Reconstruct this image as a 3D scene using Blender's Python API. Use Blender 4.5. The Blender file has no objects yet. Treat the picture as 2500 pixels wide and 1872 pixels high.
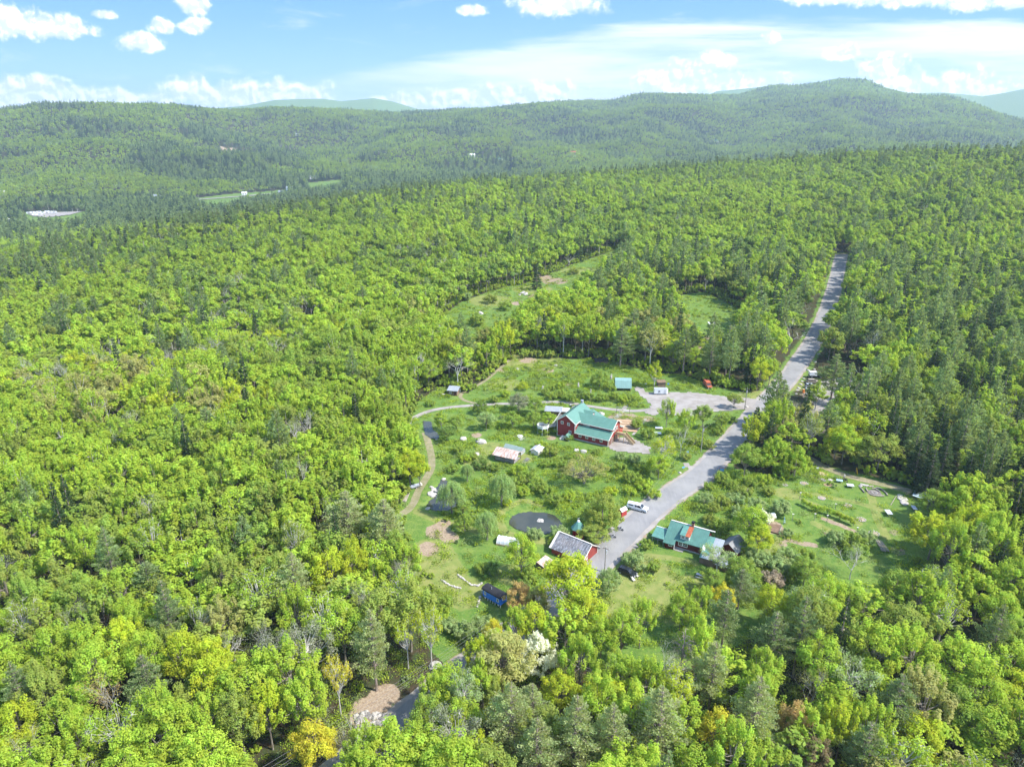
import bpy, math, random
import numpy as np
from mathutils import Vector, Matrix
S = bpy.context.scene
R = math.radians
# ------------------------------------------------------------------ camera, sun, sky, exposure
CAMZ, PITCH, FPX, CX, CY = 100.0, 20.73, 1720.0, 1250.0, 936.0
cam_d = bpy.data.cameras.new('camera'); cam = bpy.data.objects.new('camera', cam_d)
S.collection.objects.link(cam); S.camera = cam
cam.location = (0, 0, CAMZ); cam.rotation_euler = (R(90 - PITCH), 0, 0)
cam_d.sensor_width = 36.0; cam_d.lens = 36.0 * FPX / 2500.0
cam_d.clip_start = 1.0; cam_d.clip_end = 60000.0
SUN_AZ, SUN_EL = 108.0, 50.0          # azimuth clockwise from +Y (view direction)
sd = Vector((math.sin(R(SUN_AZ)) * math.cos(R(SUN_EL)), math.cos(R(SUN_AZ)) * math.cos(R(SUN_EL)), math.sin(R(SUN_EL))))
sun_d = bpy.data.lights.new('sun', 'SUN'); sun = bpy.data.objects.new('sun', sun_d); S.collection.objects.link(sun)
sun_d.energy = 3.2; sun_d.angle = R(2.0); sun_d.color = (1.0, 0.955, 0.88)
sun.rotation_euler = sd.to_track_quat('Z', 'Y').to_euler(); sun.location = (300, -100, 600)
S.view_settings.view_transform = 'Standard'; S.view_settings.look = 'None'
S.view_settings.exposure = 1.4; S.view_settings.gamma = 1.0
S.render.engine = 'CYCLES'
c = S.cycles
c.max_bounces = 6; c.diffuse_bounces = 4; c.glossy_bounces = 2; c.transmission_bounces = 3; c.transparent_max_bounces = 6; c.volume_bounces = 0
c.use_adaptive_sampling = True; c.adaptive_threshold = 0.02
c.caustics_reflective = False; c.caustics_refractive = False
S.render.use_persistent_data = False

world = bpy.data.worlds.new("World"); S.world = world; world.use_nodes = True
NT = world.node_tree; NT.nodes.clear()
class NB:
    """tiny node helper"""
    def __init__(s, nt): s.nt = nt
    def n(s, t, **k):
        nd = s.nt.nodes.new(t)
        for a, b in k.items(): setattr(nd, a, b)
        return nd
    def put(s, inp, v):
        if isinstance(v, bpy.types.NodeSocket): s.nt.links.new(v, inp)
        elif v is not None: inp.default_value = v
    def m(s, op, a, b=None, c3=None, clamp=False):
        nd = s.n('ShaderNodeMath', operation=op, use_clamp=clamp)
        s.put(nd.inputs[0], a)
        if b is not None: s.put(nd.inputs[1], b)
        if c3 is not None: s.put(nd.inputs[2], c3)
        return nd.outputs[0]
    def v(s, op, a, b=None, c3=None):
        nd = s.n('ShaderNodeVectorMath', operation=op)
        s.put(nd.inputs[0], a)
        if b is not None: s.put(nd.inputs[1], b)
        if c3 is not None: s.put(nd.inputs[2], c3)
        return nd.outputs['Value'] if op in ('LENGTH', 'DOT_PRODUCT') else nd.outputs[0]
    def ss(s, x, a, b, lo=0.0, hi=1.0):
        nd = s.n('ShaderNodeMapRange', interpolation_type='SMOOTHSTEP')
        s.put(nd.inputs[0], x); s.put(nd.inputs[1], a); s.put(nd.inputs[2], b); s.put(nd.inputs[3], lo); s.put(nd.inputs[4], hi)
        return nd.outputs[0]
    def noise(s, vec, scale, detail=3.0, rough=0.55, dist=0.0, color=False):
        nd = s.n('ShaderNodeTexNoise'); s.put(nd.inputs['Vector'], vec)
        s.put(nd.inputs['Scale'], scale); s.put(nd.inputs['Detail'], detail); s.put(nd.inputs['Roughness'], rough); s.put(nd.inputs['Distortion'], dist)
        return nd.outputs['Color' if color else 'Fac']
    def mix(s, f, a, b, mode='MIX'):
        nd = s.n('ShaderNodeMix', data_type='RGBA', blend_type=mode)
        s.put(nd.inputs[0], f); s.put(nd.inputs[6], a if not isinstance(a, tuple) else (*a, 1)[:4]); s.put(nd.inputs[7], b if not isinstance(b, tuple) else (*b, 1)[:4])
        return nd.outputs[2]
def pix_dir(px, py):
    p = R(PITCH); x = px - CX; y = CY - py
    return np.array([x, FPX * math.cos(p) + y * math.sin(p), -FPX * math.sin(p) + y * math.cos(p)])
def uv_of(px, py):
    d = pix_dir(px, py); return d[0] / d[1], d[2] / d[1]
w = NB(NT)
sky = w.n('ShaderNodeTexSky', sky_type='NISHITA')
sky.sun_disc = False; sky.sun_elevation = R(SUN_EL); sky.sun_rotation = R(SUN_AZ); sky.altitude = 300; sky.air_density = 1.0; sky.dust_density = 0.6; sky.ozone_density = 2.2
tc = w.n('ShaderNodeTexCoord')
sep = w.n('ShaderNodeSeparateXYZ'); NT.links.new(tc.outputs['Generated'], sep.inputs[0])
yy = w.m('MAXIMUM', sep.outputs[1], 0.05)
U = w.m('DIVIDE', sep.outputs[0], yy); V = w.m('DIVIDE', sep.outputs[2], yy)
cb = w.n('ShaderNodeCombineXYZ'); w.put(cb.inputs[0], U); w.put(cb.inputs[1], V)
P = cb.outputs[0]
nz = w.noise(P, 38.0, 8.0, 0.58, 0.2)
nz2 = w.noise(w.v('ADD', P, (0.004, 0.005, 0.0)), 38.0, 8.0, 0.58, 0.2)
# cumulus puffs: sky direction (given as photo pixels of the sky), half width, half height
puffs = [(60, 62, 150, 34), (15, 45, 90, 34), (150, 75, 90, 22), (470, 15, 42, 26), (475, 62, 40, 22), (395, 66, 34, 20), (345, 104, 60, 24),
         (255, 36, 34, 12), (1150, 26, 34, 14), (1360, 14, 105, 30), (2010, -6, 100, 22), (2200, -10, 150, 30), (2370, -2, 90, 26), (2480, 5, 60, 20),
         (40, 225, 130, 32), (120, 235, 120, 26), (250, 245, 130, 24), (340, 248, 90, 20), (465, 220, 52, 28), (560, 236, 110, 28), (670, 236, 120, 30),
         (720, 238, 80, 22), (985, 246, 60, 14), (1120, 240, 110, 18), (1250, 235, 120, 22), (1350, 220, 60, 18), (1650, 200, 95, 34), (1690, 175, 46, 22), (1750, 144, 34, 16),
         (1800, 208, 90, 24), (2060, 128, 34, 16), (2160, 162, 52, 26), (2200, 205, 70, 24), (2360, 212, 62, 34), (2300, 222, 90, 22), (2430, 222, 80, 24),
         (1885, 92, 26, 14), (1910, 190, 34, 10), (2475, 225, 60, 30)]
acc = None
for (px, py, rx, ry) in puffs:
    if py > 120: rx *= 1.25; ry *= 1.3
    u0, v0 = uv_of(px, py); u1, _ = uv_of(px + rx, py); _, v1 = uv_of(px, py - ry)
    sx, sy = 1.0 / (u1 - u0), 1.0 / (v1 - v0)
    L = w.v('LENGTH', w.v('MULTIPLY_ADD', P, (sx, sy, 0.0), (-u0 * sx, -v0 * sy, 0.0)))
    acc = L if acc is None else w.m('MINIMUM', acc, L)
edge = w.m('ADD', acc, w.m('MULTIPLY', w.m('SUBTRACT', nz, 0.5), 2.2))
cum = w.ss(edge, 1.25, 0.55)
shade = w.ss(w.m('SUBTRACT', nz, nz2), -0.09, 0.07)
cumcol = w.mix(shade, (0.64, 0.64, 0.645), (0.36, 0.41, 0.49))
# high thin cloud sheet on the right half
strk = w.noise(w.v('MULTIPLY', P, (2.2, 26.0, 1.0)), 1.0, 5.0, 0.62, 0.35)
strk2 = w.noise(w.v('MULTIPLY', P, (6.0, 40.0, 1.0)), 1.3, 4.0, 0.6, 0.2)
uL, vL = uv_of(700, 200); uR, vR = uv_of(1560, 52)
slope = (vR - vL) / (uR - uL)
topline = w.m('MINIMUM', w.m('ADD', w.m('MULTIPLY', w.m('SUBTRACT', U, uL), slope), vL), uv_of(1600, 48)[1])
sh = w.m('SUBTRACT', w.m('ADD', topline, w.m('MULTIPLY', w.m('SUBTRACT', strk2, 0.5), 0.03)), V)
sheet = w.m('MULTIPLY', w.ss(sh, -0.004, 0.014), w.ss(strk, 0.34, 0.60, 0.30, 1.0))
sheet = w.m('MULTIPLY', sheet, w.ss(U, -0.32, 0.0, 0.35, 1.0))
wisp = w.m('MULTIPLY', w.ss(w.noise(w.v('MULTIPLY', P, (3.0, 14.0, 1.0)), 2.1, 5.0, 0.65, 0.5), 0.56, 0.74), 0.3)
lowhaze = w.ss(V, 0.13, 0.0, 0.0, 0.55)
up = w.ss(V, 0.0, 0.16)
base = sky.outputs[0]
base_s = w.v('SCALE', base); NT.nodes[-1].inputs[3].default_value = 0.15
grad = w.mix(w.ss(V, 0.0, 0.15), (0.125, 0.265, 0.45), (0.064, 0.18, 0.42))
blue = w.mix(w.ss(V, 0.45, 0.2, 0.0, 0.9), base_s, grad)
c1 = w.mix(w.m('MAXIMUM', sheet, wisp), blue, (0.45, 0.48, 0.51))
c2 = w.mix(cum, c1, cumcol)
front = w.ss(sep.outputs[1], 0.05, 0.3)
outc = w.mix(front, base_s, c2)
bg = w.n('ShaderNodeBackground'); w.put(bg.inputs[0], outc); bg.inputs[1].default_value = 1.0
wo = w.n('ShaderNodeOutputWorld'); NT.links.new(bg.outputs[0], wo.inputs[0])
world.cycles.sampling_method = 'MANUAL'; world.cycles.sample_map_resolution = 256

# ------------------------------------------------------------------ terrain
_tab = {}
def vnoise(x, y, seed=0):
    if seed not in _tab: _tab[seed] = np.random.RandomState(seed + 11).rand(257, 257)
    T = _tab[seed]
    xi = np.floor(x); yi = np.floor(y); fx = x - xi; fy = y - yi
    fx = fx * fx * (3 - 2 * fx); fy = fy * fy * (3 - 2 * fy)
    a = xi.astype(np.int64) % 256; b = yi.astype(np.int64) % 256
    return (T[a, b] * (1 - fx) + T[a + 1, b] * fx) * (1 - fy) + (T[a, b + 1] * (1 - fx) + T[a + 1, b + 1] * fx) * fy
def fbm(x, y, sc, oc=4, seed=0):
    s = 0; a = 1.0; t = 0
    for i in range(oc):
        s = s + a * vnoise(x / sc + 31.7 * i, y / sc + 17.3 * i, seed + i); t += a; a *= 0.5; sc *= 0.5
    return s / t
def sstep(e0, e1, x):
    t = np.clip((x - e0) / (e1 - e0), 0, 1); return t * t * (3 - 2 * t)
HOR = 285.0
def _elev(y): return (HOR - y) / 1839.0
AZX = lambda px: (px - 1250.0) / 1839.0            # tan(azimuth) at the horizon row
# first skyline (photo px of the hill crests) -> real heights at their own distances
sk = [(-900, 275, 3000), (-300, 272, 3000), (0, 264, 3000), (60, 260, 3000), (102, 253, 3000), (226, 252, 3000), (418, 253, 3100), (469, 259, 3200), (565, 265, 3300), (678, 258, 3400), (847, 263, 3500),
      (960, 272, 3700), (1073, 269, 3900), (1150, 266, 4000), (1250, 257, 4100), (1380, 245, 4200), (1500, 246, 4200), (1561, 231, 4200), (1600, 229, 4200), (1730, 232, 4300), (1800, 234, 4500), (1871, 216, 4600),
      (1945, 217, 4600), (2040, 203, 4600), (2100, 206, 4600), (2154, 225, 4500), (2210, 236, 4400), (2295, 241, 4300), (2380, 260, 4200), (2450, 281, 4000), (2520, 296, 3800), (2700, 300, 3600), (3400, 300, 3600)]
SKX = np.array([AZX(a) for a, b, c_ in sk]); SKE = np.array([_elev(b) for a, b, c_ in sk]); SKR = np.array([c_ for a, b, c_ in sk], float)
fk = [(-900, 282), (400, 280), (520, 268), (600, 262), (678, 249), (735, 247), (791, 246), (836, 251), (915, 244), (960, 251), (1020, 268), (1150, 272), (1300, 270), (1700, 245), (1745, 230), (1850, 222), (1950, 225), (2100, 240), (2290, 238), (2390, 246), (2440, 240), (2500, 231), (2600, 225), (3400, 240)]
FKX = np.array([AZX(a) for a, b in fk]); FKE = np.array([_elev(b) for a, b in fk])
cr = [(-900, 380, 760), (-300, 480, 740), (0, 560, 720), (300, 650, 640), (600, 720, 560), (850, 800, 500), (1130, 900, 450), (1700, 1100, 420), (2100, 1100, 420), (2500, 1050, 420), (3400, 1000, 420)]
CRX = np.array([AZX(a) for a, b, c_ in cr]); CRR = np.array([b for a, b, c_ in cr], float); CRW = np.array([c_ for a, b, c_ in cr], float)
ZV = -65.0
def H(x, y):
    x = np.asarray(x, float); y = np.asarray(y, float)
    r = np.hypot(x, y); ys = np.maximum(y, 0.12 * r + 1.0); t = np.clip(x / ys, -1.7, 1.7)
    zp = 0.012 * np.maximum(y - 320, 0) - 0.10 * np.maximum(165 - y, 0) * (y > -400) + 0.038 * np.maximum(x - 60, 0) * sstep(150, 700, y) + 0.065 * np.maximum(x - 270, 0) * sstep(300, 800, y) * (x < 2500) - 0.055 * np.maximum(-x - 60, 0)
    zp = np.maximum(zp, -60)
    zp = zp + (fbm(x, y, 60, 3, 3) - 0.5) * 5.0 * sstep(260, 420, r) + (fbm(x, y, 14, 2, 9) - 0.5) * 0.5
    rc = np.interp(t, CRX, CRR); wv = np.interp(t, CRX, CRW)
    s = sstep(0, 1, (r - rc) / wv)
    z = zp * (1 - s) + ZV * s + (fbm(x, y, 300, 3, 21) - 0.5) * 14 * s
    # valley floor to the facing hills
    rr = np.interp(t, SKX, SKR); zr = CAMZ + np.interp(t, SKX, SKE) * rr
    foot = np.interp(t, [-1.7, -0.7, -0.3, 0.2, 1.7], [1500, 1600, 1800, 1800, 1800])
    g = np.clip((r - foot) / (rr - foot), 0, 1)
    und = (fbm(x, y, 700, 4, 40) - 0.5) * 230 + (fbm(x, y, 200, 3, 44) - 0.5) * 50
    z = z + (zr - 24 - ZV) * (g ** 1.25) + und * np.sin(math.pi * np.clip(g, 0, 1)) ** 0.8 * sstep(0, .25, g)
    back = sstep(0, 1, (r - rr) / 1300.0)
    z = z * (1 - back) + (-40) * back
    # second, far range
    zf = CAMZ + np.interp(t, FKX, FKE) * 7600.0
    g2 = np.exp(-((r - 7600.0) / 900.0) ** 2)
    z = z + (zf + 40) * g2
    return z
def inpoly(x, y, poly):
    x = np.asarray(x); y = np.asarray(y); n = len(poly); r = np.zeros(x.shape, bool); j = n - 1
    for i in range(n):
        xi, yi = poly[i][:2]; xj, yj = poly[j][:2]
        cnd = ((yi > y) != (yj > y)) & (x < (xj - xi) * (y - yi) / (yj - yi + 1e-12) + xi)
        r ^= cnd; j = i
    return r
def segdist(x, y, pts):
    d = np.full(np.shape(x), 1e9)
    for (a, b) in zip(pts[:-1], pts[1:]):
        ax, ay = a[:2]; bx, by = b[:2]; vx, vy = bx - ax, by - ay
        t = np.clip(((x - ax) * vx + (y - ay) * vy) / (vx * vx + vy * vy + 1e-9), 0, 1)
        d = np.minimum(d, np.hypot(x - ax - t * vx, y - ay - t * vy))
    return d
def G(px, py, h=0.0):
    """ground point seen at photo pixel (px,py); h = height above the ground of the thing aimed at"""
    d = pix_dir(px, py); d = d / np.linalg.norm(d)
    ts = np.geomspace(40, 14000, 900)
    z = CAMZ + ts * d[2] - (H(ts * d[0], ts * d[1]) + h)
    k = np.argmax(z < 0)
    a, b = ts[max(k - 1, 0)], ts[k]
    for _ in range(25):
        mth = 0.5 * (a + b)
        if CAMZ + mth * d[2] - (float(H(mth * d[0], mth * d[1])) + h) < 0: b = mth
        else: a = mth
    x, y = b * d[0], b * d[1]
    return (x, y, float(H(x, y)))
PONDS_PX = [[(1243, 1265), (1250, 1252), (1265, 1246), (1290, 1243), (1330, 1244), (1355, 1250), (1369, 1266), (1373, 1283), (1362, 1296), (1335, 1306), (1310, 1305), (1285, 1302), (1255, 1290), (1243, 1279)],
    [(1076, 1170), (1092, 1170), (1094, 1190), (1112, 1202), (1124, 1216), (1118, 1238), (1096, 1246), (1055, 1246), (1038, 1236), (1046, 1222), (1060, 1213), (1054, 1198), (1066, 1186)],
    [(1030, 1026), (1054, 1028), (1058, 1048), (1076, 1061), (1072, 1071), (1050, 1071), (1036, 1060)]]
_H0 = H
PW = []
for _p in PONDS_PX: _q = [G(*k) for k in _p]; PW.append((_q, min(k[2] for k in _q) * .5 + sum(k[2] for k in _q) / len(_q) * .5))
PADS = [(G(1430, 1078), 15.0), (G(1665, 1335), 9.0), (G(1400, 1352), 8.0)]
def H(x, y):
    z = _H0(x, y); x = np.asarray(x, float); y = np.asarray(y, float)
    for (c_, r_) in PADS:
        d = np.hypot(x - c_[0], y - c_[1]); k = 1 - sstep(r_ * .7, r_ * 1.2, d); z = z * (1 - k) + c_[2] * k
    for poly, zw in PW:
        cx_ = sum(k[0] for k in poly) / len(poly); cy_ = sum(k[1] for k in poly) / len(poly)
        near = np.hypot(x - cx_, y - cy_) < 30
        if not np.any(near): continue
        ins = inpoly(x, y, poly); d = segdist(x, y, list(poly) + [poly[0]])
        k = np.where(ins, 1.0, 1 - sstep(0.3, 4.5, d)); tgt = np.where(ins, zw - .12 - .5 * sstep(0, 1.5, d), zw + .04 + .12 * np.minimum(d, 3))
        k = np.where(near, k, 0); z = z * (1 - k) + tgt * k
    return z
KD = 2500 / 2212.0
def D(x, y, h=0.0): return G(x * KD, y * KD, h)
def proj(x, y, z):
    p = R(PITCH); dz = z - CAMZ
    dep = y * math.cos(p) - dz * math.sin(p); upc = y * math.sin(p) + dz * math.cos(p)
    dep = np.maximum(dep, 1e-3)
    return CX + FPX * x / dep, CY - FPX * upc / dep, dep
def DP(pts): return [D(a, b) for a, b in pts]
def GP(pts): return [G(a, b) for a, b in pts]
# clearings (ground outlines)
farm = DP([(895, 872), (950, 835), (1010, 850), (1085, 795), (1105, 775), (1300, 775), (1400, 800), (1480, 812), (1560, 838), (1640, 852), (1662, 872), (1600, 935), (1500, 1015), (1400, 1100), (1300, 1205), (1275, 1290),
           (1205, 1350), (1110, 1455), (985, 1455), (925, 1400), (885, 1310), (880, 1200), (872, 1130), (850, 1105), (885, 1060), (905, 985), (880, 930)])
meadow = DP([(1660, 890), (1660, 905), (1560, 1005), (1640, 1022), (1700, 1030), (1752, 998), (1850, 1022), (1990, 1055), (2040, 1090), (2030, 1190), (1985, 1260), (1925, 1310), (1800, 1330), (1700, 1330), (1620, 1380), (1500, 1440),
             (1400, 1455), (1290, 1430), (1235, 1400), (1250, 1300), (1320, 1220), (1400, 1130), (1500, 1030), (1590, 940)])
upper = DP([(930, 700), (1000, 650), (1100, 618), (1180, 596), (1250, 566), (1340, 536), (1365, 550), (1310, 600), (1265, 648), (1200, 682), (1130, 715), (1080, 762), (1010, 772), (955, 742)])
glade = DP([(1445, 640), (1520, 630), (1595, 664), (1598, 730), (1560, 790), (1490, 780), (1460, 715)])
lot = DP([(1738, 850), (1760, 800), (1850, 790), (1875, 845), (1830, 890), (1760, 935), (1715, 935), (1690, 885)])
corner = DP([(775, 1500), (830, 1475), (890, 1505), (895, 1570), (800, 1660), (745, 1640), (750, 1560)])
RVF = GP([(60, 519), (100, 517), (210, 517), (216, 532), (206, 560), (115, 566), (55, 554)])
VF1 = GP([(480, 484), (560, 474), (700, 462), (706, 477), (605, 492), (562, 511), (505, 513), (482, 500)])
VF2 = GP([(745, 448), (835, 438), (836, 456), (800, 466), (755, 466)])
HF1 = GP([(583, 418), (600, 413), (690, 412), (745, 430), (735, 440), (640, 442), (580, 436)])
HF2 = GP([(535, 358), (582, 359), (584, 376), (536, 377)])
VR = GP([(470, 489), (520, 486), (600, 480), (680, 473), (760, 468)])
road = DP([(640, 1760), (760, 1655), (835, 1592), (905, 1535), (985, 1462), (1095, 1385), (1194, 1297), (1235, 1262), (1282, 1220), (1345, 1160), (1420, 1090), (1521, 1020), (1580, 955), (1635, 893), (1672, 850), (1712, 805), (1752, 745), (1782, 685), (1800, 630), (1807, 600), (1812, 575), (1818, 550)])
track = DP([(855, 1118), (890, 1105), (897, 1080), (903, 1055), (930, 1025), (935, 1000), (928, 965), (918, 935)])
lane = DP([(880, 915), (905, 893), (960, 880), (1040, 874), (1130, 872), (1210, 866), (1260, 876), (1340, 887), (1400, 888), (1425, 878)])
fork = DP([(1040, 874), (1010, 868), (985, 860), (1000, 845), (1040, 830), (1075, 800), (1100, 778)])
trail = DP([(1740, 985), (1765, 1000), (1800, 1020), (1850, 1035), (1910, 1045), (1970, 1062)])
def cleared(x, y, mg=0.0):
    m = inpoly(x, y, farm) | inpoly(x, y, meadow) | inpoly(x, y, upper) | inpoly(x, y, glade) | inpoly(x, y, lot) | inpoly(x, y, corner)
    for p_ in (RVF, VF1, VF2, HF2): m |= inpoly(x, y, p_)
    return m | ((segdist(x, y, road) < 5.5 + mg) & (y < 500)) | (segdist(x, y, VR) < 14)

def grid_faces(nr, na):
    i = np.arange(nr - 1)[:, None]; j = np.arange(na - 1)[None, :]
    a = i * na + j
    return np.stack([a, a + 1, a + na + 1, a + na], -1).reshape(-1, 4)
def mesh_np(name, verts, quads=None, tris=None, mats=(), matidx=None, smooth=False):
    me = bpy.data.meshes.new(name)
    verts = np.asarray(verts, np.float32)
    me.vertices.add(len(verts)); me.vertices.foreach_set('co', verts.ravel())
    fl = []
    nq = 0 if quads is None else len(quads); nt_ = 0 if tris is None else len(tris)
    li = np.concatenate([np.asarray(quads, np.int32).ravel() if nq else np.zeros(0, np.int32), np.asarray(tris, np.int32).ravel() if nt_ else np.zeros(0, np.int32)])
    tot = np.concatenate([np.full(nq, 4, np.int32), np.full(nt_, 3, np.int32)])
    st = np.concatenate([[0], np.cumsum(tot)[:-1]]).astype(np.int32)
    me.loops.add(len(li)); me.loops.foreach_set('vertex_index', li)
    me.polygons.add(len(tot)); me.polygons.foreach_set('loop_start', st); me.polygons.foreach_set('loop_total', tot)
    for m_ in mats: me.materials.append(m_)
    if matidx is not None: me.polygons.foreach_set('material_index', np.asarray(matidx, np.int32))
    me.update(calc_edges=True)
    me.polygons.foreach_set('use_smooth', np.full(len(tot), smooth, bool))
    return me
def link(name, me, parent=None, loc=(0, 0, 0), rz=0.0):
    o = bpy.data.objects.new(name, me); S.collection.objects.link(o); o.location = loc; o.rotation_euler = (0, 0, rz)
    if parent: o.parent = parent
    return o
def tag(o, label=None, cat=None, group=None, kind=None):
    if label: o['label'] = label
    if cat: o['category'] = cat
    if group: o['group'] = group
    if kind: o['kind'] = kind
    return o

# ------------------------------------------------------------------ materials
def newmat(name):
    m_ = bpy.data.materials.new(name); m_.use_nodes = True; nt = m_.node_tree; nt.nodes.clear()
    return m_, NB(nt)
def finish(nb, shader):
    o = nb.n('ShaderNodeOutputMaterial'); nb.nt.links.new(shader, o.inputs[0])
def pbsdf(nb, col, rough=0.7, metal=0.0, bump=None, bstr=0.3, bdist=0.02, spec=0.3):
    b = nb.n('ShaderNodeBsdfPrincipled'); nb.put(b.inputs['Base Color'], (*col, 1)[:4] if isinstance(col, tuple) else col)
    nb.put(b.inputs['Roughness'], rough); b.inputs['Metallic'].default_value = metal; b.inputs['Specular IOR Level'].default_value = spec
    if bump is not None:
        bp = nb.n('ShaderNodeBump'); bp.inputs['Strength'].default_value = bstr; bp.inputs['Distance'].default_value = bdist
        nb.put(bp.inputs['Height'], bump); nb.nt.links.new(bp.outputs[0], b.inputs['Normal'])
    return b.outputs[0]
def simple(name, col, rough=0.7, var=0.25, sc=1.5, metal=0.0, spec=0.3):
    m_, nb = newmat(name); tcn = nb.n('ShaderNodeTexCoord').outputs['Object']
    n1 = nb.noise(tcn, sc, 4.0, 0.6)
    cc = nb.mix(nb.ss(n1, 0.3, 0.7), tuple(k * (1 - var) for k in col), tuple(min(k * (1 + var), 1) for k in col))
    finish(nb, pbsdf(nb, cc, rough, metal, n1, 0.2, 0.02, spec)); return m_
def ribbed(name, col, axis=0, pitch=0.4, rough=0.45, var=0.12, stain=None, stain_amt=0.5, sharp=0.86, metal=0.0):
    """metal or boards: raised seams every `pitch` m along object axis"""
    m_, nb = newmat(name); tcn = nb.n('ShaderNodeTexCoord').outputs['Object']
    sp = nb.n('ShaderNodeSeparateXYZ'); nb.nt.links.new(tcn, sp.inputs[0])
    fr = nb.m('FRACT', nb.m('DIVIDE', sp.outputs[axis], pitch))
    tri = nb.m('ABSOLUTE', nb.m('SUBTRACT', nb.m('MULTIPLY', fr, 2.0), 1.0))
    seam = nb.ss(tri, sharp, 0.99)
    n1 = nb.noise(tcn, 0.8, 5.0, 0.65)
    cc = nb.mix(nb.ss(n1, 0.3, 0.7), tuple(k * (1 - var) for k in col), tuple(min(k * (1 + var), 1) for k in col))
    cc = nb.mix(nb.m('MULTIPLY', seam, 0.55), cc, tuple(k * 0.45 for k in col))
    if stain:
        n2 = nb.noise(nb.v('MULTIPLY', tcn, (1.6, 0.5, 0.6)), 1.1, 5.0, 0.7)
        cc = nb.mix(nb.ss(n2, 0.60 - stain_amt * .25, 0.72 - stain_amt * .22), cc, stain)
    finish(nb, pbsdf(nb, cc, rough, metal, seam, 0.5, 0.03, 0.4)); return m_
# foliage: one material, each tree carries its own leaf colour in the property / instance attribute "tint"
mleaf, nb = newmat('leaf')
at = nb.n('ShaderNodeAttribute', attribute_type='INSTANCER', attribute_name='tint')
fv = nb.n('ShaderNodeAttribute', attribute_type='GEOMETRY', attribute_name='vary')
tcn = nb.n('ShaderNodeTexCoord')
n1 = nb.noise(tcn.outputs['Object'], 0.45, 3.0, 0.6)
cc = nb.mix(1.0, at.outputs['Color'], fv.outputs['Color'], 'MULTIPLY')
hs = nb.n('ShaderNodeHueSaturation'); nb.put(hs.inputs['Color'], cc); nb.put(hs.inputs['Hue'], nb.ss(n1, 0.25, 0.75, 0.478, 0.522)); nb.put(hs.inputs['Value'], nb.ss(n1, 0.2, 0.8, 0.85, 1.15)); hs.inputs['Saturation'].default_value = 1.0
df = nb.n('ShaderNodeBsdfDiffuse'); nb.put(df.inputs[0], hs.outputs[0])
tr = nb.n('ShaderNodeBsdfTranslucent'); nb.put(tr.inputs[0], nb.mix(1.0, hs.outputs[0], (1.15, 1.1, 0.55), 'MULTIPLY'))
mx = nb.n('ShaderNodeMixShader'); mx.inputs[0].default_value = 0.5; nb.nt.links.new(df.outputs[0], mx.inputs[1]); nb.nt.links.new(tr.outputs[0], mx.inputs[2])
finish(nb, mx.outputs[0])
def barkmat(name, a, b_):
    m_, nb = newmat(name); tcn = nb.n('ShaderNodeTexCoord').outputs['Object']
    n1 = nb.noise(nb.v('MULTIPLY', tcn, (1, 1, .25)), 5.0, 4.0, 0.7)
    finish(nb, pbsdf(nb, nb.mix(nb.ss(n1, .35, .65), a, b_), 0.9, 0, n1, .4, .03, 0.1)); return m_
mbark = barkmat('bark', (0.16, 0.13, 0.10), (0.30, 0.27, 0.23)); mbirch = barkmat('pale_bark', (0.36, 0.34, 0.31), (0.62, 0.60, 0.56)); mpbark = barkmat('pine_bark', (0.17, 0.13, 0.105), (0.33, 0.28, 0.24))

# ground
mground, nb = newmat('ground')
geo = nb.n('ShaderNodeNewGeometry').outputs['Position']
cov = nb.n('ShaderNodeAttribute', attribute_type='GEOMETRY', attribute_name='cover')
sp = nb.n('ShaderNodeSeparateColor'); nb.nt.links.new(cov.outputs['Color'], sp.inputs[0])
na = nb.noise(geo, 0.06, 4.0, 0.6); nbb = nb.noise(geo, 0.45, 4.0, 0.65); ncc = nb.noise(geo, 2.6, 3.0, 0.7)
forest = nb.mix(nb.ss(nbb, .35, .65), (0.055, 0.040, 0.024), (0.045, 0.062, 0.022))
forest = nb.mix(nb.ss(ncc, .62, .72), forest, (0.14, 0.105, 0.07))
g1 = nb.mix(nb.ss(na, .35, .65), (0.095, 0.185, 0.028), (0.155, 0.22, 0.045))
g2 = nb.mix(nb.ss(nbb, .38, .66), g1, (0.07, 0.15, 0.026))
g3 = nb.mix(nb.ss(ncc, .40, .75, 0, .55), g2, (0.23, 0.25, 0.075))
dry = nb.mix(nb.ss(nbb, .35, .65), (0.25, 0.245, 0.085), (0.18, 0.215, 0.055))
soil = nb.mix(nb.ss(ncc, .3, .7), (0.22, 0.16, 0.11), (0.36, 0.285, 0.205))
e = nb.m('MULTIPLY', nb.m('SUBTRACT', nbb, 0.5), 1.3)
def msk(s_, lo=.35, hi=.65): return nb.ss(nb.m('ADD', s_, e), lo, hi)
colr = nb.mix(msk(sp.outputs[0]), forest, g3)
colr = nb.mix(nb.m('MULTIPLY', msk(sp.outputs[2]), 0.8), colr, dry)
colr = nb.mix(msk(sp.outputs[1]), colr, soil)
finish(nb, pbsdf(nb, colr, 0.95, 0, nbb, 0.5, 0.25, 0.1))
masph, nb = newmat('asphalt'); geo = nb.n('ShaderNodeNewGeometry').outputs['Position']
n1 = nb.noise(geo, 0.12, 4.0, 0.6); n2 = nb.noise(geo, 3.0, 3.0, 0.7); n3 = nb.noise(nb.v('MULTIPLY', geo, (1, .12, 1)), 1.3, 4.0, .6)
ac = nb.mix(nb.ss(n1, .3, .7), (0.20, 0.197, 0.197), (0.275, 0.268, 0.258)); ac = nb.mix(nb.ss(n3, .45, .75, 0, .5), ac, (0.29, 0.285, 0.275)); ac = nb.mix(nb.ss(n2, .5, .8, 0, .4), ac, (0.15, .15, .155))
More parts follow.
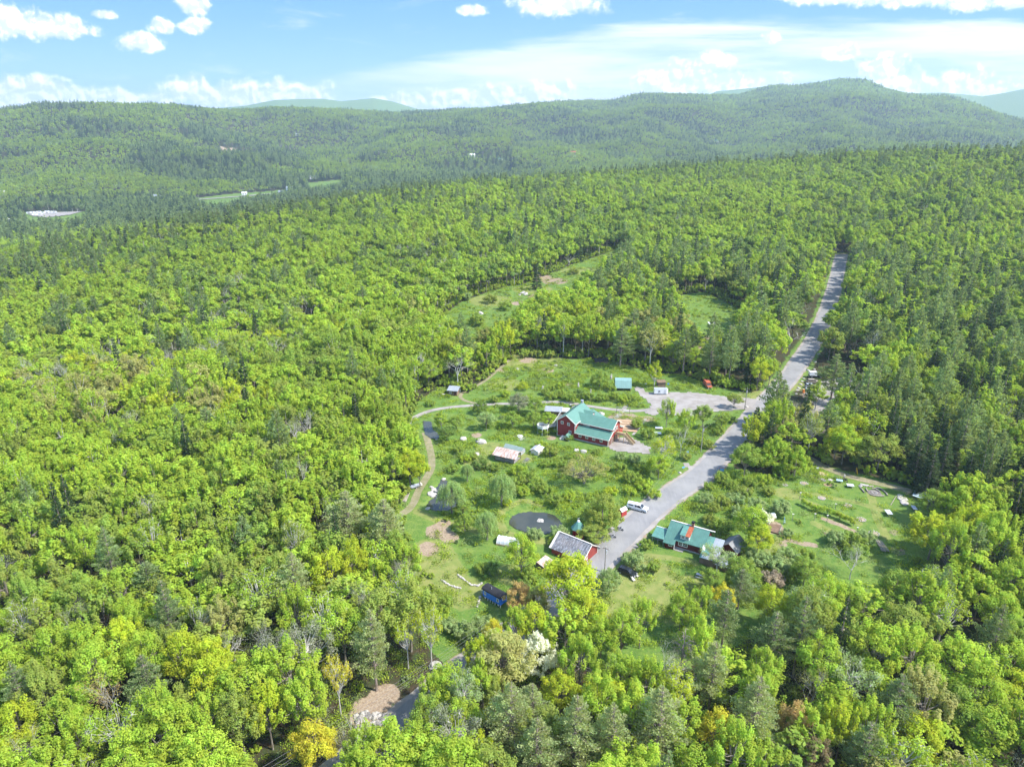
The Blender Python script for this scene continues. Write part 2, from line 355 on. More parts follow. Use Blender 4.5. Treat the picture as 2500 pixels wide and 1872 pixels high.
finish(nb, pbsdf(nb, ac, .9, 0, n2, .2, .02, .2))
mgravel, nb = newmat('gravel'); geo = nb.n('ShaderNodeNewGeometry').outputs['Position']
n1 = nb.noise(geo, 0.25, 4.0, 0.6); n2 = nb.noise(geo, 4.0, 3.0, 0.75)
gc = nb.mix(nb.ss(n1, .3, .7), (0.25, 0.225, 0.20), (0.34, 0.315, 0.29)); gc = nb.mix(nb.ss(n2, .5, .8, 0, .6), gc, (0.24, 0.20, 0.16))
finish(nb, pbsdf(nb, gc, .95, 0, n2, .5, .04, .15))
mdirt, nb = newmat('dirt_track'); geo = nb.n('ShaderNodeNewGeometry').outputs['Position']
n1 = nb.noise(geo, 0.4, 4.0, 0.65); n2 = nb.noise(geo, 3.0, 3.0, 0.7)
gc = nb.mix(nb.ss(n1, .35, .65), (0.31, 0.255, 0.18), (0.22, 0.20, 0.11)); gc = nb.mix(nb.ss(n2, .45, .65, 0, .75), gc, (0.15, 0.19, 0.055))
finish(nb, pbsdf(nb, gc, .95, 0, n2, .4, .04, .1))
mwater, nb = newmat('pond_water'); geo = nb.n('ShaderNodeNewGeometry').outputs['Position']
n1 = nb.noise(geo, 2.0, 3.0, 0.6)
finish(nb, pbsdf(nb, nb.mix(nb.ss(nb.noise(geo, .15, 3.0, .6), .3, .7), (0.040, 0.046, 0.036), (0.065, 0.068, 0.050)), .10, 0, n1, .12, .02, .5))

# ------------------------------------------------------------------ the ground sheet
rad = np.concatenate([np.arange(8, 96, 4.0), np.arange(96, 420, 0.85), np.geomspace(420, 9800, 400)])
azs = np.concatenate([np.linspace(-82, -42, 60)[:-1], np.linspace(-42, 42, 560), np.linspace(42, 82, 60)[1:]]) * math.pi / 180
RR, AA = np.meshgrid(rad, azs, indexing='ij'); gx = RR * np.sin(AA); gy = RR * np.cos(AA)
extra = -60.0
gz = H(gx, gy)
vs = np.stack([gx, gy, gz], -1).reshape(-1, 3)
gme = mesh_np('ground', vs, quads=grid_faces(len(rad), len(azs))[:, ::-1], mats=[mground], smooth=True)
fx, fy = gx.ravel(), gy.ravel()
gm = (inpoly(fx, fy, farm) | inpoly(fx, fy, meadow) | inpoly(fx, fy, upper) | inpoly(fx, fy, glade)).astype(np.float32)
for p_ in (RVF, VF1, VF2): gm = np.maximum(gm, inpoly(fx, fy, p_))
gm = np.maximum(gm, np.hypot(fx, fy) > 4300)
gm = np.maximum(gm, 1 - sstep(3.5, np.where(fy < 190, 5.0, 8.5), segdist(fx, fy, road)))
drt = np.zeros_like(gm)
dryv = np.zeros_like(gm)
def blob(arr, cx_, cy_, r_, amt=1.0, sq=1.0):
    x0, y0, _ = D(cx_, cy_); d_ = np.hypot(fx - x0, (fy - y0) / sq)
    np.maximum(arr, amt * (1 - sstep(r_ * .6, r_ * 1.2, d_)), out=arr)
for b_ in [(945, 1147, 3.6), (972, 1160, 2.6), (1055, 1080, .8), (960, 1130, 2), (1668, 1138, 3.2), (1178, 800, 4), (1140, 778, 5, .7), (1085, 800, 3, .6), (1400, 905, 3), (925, 1185, 3), (1190, 945, 2),
           (1030, 940, 2), (1940, 1190, 2.2, .6), (1933, 1150, 1.8, .6), (1690, 1175, 1.5, .6), (790, 1535, 3.5), (830, 1505, 3.5), (1160, 640, 6), (1120, 655, 5), (1170, 600, 8), (1200, 608, 9), (1540, 735, 9), (1230, 830, 2), (1500, 745, 9), (1780, 925, 6), (1800, 860, 12), (1820, 840, 10)]:
    blob(drt, *b_)
blob(drt, 1350, 905, 7, .8); blob(drt, 1440, 650, 3)
drt = np.maximum(drt, .8 * inpoly(fx, fy, HF2)); gm = np.maximum(gm, inpoly(fx, fy, HF1) * 1.0)
for b_ in [(930, 1200, 7), (945, 1250, 8), (935, 1230, 8), (1000, 1280, 6), (1400, 1250, 8), (1440, 1290, 9), (1350, 1300, 8), (1700, 1066, 4), (1500, 1270, 5), (1030, 1000, 5), (1060, 970, 6),
           (1090, 830, 8), (1150, 780, 14), (1060, 650, 14), (1150, 625, 14), (1250, 585, 14), (1640, 860, 9), (1700, 830, 8), (1600, 940, 6), (1100, 1240, 4), (1130, 990, 4)]:
    blob(dryv, *b_)
def lineattr(arr, pts, wd, amt=1.0): np.maximum(arr, amt * (1 - sstep(wd * .5, wd, segdist(fx, fy, pts))), out=arr)
for pl in ([(1660, 1065), (1700, 1062), (1760, 1068), (1850, 1085), (1900, 1100)], [(1735, 1080), (1800, 1105), (1855, 1130)], [(1880, 1065), (1895, 1120), (1915, 1160)], [(1690, 1150), (1680, 1180), (1660, 1200), (1640, 1215)],
           [(1760, 1130), (1800, 1150), (1830, 1160)], [(1660, 1190), (1710, 1210), (1750, 1225)], [(1170, 1090), (1130, 1080), (1085, 1100), (1078, 1125), (1090, 1150), (1130, 1165), (1180, 1170)], [(900, 1105), (945, 1125), (990, 1135), (1040, 1150)],
           [(935, 1180), (965, 1210), (990, 1240), (960, 1260), (920, 1250)], [(940, 1285), (1000, 1300), (1045, 1290)], [(1400, 1200), (1450, 1205), (1500, 1215)], [(1850, 1035), (1920, 1050), (1990, 1075)]):
    lineattr(dryv, DP(pl), 1.5)
for pl in ([(1780, 1120), (1830, 1140), (1850, 1150)], [(1700, 1165), (1760, 1178)], [(1780, 1150), (1830, 1168)]): lineattr(drt, DP(pl), 1.3, .7)
lineattr(drt, road, 6.2, .75)
att = gme.attributes.new('cover', 'FLOAT_COLOR', 'POINT')
att.data.foreach_set('color', np.stack([gm, drt, dryv, np.ones_like(gm)], -1).astype(np.float32).ravel())
ground = tag(link('ground', gme), kind='structure')
# near-nadir plug and far surroundings behind the camera
def strip(name, pts, wd, mat, lift=0.06, step=1.2, cross=5, label=None, wf=None):
    P_ = np.array([p[:2] for p in pts]); seg = np.hypot(*(P_[1:] - P_[:-1]).T); L_ = np.concatenate([[0], np.cumsum(seg)])
    n = max(int(L_[-1] / step), 4); s_ = np.linspace(0, L_[-1], n)
    # smooth centreline
    cxs = np.interp(s_, L_, P_[:, 0]); cys = np.interp(s_, L_, P_[:, 1])
    k = max(int(7 / step), 1); ker = np.ones(2 * k + 1) / (2 * k + 1)
    cxs = np.convolve(np.pad(cxs, k, 'reflect', reflect_type='odd'), ker, 'valid'); cys = np.convolve(np.pad(cys, k, 'reflect', reflect_type='odd'), ker, 'valid')
    tx = np.gradient(cxs); ty = np.gradient(cys); l_ = np.hypot(tx, ty); nx, ny = -ty / l_, tx / l_
    V_ = []
    rs = np.random.RandomState(len(pts) + int(wd * 10))
    jit = np.interp(s_, np.arange(0, L_[-1] + 3, 2.0), rs.uniform(-1, 1, len(np.arange(0, L_[-1] + 3, 2.0)))) * 0.05 * wd
    W_ = wd if wf is None else np.array([wf(v) for v in s_ / L_[-1]]) * wd
    for c_ in np.linspace(-.5, .5, cross):
        o_ = c_ * (W_ + jit)
        X = cxs + nx * o_; Y = cys + ny * o_
        V_.append(np.stack([X, Y, H(X, Y) + lift], -1))
    V_ = np.stack(V_, 1).reshape(-1, 3)
    o = link(name, mesh_np(name, V_, quads=grid_faces(n, cross)[:, ::-1], mats=[mat], smooth=True))
    return tag(o, kind='structure')
def sheet(name, poly, mat, lift=0.05, step=0.9, flat=None, kind='structure'):
    """draped polygon with ragged edge, fine enough to follow the ground"""
    P_ = np.array([p[:2] for p in poly]); x0, y0 = P_.min(0) - 1; x1, y1 = P_.max(0) + 1
    nx_, ny_ = int((x1 - x0) / step) + 2, int((y1 - y0) / step) + 2
    X, Y = np.meshgrid(np.linspace(x0, x1, nx_), np.linspace(y0, y1, ny_), indexing='ij')
    jg = 2.4 if flat is None else .5; jx = (fbm(X, Y, 3.0, 2, 77) - .5) * jg; jy = (fbm(X, Y, 3.0, 2, 79) - .5) * jg
    ins = inpoly(X + jx, Y + jy, P_)
    q = ins[:-1, :-1] & ins[1:, :-1] & ins[:-1, 1:] & ins[1:, 1:]
    F = grid_faces(nx_, ny_).reshape(nx_ - 1, ny_ - 1, 4)[q]
    Z = (H(X, Y) + lift) if flat is None else np.full_like(X, flat)
    used = np.unique(F); rm = -np.ones(nx_ * ny_, int); rm[used] = np.arange(len(used))
    V_ = np.stack([X, Y, Z], -1).reshape(-1, 3)[used]
    return tag(link(name, mesh_np(name, V_, quads=rm[F], mats=[mat], smooth=True)), kind=kind)
strip('road_shoulder', road, 8.4, mgravel, 0.07, 1.2, 7)
strip('road', road, 6.3, masph, 0.12, 1.2, 7)
strip('valley_road', VR, 11, mgravel, 1.2, 12, 3)
strip('valley_lane', GP([(735, 446), (752, 434), (762, 426), (770, 418)]), 13, mgravel, 1.5, 12, 3)
strip('path', track, 2.3, mdirt, 0.06, 0.9, 6)
strip('path', lane, 2.2, mgravel, 0.06, 0.9, 5)
strip('path', fork, 1.5, mdirt, 0.06, 0.9, 5)
strip('path', trail, 3.0, mdirt, 0.06, 0.9, 5)
strip('path', GP([(1495, 1028), (1512, 1012), (1525, 1000), (1530, 988)]), 1.6, mgravel, 0.06, .6, 4)
strip('path', GP([(1545, 1062), (1560, 1045), (1577, 1022)]), 0.9, mgravel, 0.06, .6, 4)
sheet('gravel_yard', DP([(1372, 832), (1400, 846), (1440, 846), (1500, 848), (1560, 855), (1652, 864), (1652, 890), (1600, 886), (1560, 888), (1520, 898), (1480, 903), (1440, 893), (1420, 898), (1390, 894), (1404, 874), (1388, 860), (1368, 843)]), mgravel, .12)
H1 = lambda x, y: (1350 + x / 7.36, 960 + y / 7.36)
sheet('gravel_yard', GP([H1(*p) for p in [(925, 985), (1040, 890), (1120, 800), (1240, 800), (1380, 740), (1500, 830), (1640, 900), (1800, 985), (1780, 1110), (1500, 1075), (1250, 1050), (1050, 1025)]]), mgravel, .12)
sheet('gravel_yard', GP([(1660, 1127), (1690, 1134), (1720, 1128), (1715, 1150), (1690, 1162), (1675, 1145)]), mgravel)
sheet('gravel_yard', GP([(1530, 1250), (1575, 1236), (1600, 1232), (1590, 1262), (1540, 1300), (1495, 1345), (1480, 1340), (1500, 1305), (1515, 1275)]), mgravel)
sheet('gravel_yard', GP([(1538, 1340), (1572, 1318), (1580, 1330), (1552, 1352)]), mgravel)
sheet('gravel_yard', DP([(1728, 935), (1745, 890), (1765, 825), (1840, 810), (1848, 845), (1800, 870), (1775, 900), (1745, 945)]), mgravel)
sheet('gravel_yard', GP([(930, 1700), (960, 1712), (1005, 1740), (985, 1765), (940, 1780), (950, 1745)]), mdirt)
for _q, zw in PW: sheet('pond_water', _q, mwater, 0, .35, flat=zw + .02)
# ------------------------------------------------------------------ trees
def tube_np(path, r0, r1, ns=5):
    path = np.array(path, float); n = len(path); V_ = []
    for i in range(n):
        d = path[min(i + 1, n - 1)] - path[max(i - 1, 0)]; d = d / (np.linalg.norm(d) + 1e-9)
        a = np.cross(d, [0.3, 0.9, 0.1] if abs(d[2]) > .9 else [0, 0, 1]); a /= np.linalg.norm(a) + 1e-9; b_ = np.cross(d, a)
        r_ = r0 + (r1 - r0) * i / (n - 1)
        for k in range(ns):
            t = 2 * math.pi * k / ns; V_.append(path[i] + r_ * (math.cos(t) * a + math.sin(t) * b_))
    F = []
    for i in range(n - 1):
        for k in range(ns): F.append((i * ns + k, i * ns + (k + 1) % ns, (i + 1) * ns + (k + 1) % ns, (i + 1) * ns + k))
    return np.array(V_), np.array(F)
class Acc:
    def __init__(s): s.V = []; s.F = []; s.n = 0; s.vary = []
    def add(s, V_, F, vary=None):
        s.V.append(V_); s.F.append(np.asarray(F) + s.n); s.n += len(V_)
        s.vary.append(np.ones(len(F)) if vary is None else vary)
    def mesh(s, name, mat):
        me = mesh_np(name, np.concatenate(s.V), quads=np.concatenate(s.F), mats=[mat])
        v = np.concatenate(s.vary).astype(np.float32)
        a = me.attributes.new('vary', 'FLOAT_COLOR', 'FACE'); a.data.foreach_set('color', np.repeat(v[:, None], 4, 1).ravel()); return me
def unit(a): return a / (np.linalg.norm(a, axis=-1, keepdims=True) + 1e-9)
def leaves(acc, C, N, sz, asp, rng, vary):
    n = len(C); t = unit(np.cross(N, rng.normal(size=(n, 3)))); b_ = np.cross(N, t)
    s_ = (sz * rng.uniform(.7, 1.3, n))[:, None]
    V_ = np.stack([C + t * s_, C + b_ * s_ * asp, C - t * s_, C - b_ * s_ * asp], 1).reshape(-1, 3)
    acc.add(V_, np.arange(4 * n).reshape(n, 4), vary)
def blobs(acc, rng, cen, axis, L_, W_, nl, sz, asp=.62, upb=.35, flat=1.0):
    """leaf clusters: ellipsoids around cen, long along axis"""
    m_ = len(cen); idx = rng.randint(0, m_, nl)
    q = unit(rng.normal(size=(nl, 3))) * (rng.uniform(0.12, 1, nl) ** .4)[:, None]
    A = axis[idx]; al = (q * A).sum(1, keepdims=True); perp = q - al * A
    off = A * al * L_[idx][:, None] + perp * W_[idx][:, None]; off[:, 2] *= flat
    nrm = unit(unit(off) * .7 + np.array([0, 0, upb + .3]) + rng.normal(size=(nl, 3)) * .22)
    cv = rng.uniform(.9, 1.1, m_)[idx]
    leaves(acc, cen[idx] + off, nrm, sz, asp, rng, cv * rng.uniform(.88, 1.12, nl))
def crown_pts(rng, n, r, zb, zt, low=-.45):
    d = unit(rng.normal(size=(n * 3, 3))); d = d[d[:, 2] > low][:n]
    rr_ = rng.uniform(.55, 1.0, len(d))[:, None]
    ctr = np.array([0, 0, zb + (zt - zb) * .42]); rz = np.where(d[:, 2:] > 0, (zt - ctr[2]), ctr[2] - zb)
    lump = 1 + .22 * np.sin(d[:, :1] * 3.1 + rng.uniform(0, 6)) * np.cos(d[:, 1:2] * 2.7 + rng.uniform(0, 6))
    return ctr + d * np.concatenate([r * lump, r * lump, rz], 1) * rr_
def limbs(acc, rng, base_z, top, tips, r0=.18, ns=4):
    for t in tips:
        z0 = base_z + (top - base_z) * rng.uniform(0, .75); z0 = min(z0, t[2] - .3)
        p0 = np.array([0, 0, z0]); mid = p0 * .45 + t * .55 + np.array([0, 0, -.08 * np.linalg.norm(t - p0)])
        V_, F = tube_np([p0, mid, t], r0 * rng.uniform(.4, .75), .025, ns); acc.add(V_, F)
LS = {'N': (1.0, 1.0), 'M': (.32, 1.72), 'F': (.17, 2.35), 'X': (.03, 5.2)}
def make_tree(kind, lod, seed):
    rng = np.random.RandomState(seed); lv, br = Acc(), Acc(); fN, fS = LS[lod]
    near = lod == 'N'
    if kind in ('round', 'fan', 'airy', 'column'):
        h = {'round': 14.0, 'fan': 14.5, 'airy': 14.5, 'column': 13}[kind]; r = {'round': 4.3, 'fan': 3.9, 'airy': 3.9, 'column': 2.1}[kind] * rng.uniform(.92, 1.1); zb = {'round': 4.2, 'fan': 4.6, 'airy': 6.0, 'column': 2.5}[kind]
        nc = {'N': {'round': 80, 'fan': 62, 'airy': 50, 'column': 50}[kind], 'M': 42, 'F': 20, 'X': 9}[lod]
        P_ = crown_pts(rng, nc, r, zb, h - .9)
        if kind == 'fan':
            ax = unit(P_ - np.array([0, 0, zb - 3.5])); Lx = rng.uniform(1.0, 1.9, len(P_)); Wx = rng.uniform(.42, .72, len(P_)); nl, sz = 6200, .165
            ax = unit(ax + np.array([0, 0, .5]))
        elif kind == 'round':
            ax = unit(P_ - np.array([0, 0, zb + 1]) + rng.normal(size=P_.shape) * .8); Lx = rng.uniform(.8, 1.35, len(P_)); Wx = rng.uniform(.7, 1.15, len(P_)); nl, sz = 6800, .175
        elif kind == 'airy':
            ax = unit(P_ - np.array([0, 0, zb - 2])); Lx = rng.uniform(.8, 1.4, len(P_)); Wx = rng.uniform(.6, 1.0, len(P_)); nl, sz = 2900, .155
        else:
            ax = unit(P_ * np.array([.3, .3, 0]) + np.array([0, 0, 1.])); Lx = rng.uniform(.8, 1.5, len(P_)); Wx = rng.uniform(.4, .7, len(P_)); nl, sz = 4200, .16
        if lod in 'FX': Lx = Lx * 1.25; Wx = Wx * 1.3
        blobs(lv, rng, P_, ax, Lx, Wx, int(nl * fN), sz * fS, flat=.85 if kind == 'round' else 1.0)
        if lod != 'X':
            V_, F = tube_np([(0, 0, -1), (rng.uniform(-.15, .15), .1, zb), (rng.uniform(-.4, .4), rng.uniform(-.4, .4), h * .8)], .2, .04, 6 if near else 4); br.add(V_, F)
        if near: limbs(br, rng, zb * .7, h * .72, P_[:: 1 if kind == 'airy' else 2], .15)
        elif lod == 'M': limbs(br, rng, zb * .7, h * .72, P_[::5], .14, 3)
        if near and kind == 'airy':
            for p in P_:
                for _ in range(5):
                    q = p + unit(rng.normal(size=3) + np.array([0, 0, .6])) * rng.uniform(.5, 1.1); V_, F = tube_np([p, q], .03, .012, 3); br.add(V_, F)
    elif kind in ('pine', 'spruce'):
        h = 18.0; zb = 5.0 if kind == 'pine' else 1.2; r = 3.9 if kind == 'pine' else 2.5
        V_, F = tube_np([(0, 0, -1), (rng.uniform(-.2, .2), 0, h * .5), (0, rng.uniform(-.2, .2), h - .2)], .27, .03, 6 if near else 4)
        if lod != 'X': br.add(V_, F)
        nw = {'N': 19, 'M': 22, 'F': 17, 'X': 9}[lod]; tot = (7200 if kind == 'pine' else 6600) * fN; per = {'N': 5, 'M': 4.4, 'F': 4, 'X': 3}[lod]
        C_, A_, L2, W2 = [], [], [], []
        lop = rng.uniform(0, 6.28)
        for i in range(nw):
            t = (i + rng.uniform(-.3, .3)) / nw; z = zb + (h - zb - .3) * max(t, 0)
            prof = (1 - t) ** .8 * (.78 + .5 * min(t * 4, 1)) if kind == 'pine' else (1 - t) ** .85 + .05
            k = rng.randint(int(per), int(per) + 2); a0 = rng.uniform(0, 6.28)
            for j in range(k):
                a = a0 + 6.28 * j / k + rng.uniform(-.3, .3); lb = r * prof * rng.uniform(.5 if kind == 'pine' else .8, 1.2) * (1 + (.18 * math.cos(a - lop) if kind == 'pine' else 0))
                rise = rng.uniform(.12, .42) if kind == 'pine' else rng.uniform(-.35, -.1) + .5 * t
                d = np.array([math.cos(a), math.sin(a), rise]); p0 = np.array([0, 0, z]); tip = p0 + d * lb
                if near and (kind == 'pine' or i % 2 == 0): V_, F = tube_np([p0, tip], .055, .012, 3); br.add(V_, F)
                C_.append(p0 + d * lb * .66); A_.append(unit(d)); L2.append(lb * .40); W2.append(.22 + .13 * lb if kind == 'pine' else .22 + .12 * lb)
        C_, A_, L2, W2 = map(np.array, (C_, A_, L2, W2))
        # tufts point outward and up: narrow needles sprays
        nl = int(tot); pr = L2 / L2.sum(); idx = rng.choice(len(C_), nl, p=pr)
        q = unit(rng.normal(size=(nl, 3))) * (rng.uniform(0.1, 1, nl) ** .5)[:, None]
        A = A_[idx]; side = unit(np.cross(A, [0, 0, 1.0])); upv = np.cross(side, A)
        off = A * q[:, :1] * L2[idx][:, None] + side * q[:, 1:2] * (W2[idx] * 1.35)[:, None] + upv * q[:, 2:] * (W2[idx] * (.42 if near else .8))[:, None]
        tdir = unit(A * .8 + side * np.sign(q[:, 1:2]) * .5 + upv * .55 + rng.normal(size=(nl, 3)) * .35)
        nr_ = unit(np.cross(tdir, rng.normal(size=(nl, 3)))); nr_ = unit(nr_ + upv * .5)
        s_ = (.20 * fS * rng.uniform(.7, 1.25, nl))[:, None]; C = C_[idx] + off; b_ = unit(np.cross(nr_, tdir))
        V_ = np.stack([C + tdir * s_, C + b_ * s_ * .5, C - tdir * s_ * .7, C - b_ * s_ * .5], 1).reshape(-1, 3)
        lv.add(V_, np.arange(4 * nl).reshape(nl, 4), rng.uniform(.75, 1.25, nl) * rng.uniform(.85, 1.15, len(C_))[idx])
        if near and kind == 'pine':
            for i in range(9):
                a = rng.uniform(0, 6.28); z = rng.uniform(2.5, 6.5); l_ = rng.uniform(.8, 2.2); V_, F = tube_np([(0, 0, z), (l_ * math.cos(a), l_ * math.sin(a), z + rng.uniform(-.1, .4))], .035, .01, 3); br.add(V_, F)
    elif kind == 'bare':
        h = 13.0
        def grow(p, d, l_, rad_, dep):
            e_ = p + d * l_; mid = (p + e_) / 2 + rng.normal(size=3) * l_ * .05
            V_, F = tube_np([p, mid, e_], rad_, rad_ * .55, 5 if dep == 0 else 3); br.add(V_, F)
            if dep >= {'N': 5, 'M': 4, 'F': 3, 'X': 1}[lod]: tips.append(e_); return
            for _ in range(3 if dep < 4 else 2):
                nd = unit(d + rng.normal(size=3) * (.55 if dep else .42) + np.array([0, 0, .22])); grow(e_ if rng.rand() < .6 else mid, nd, l_ * rng.uniform(.58, .8), rad_ * .55, dep + 1)
        tips = []; grow(np.array([0, 0, -.5]), np.array([0, 0, 1.]), 4.6, .14 if near else .2, 0)
        T = np.array(tips); nl = {'N': 1500, 'M': 420, 'F': 130, 'X': 60}[lod]
        idx = rng.randint(0, len(T), nl); leaves(lv, T[idx] + rng.normal(size=(nl, 3)) * .4, unit(rng.normal(size=(nl, 3))), .085 * (fS ** .8), .6, rng, rng.uniform(.8, 1.2, nl))
    elif kind == 'snag':
        h = 13.0; V_, F = tube_np([(0, 0, -1), (.1, 0, 6), (0, .1, h)], .2, .03, 6); br.add(V_, F)
        for i in range(60):
            z = rng.uniform(4, 12.6); a = rng.uniform(0, 6.28); l_ = (13.3 - z) * .3 * rng.uniform(.5, 1.2) + .4; e_ = np.array([l_ * math.cos(a), l_ * math.sin(a), z + rng.uniform(-.3, .9)])
            V_, F = tube_np([(0, 0, z), e_ * [.6, .6, 1] + [0, 0, .0], e_], .045, .012, 3); br.add(V_, F)
            for _ in range(2): V_, F = tube_np([e_ * [.6, .6, 1], e_ + rng.normal(size=3) * .5], .02, .008, 3); br.add(V_, F)
        leaves(lv, rng.normal(size=(60, 3)) * [.8, .8, 3] + [0, 0, 8], unit(rng.normal(size=(60, 3))), .07, .6, rng, np.ones(60))
    elif kind == 'willow':
        h = 9.0; r = 4.2; P_ = crown_pts(rng, 150 if near else 50, r * .92, 2.6, h - .4, -.1); ax = np.tile([0, 0, 1.], (len(P_), 1)) + unit(P_ * [1, 1, 0]) * -.25; ax = unit(ax)
        out = np.hypot(P_[:, 0], P_[:, 1]) / r; Lx = .6 + 1.5 * out; P_[:, 2] -= out * 1.2
        blobs(lv, rng, P_, ax, Lx, rng.uniform(.28, .5, len(P_)), int(8800 * fN), .15 * fS, asp=.45, upb=.5)
        V_, F = tube_np([(0, 0, -.5), (.2, .1, 3), (0, 0, 7)], .32, .08, 6); br.add(V_, F)
        if near: limbs(br, rng, 2, 6, P_[::6], .16)
    elif kind == 'dome':        # dense crown down to the ground
        h = 10.5; P_ = crown_pts(rng, 150 if near else 50, 4.6, .4, h - 1.2, -.3); tp = 1 - .55 * np.clip((P_[:, 2] - 2.5) / 8, 0, 1) ** 1.3; P_[:, 0] *= tp; P_[:, 1] *= tp
        ax = unit(P_ * [1, 1, .4] + [0, 0, 2.]); blobs(lv, rng, P_, ax, rng.uniform(.6, 1.1, len(P_)), rng.uniform(.4, .75, len(P_)), int(10000 * fN), .15 * fS)
        V_, F = tube_np([(0, 0, -.5), (0, 0, 9)], .25, .05, 5); br.add(V_, F)
    elif kind == 'oldapple':
        h = 8.0; P_ = crown_pts(rng, 70, 6.0, 1.6, h - .5, -.1); ax = unit(P_ * [1, 1, .2] + rng.normal(size=P_.shape)); blobs(lv, rng, P_, ax, rng.uniform(.8, 1.5, len(P_)), rng.uniform(.5, .9, len(P_)), int(3600 * fN), .15 * fS, flat=.7)
        V_, F = tube_np([(0, 0, -.5), (.3, .2, 1.2), (.1, 0, 3)], .35, .22, 6); br.add(V_, F)
        limbs(br, rng, .9, 2.5, P_, .2)
    elif kind == 'shrub':
        h = 2.6; P_ = crown_pts(rng, {'N': 34, 'M': 20, 'F': 10, 'X': 5}[lod], 1.55, .15, 2.2, -.3); ax = unit(P_ * [1, 1, .3] + [0, 0, 1.2]); blobs(lv, rng, P_, ax, rng.uniform(.4, .75, len(P_)), rng.uniform(.25, .45, len(P_)), int(2300 * {'N': 1, 'M': .42, 'F': .14, 'X': .05}[lod]), .115 * {'N': 1, 'M': 1.5, 'F': 2.6, 'X': 4}[lod])
        for p in P_[::3]: V_, F = tube_np([(0, 0, -.2), p], .04, .012, 3); br.add(V_, F)
    elif kind == 'herb':
        h = .6; n = 90; C = rng.normal(size=(n, 3)) * [.55, .55, 0]; C[:, 2] = rng.uniform(.05, .5, n); leaves(lv, C, unit(rng.normal(size=(n, 3)) * .7 + [0, 0, .6]), .13, .5, rng, rng.uniform(.75, 1.25, n))
    return lv, br
BARK = {'pine': mpbark, 'spruce': mpbark, 'airy': mbirch, 'bare': mbirch, 'snag': mpbark, 'fan': mbark, 'round': mbark, 'column': mbirch}
NEARM = {}
def near_mesh(kind, var):
    k = (kind, var)
    if k not in NEARM:
        lv, br = make_tree(kind, 'N', 100 + var * 7 + sum(map(ord, kind)))
        NEARM[k] = (br.mesh(kind + '_trunk', BARK.get(kind, mbark)), lv.mesh(kind + '_crown', mleaf))
    return NEARM[k]
NOMH = {'round': 14.0, 'fan': 14.5, 'airy': 14.5, 'column': 13, 'pine': 18, 'spruce': 18, 'bare': 13, 'snag': 13, 'willow': 9, 'dome': 10.5, 'oldapple': 8, 'shrub': 2.6}
NOMR = {'round': 4.3, 'fan': 3.9, 'airy': 3.9, 'column': 2.1, 'pine': 3.9, 'spruce': 2.5, 'bare': 3.5, 'snag': 1.6, 'willow': 4.2, 'dome': 4.6, 'oldapple': 6, 'shrub': 1.6}
NV = {'round': 4, 'fan': 4, 'airy': 3, 'pine': 4, 'spruce': 2, 'bare': 2, 'shrub': 4}
T = dict(lime=(.255, .335, .035), ylime=(.30, .35, .025), yellow=(.38, .35, .03), mid=(.195, .265, .045), deep=(.14, .205, .045), green=(.235, .315, .035), olive=(.21, .255, .05), tan=(.28, .28, .09), orange=(.36, .26, .10),
         grey=(.19, .21, .12), pine=(.18, .235, .095), pinel=(.28, .325, .14), spruce=(.075, .12, .05), willow=(.22, .30, .10), blossom=(.72, .74, .64), pale=(.22, .29, .11), pink=(.36, .30, .22), dead=(.3, .25, .2), brown=(.17, .13, .07))
for _k in list(T):
    a = np.array(T[_k]); l_ = a.mean(); a = (a * .97 + l_ * .03) * (1.5 if _k not in ('blossom', 'pink', 'spruce') else 1.15); T[_k] = tuple(a)
trees = []   # individual placements
rngT = random.Random(7)
def tr(kind, x, y, h, tint, r=None, name=None, look=None, frac=.6):
    """tree whose crown centre shows at (x,y) of the 2212 px wide photo"""
    p = D(x, y, h * frac)
    sc = h / NOMH[kind]; sr = (r / NOMR[kind]) if r else sc
    trees.append(dict(kind=kind, p=p, sz=sc, sr=sr, tint=T[tint], tk=tint, var=rngT.randrange(NV.get(kind, 1)), rz=rngT.uniform(0, 6.28), name=name, look=look, hand=True, h=h, r=NOMR[kind] * sr))
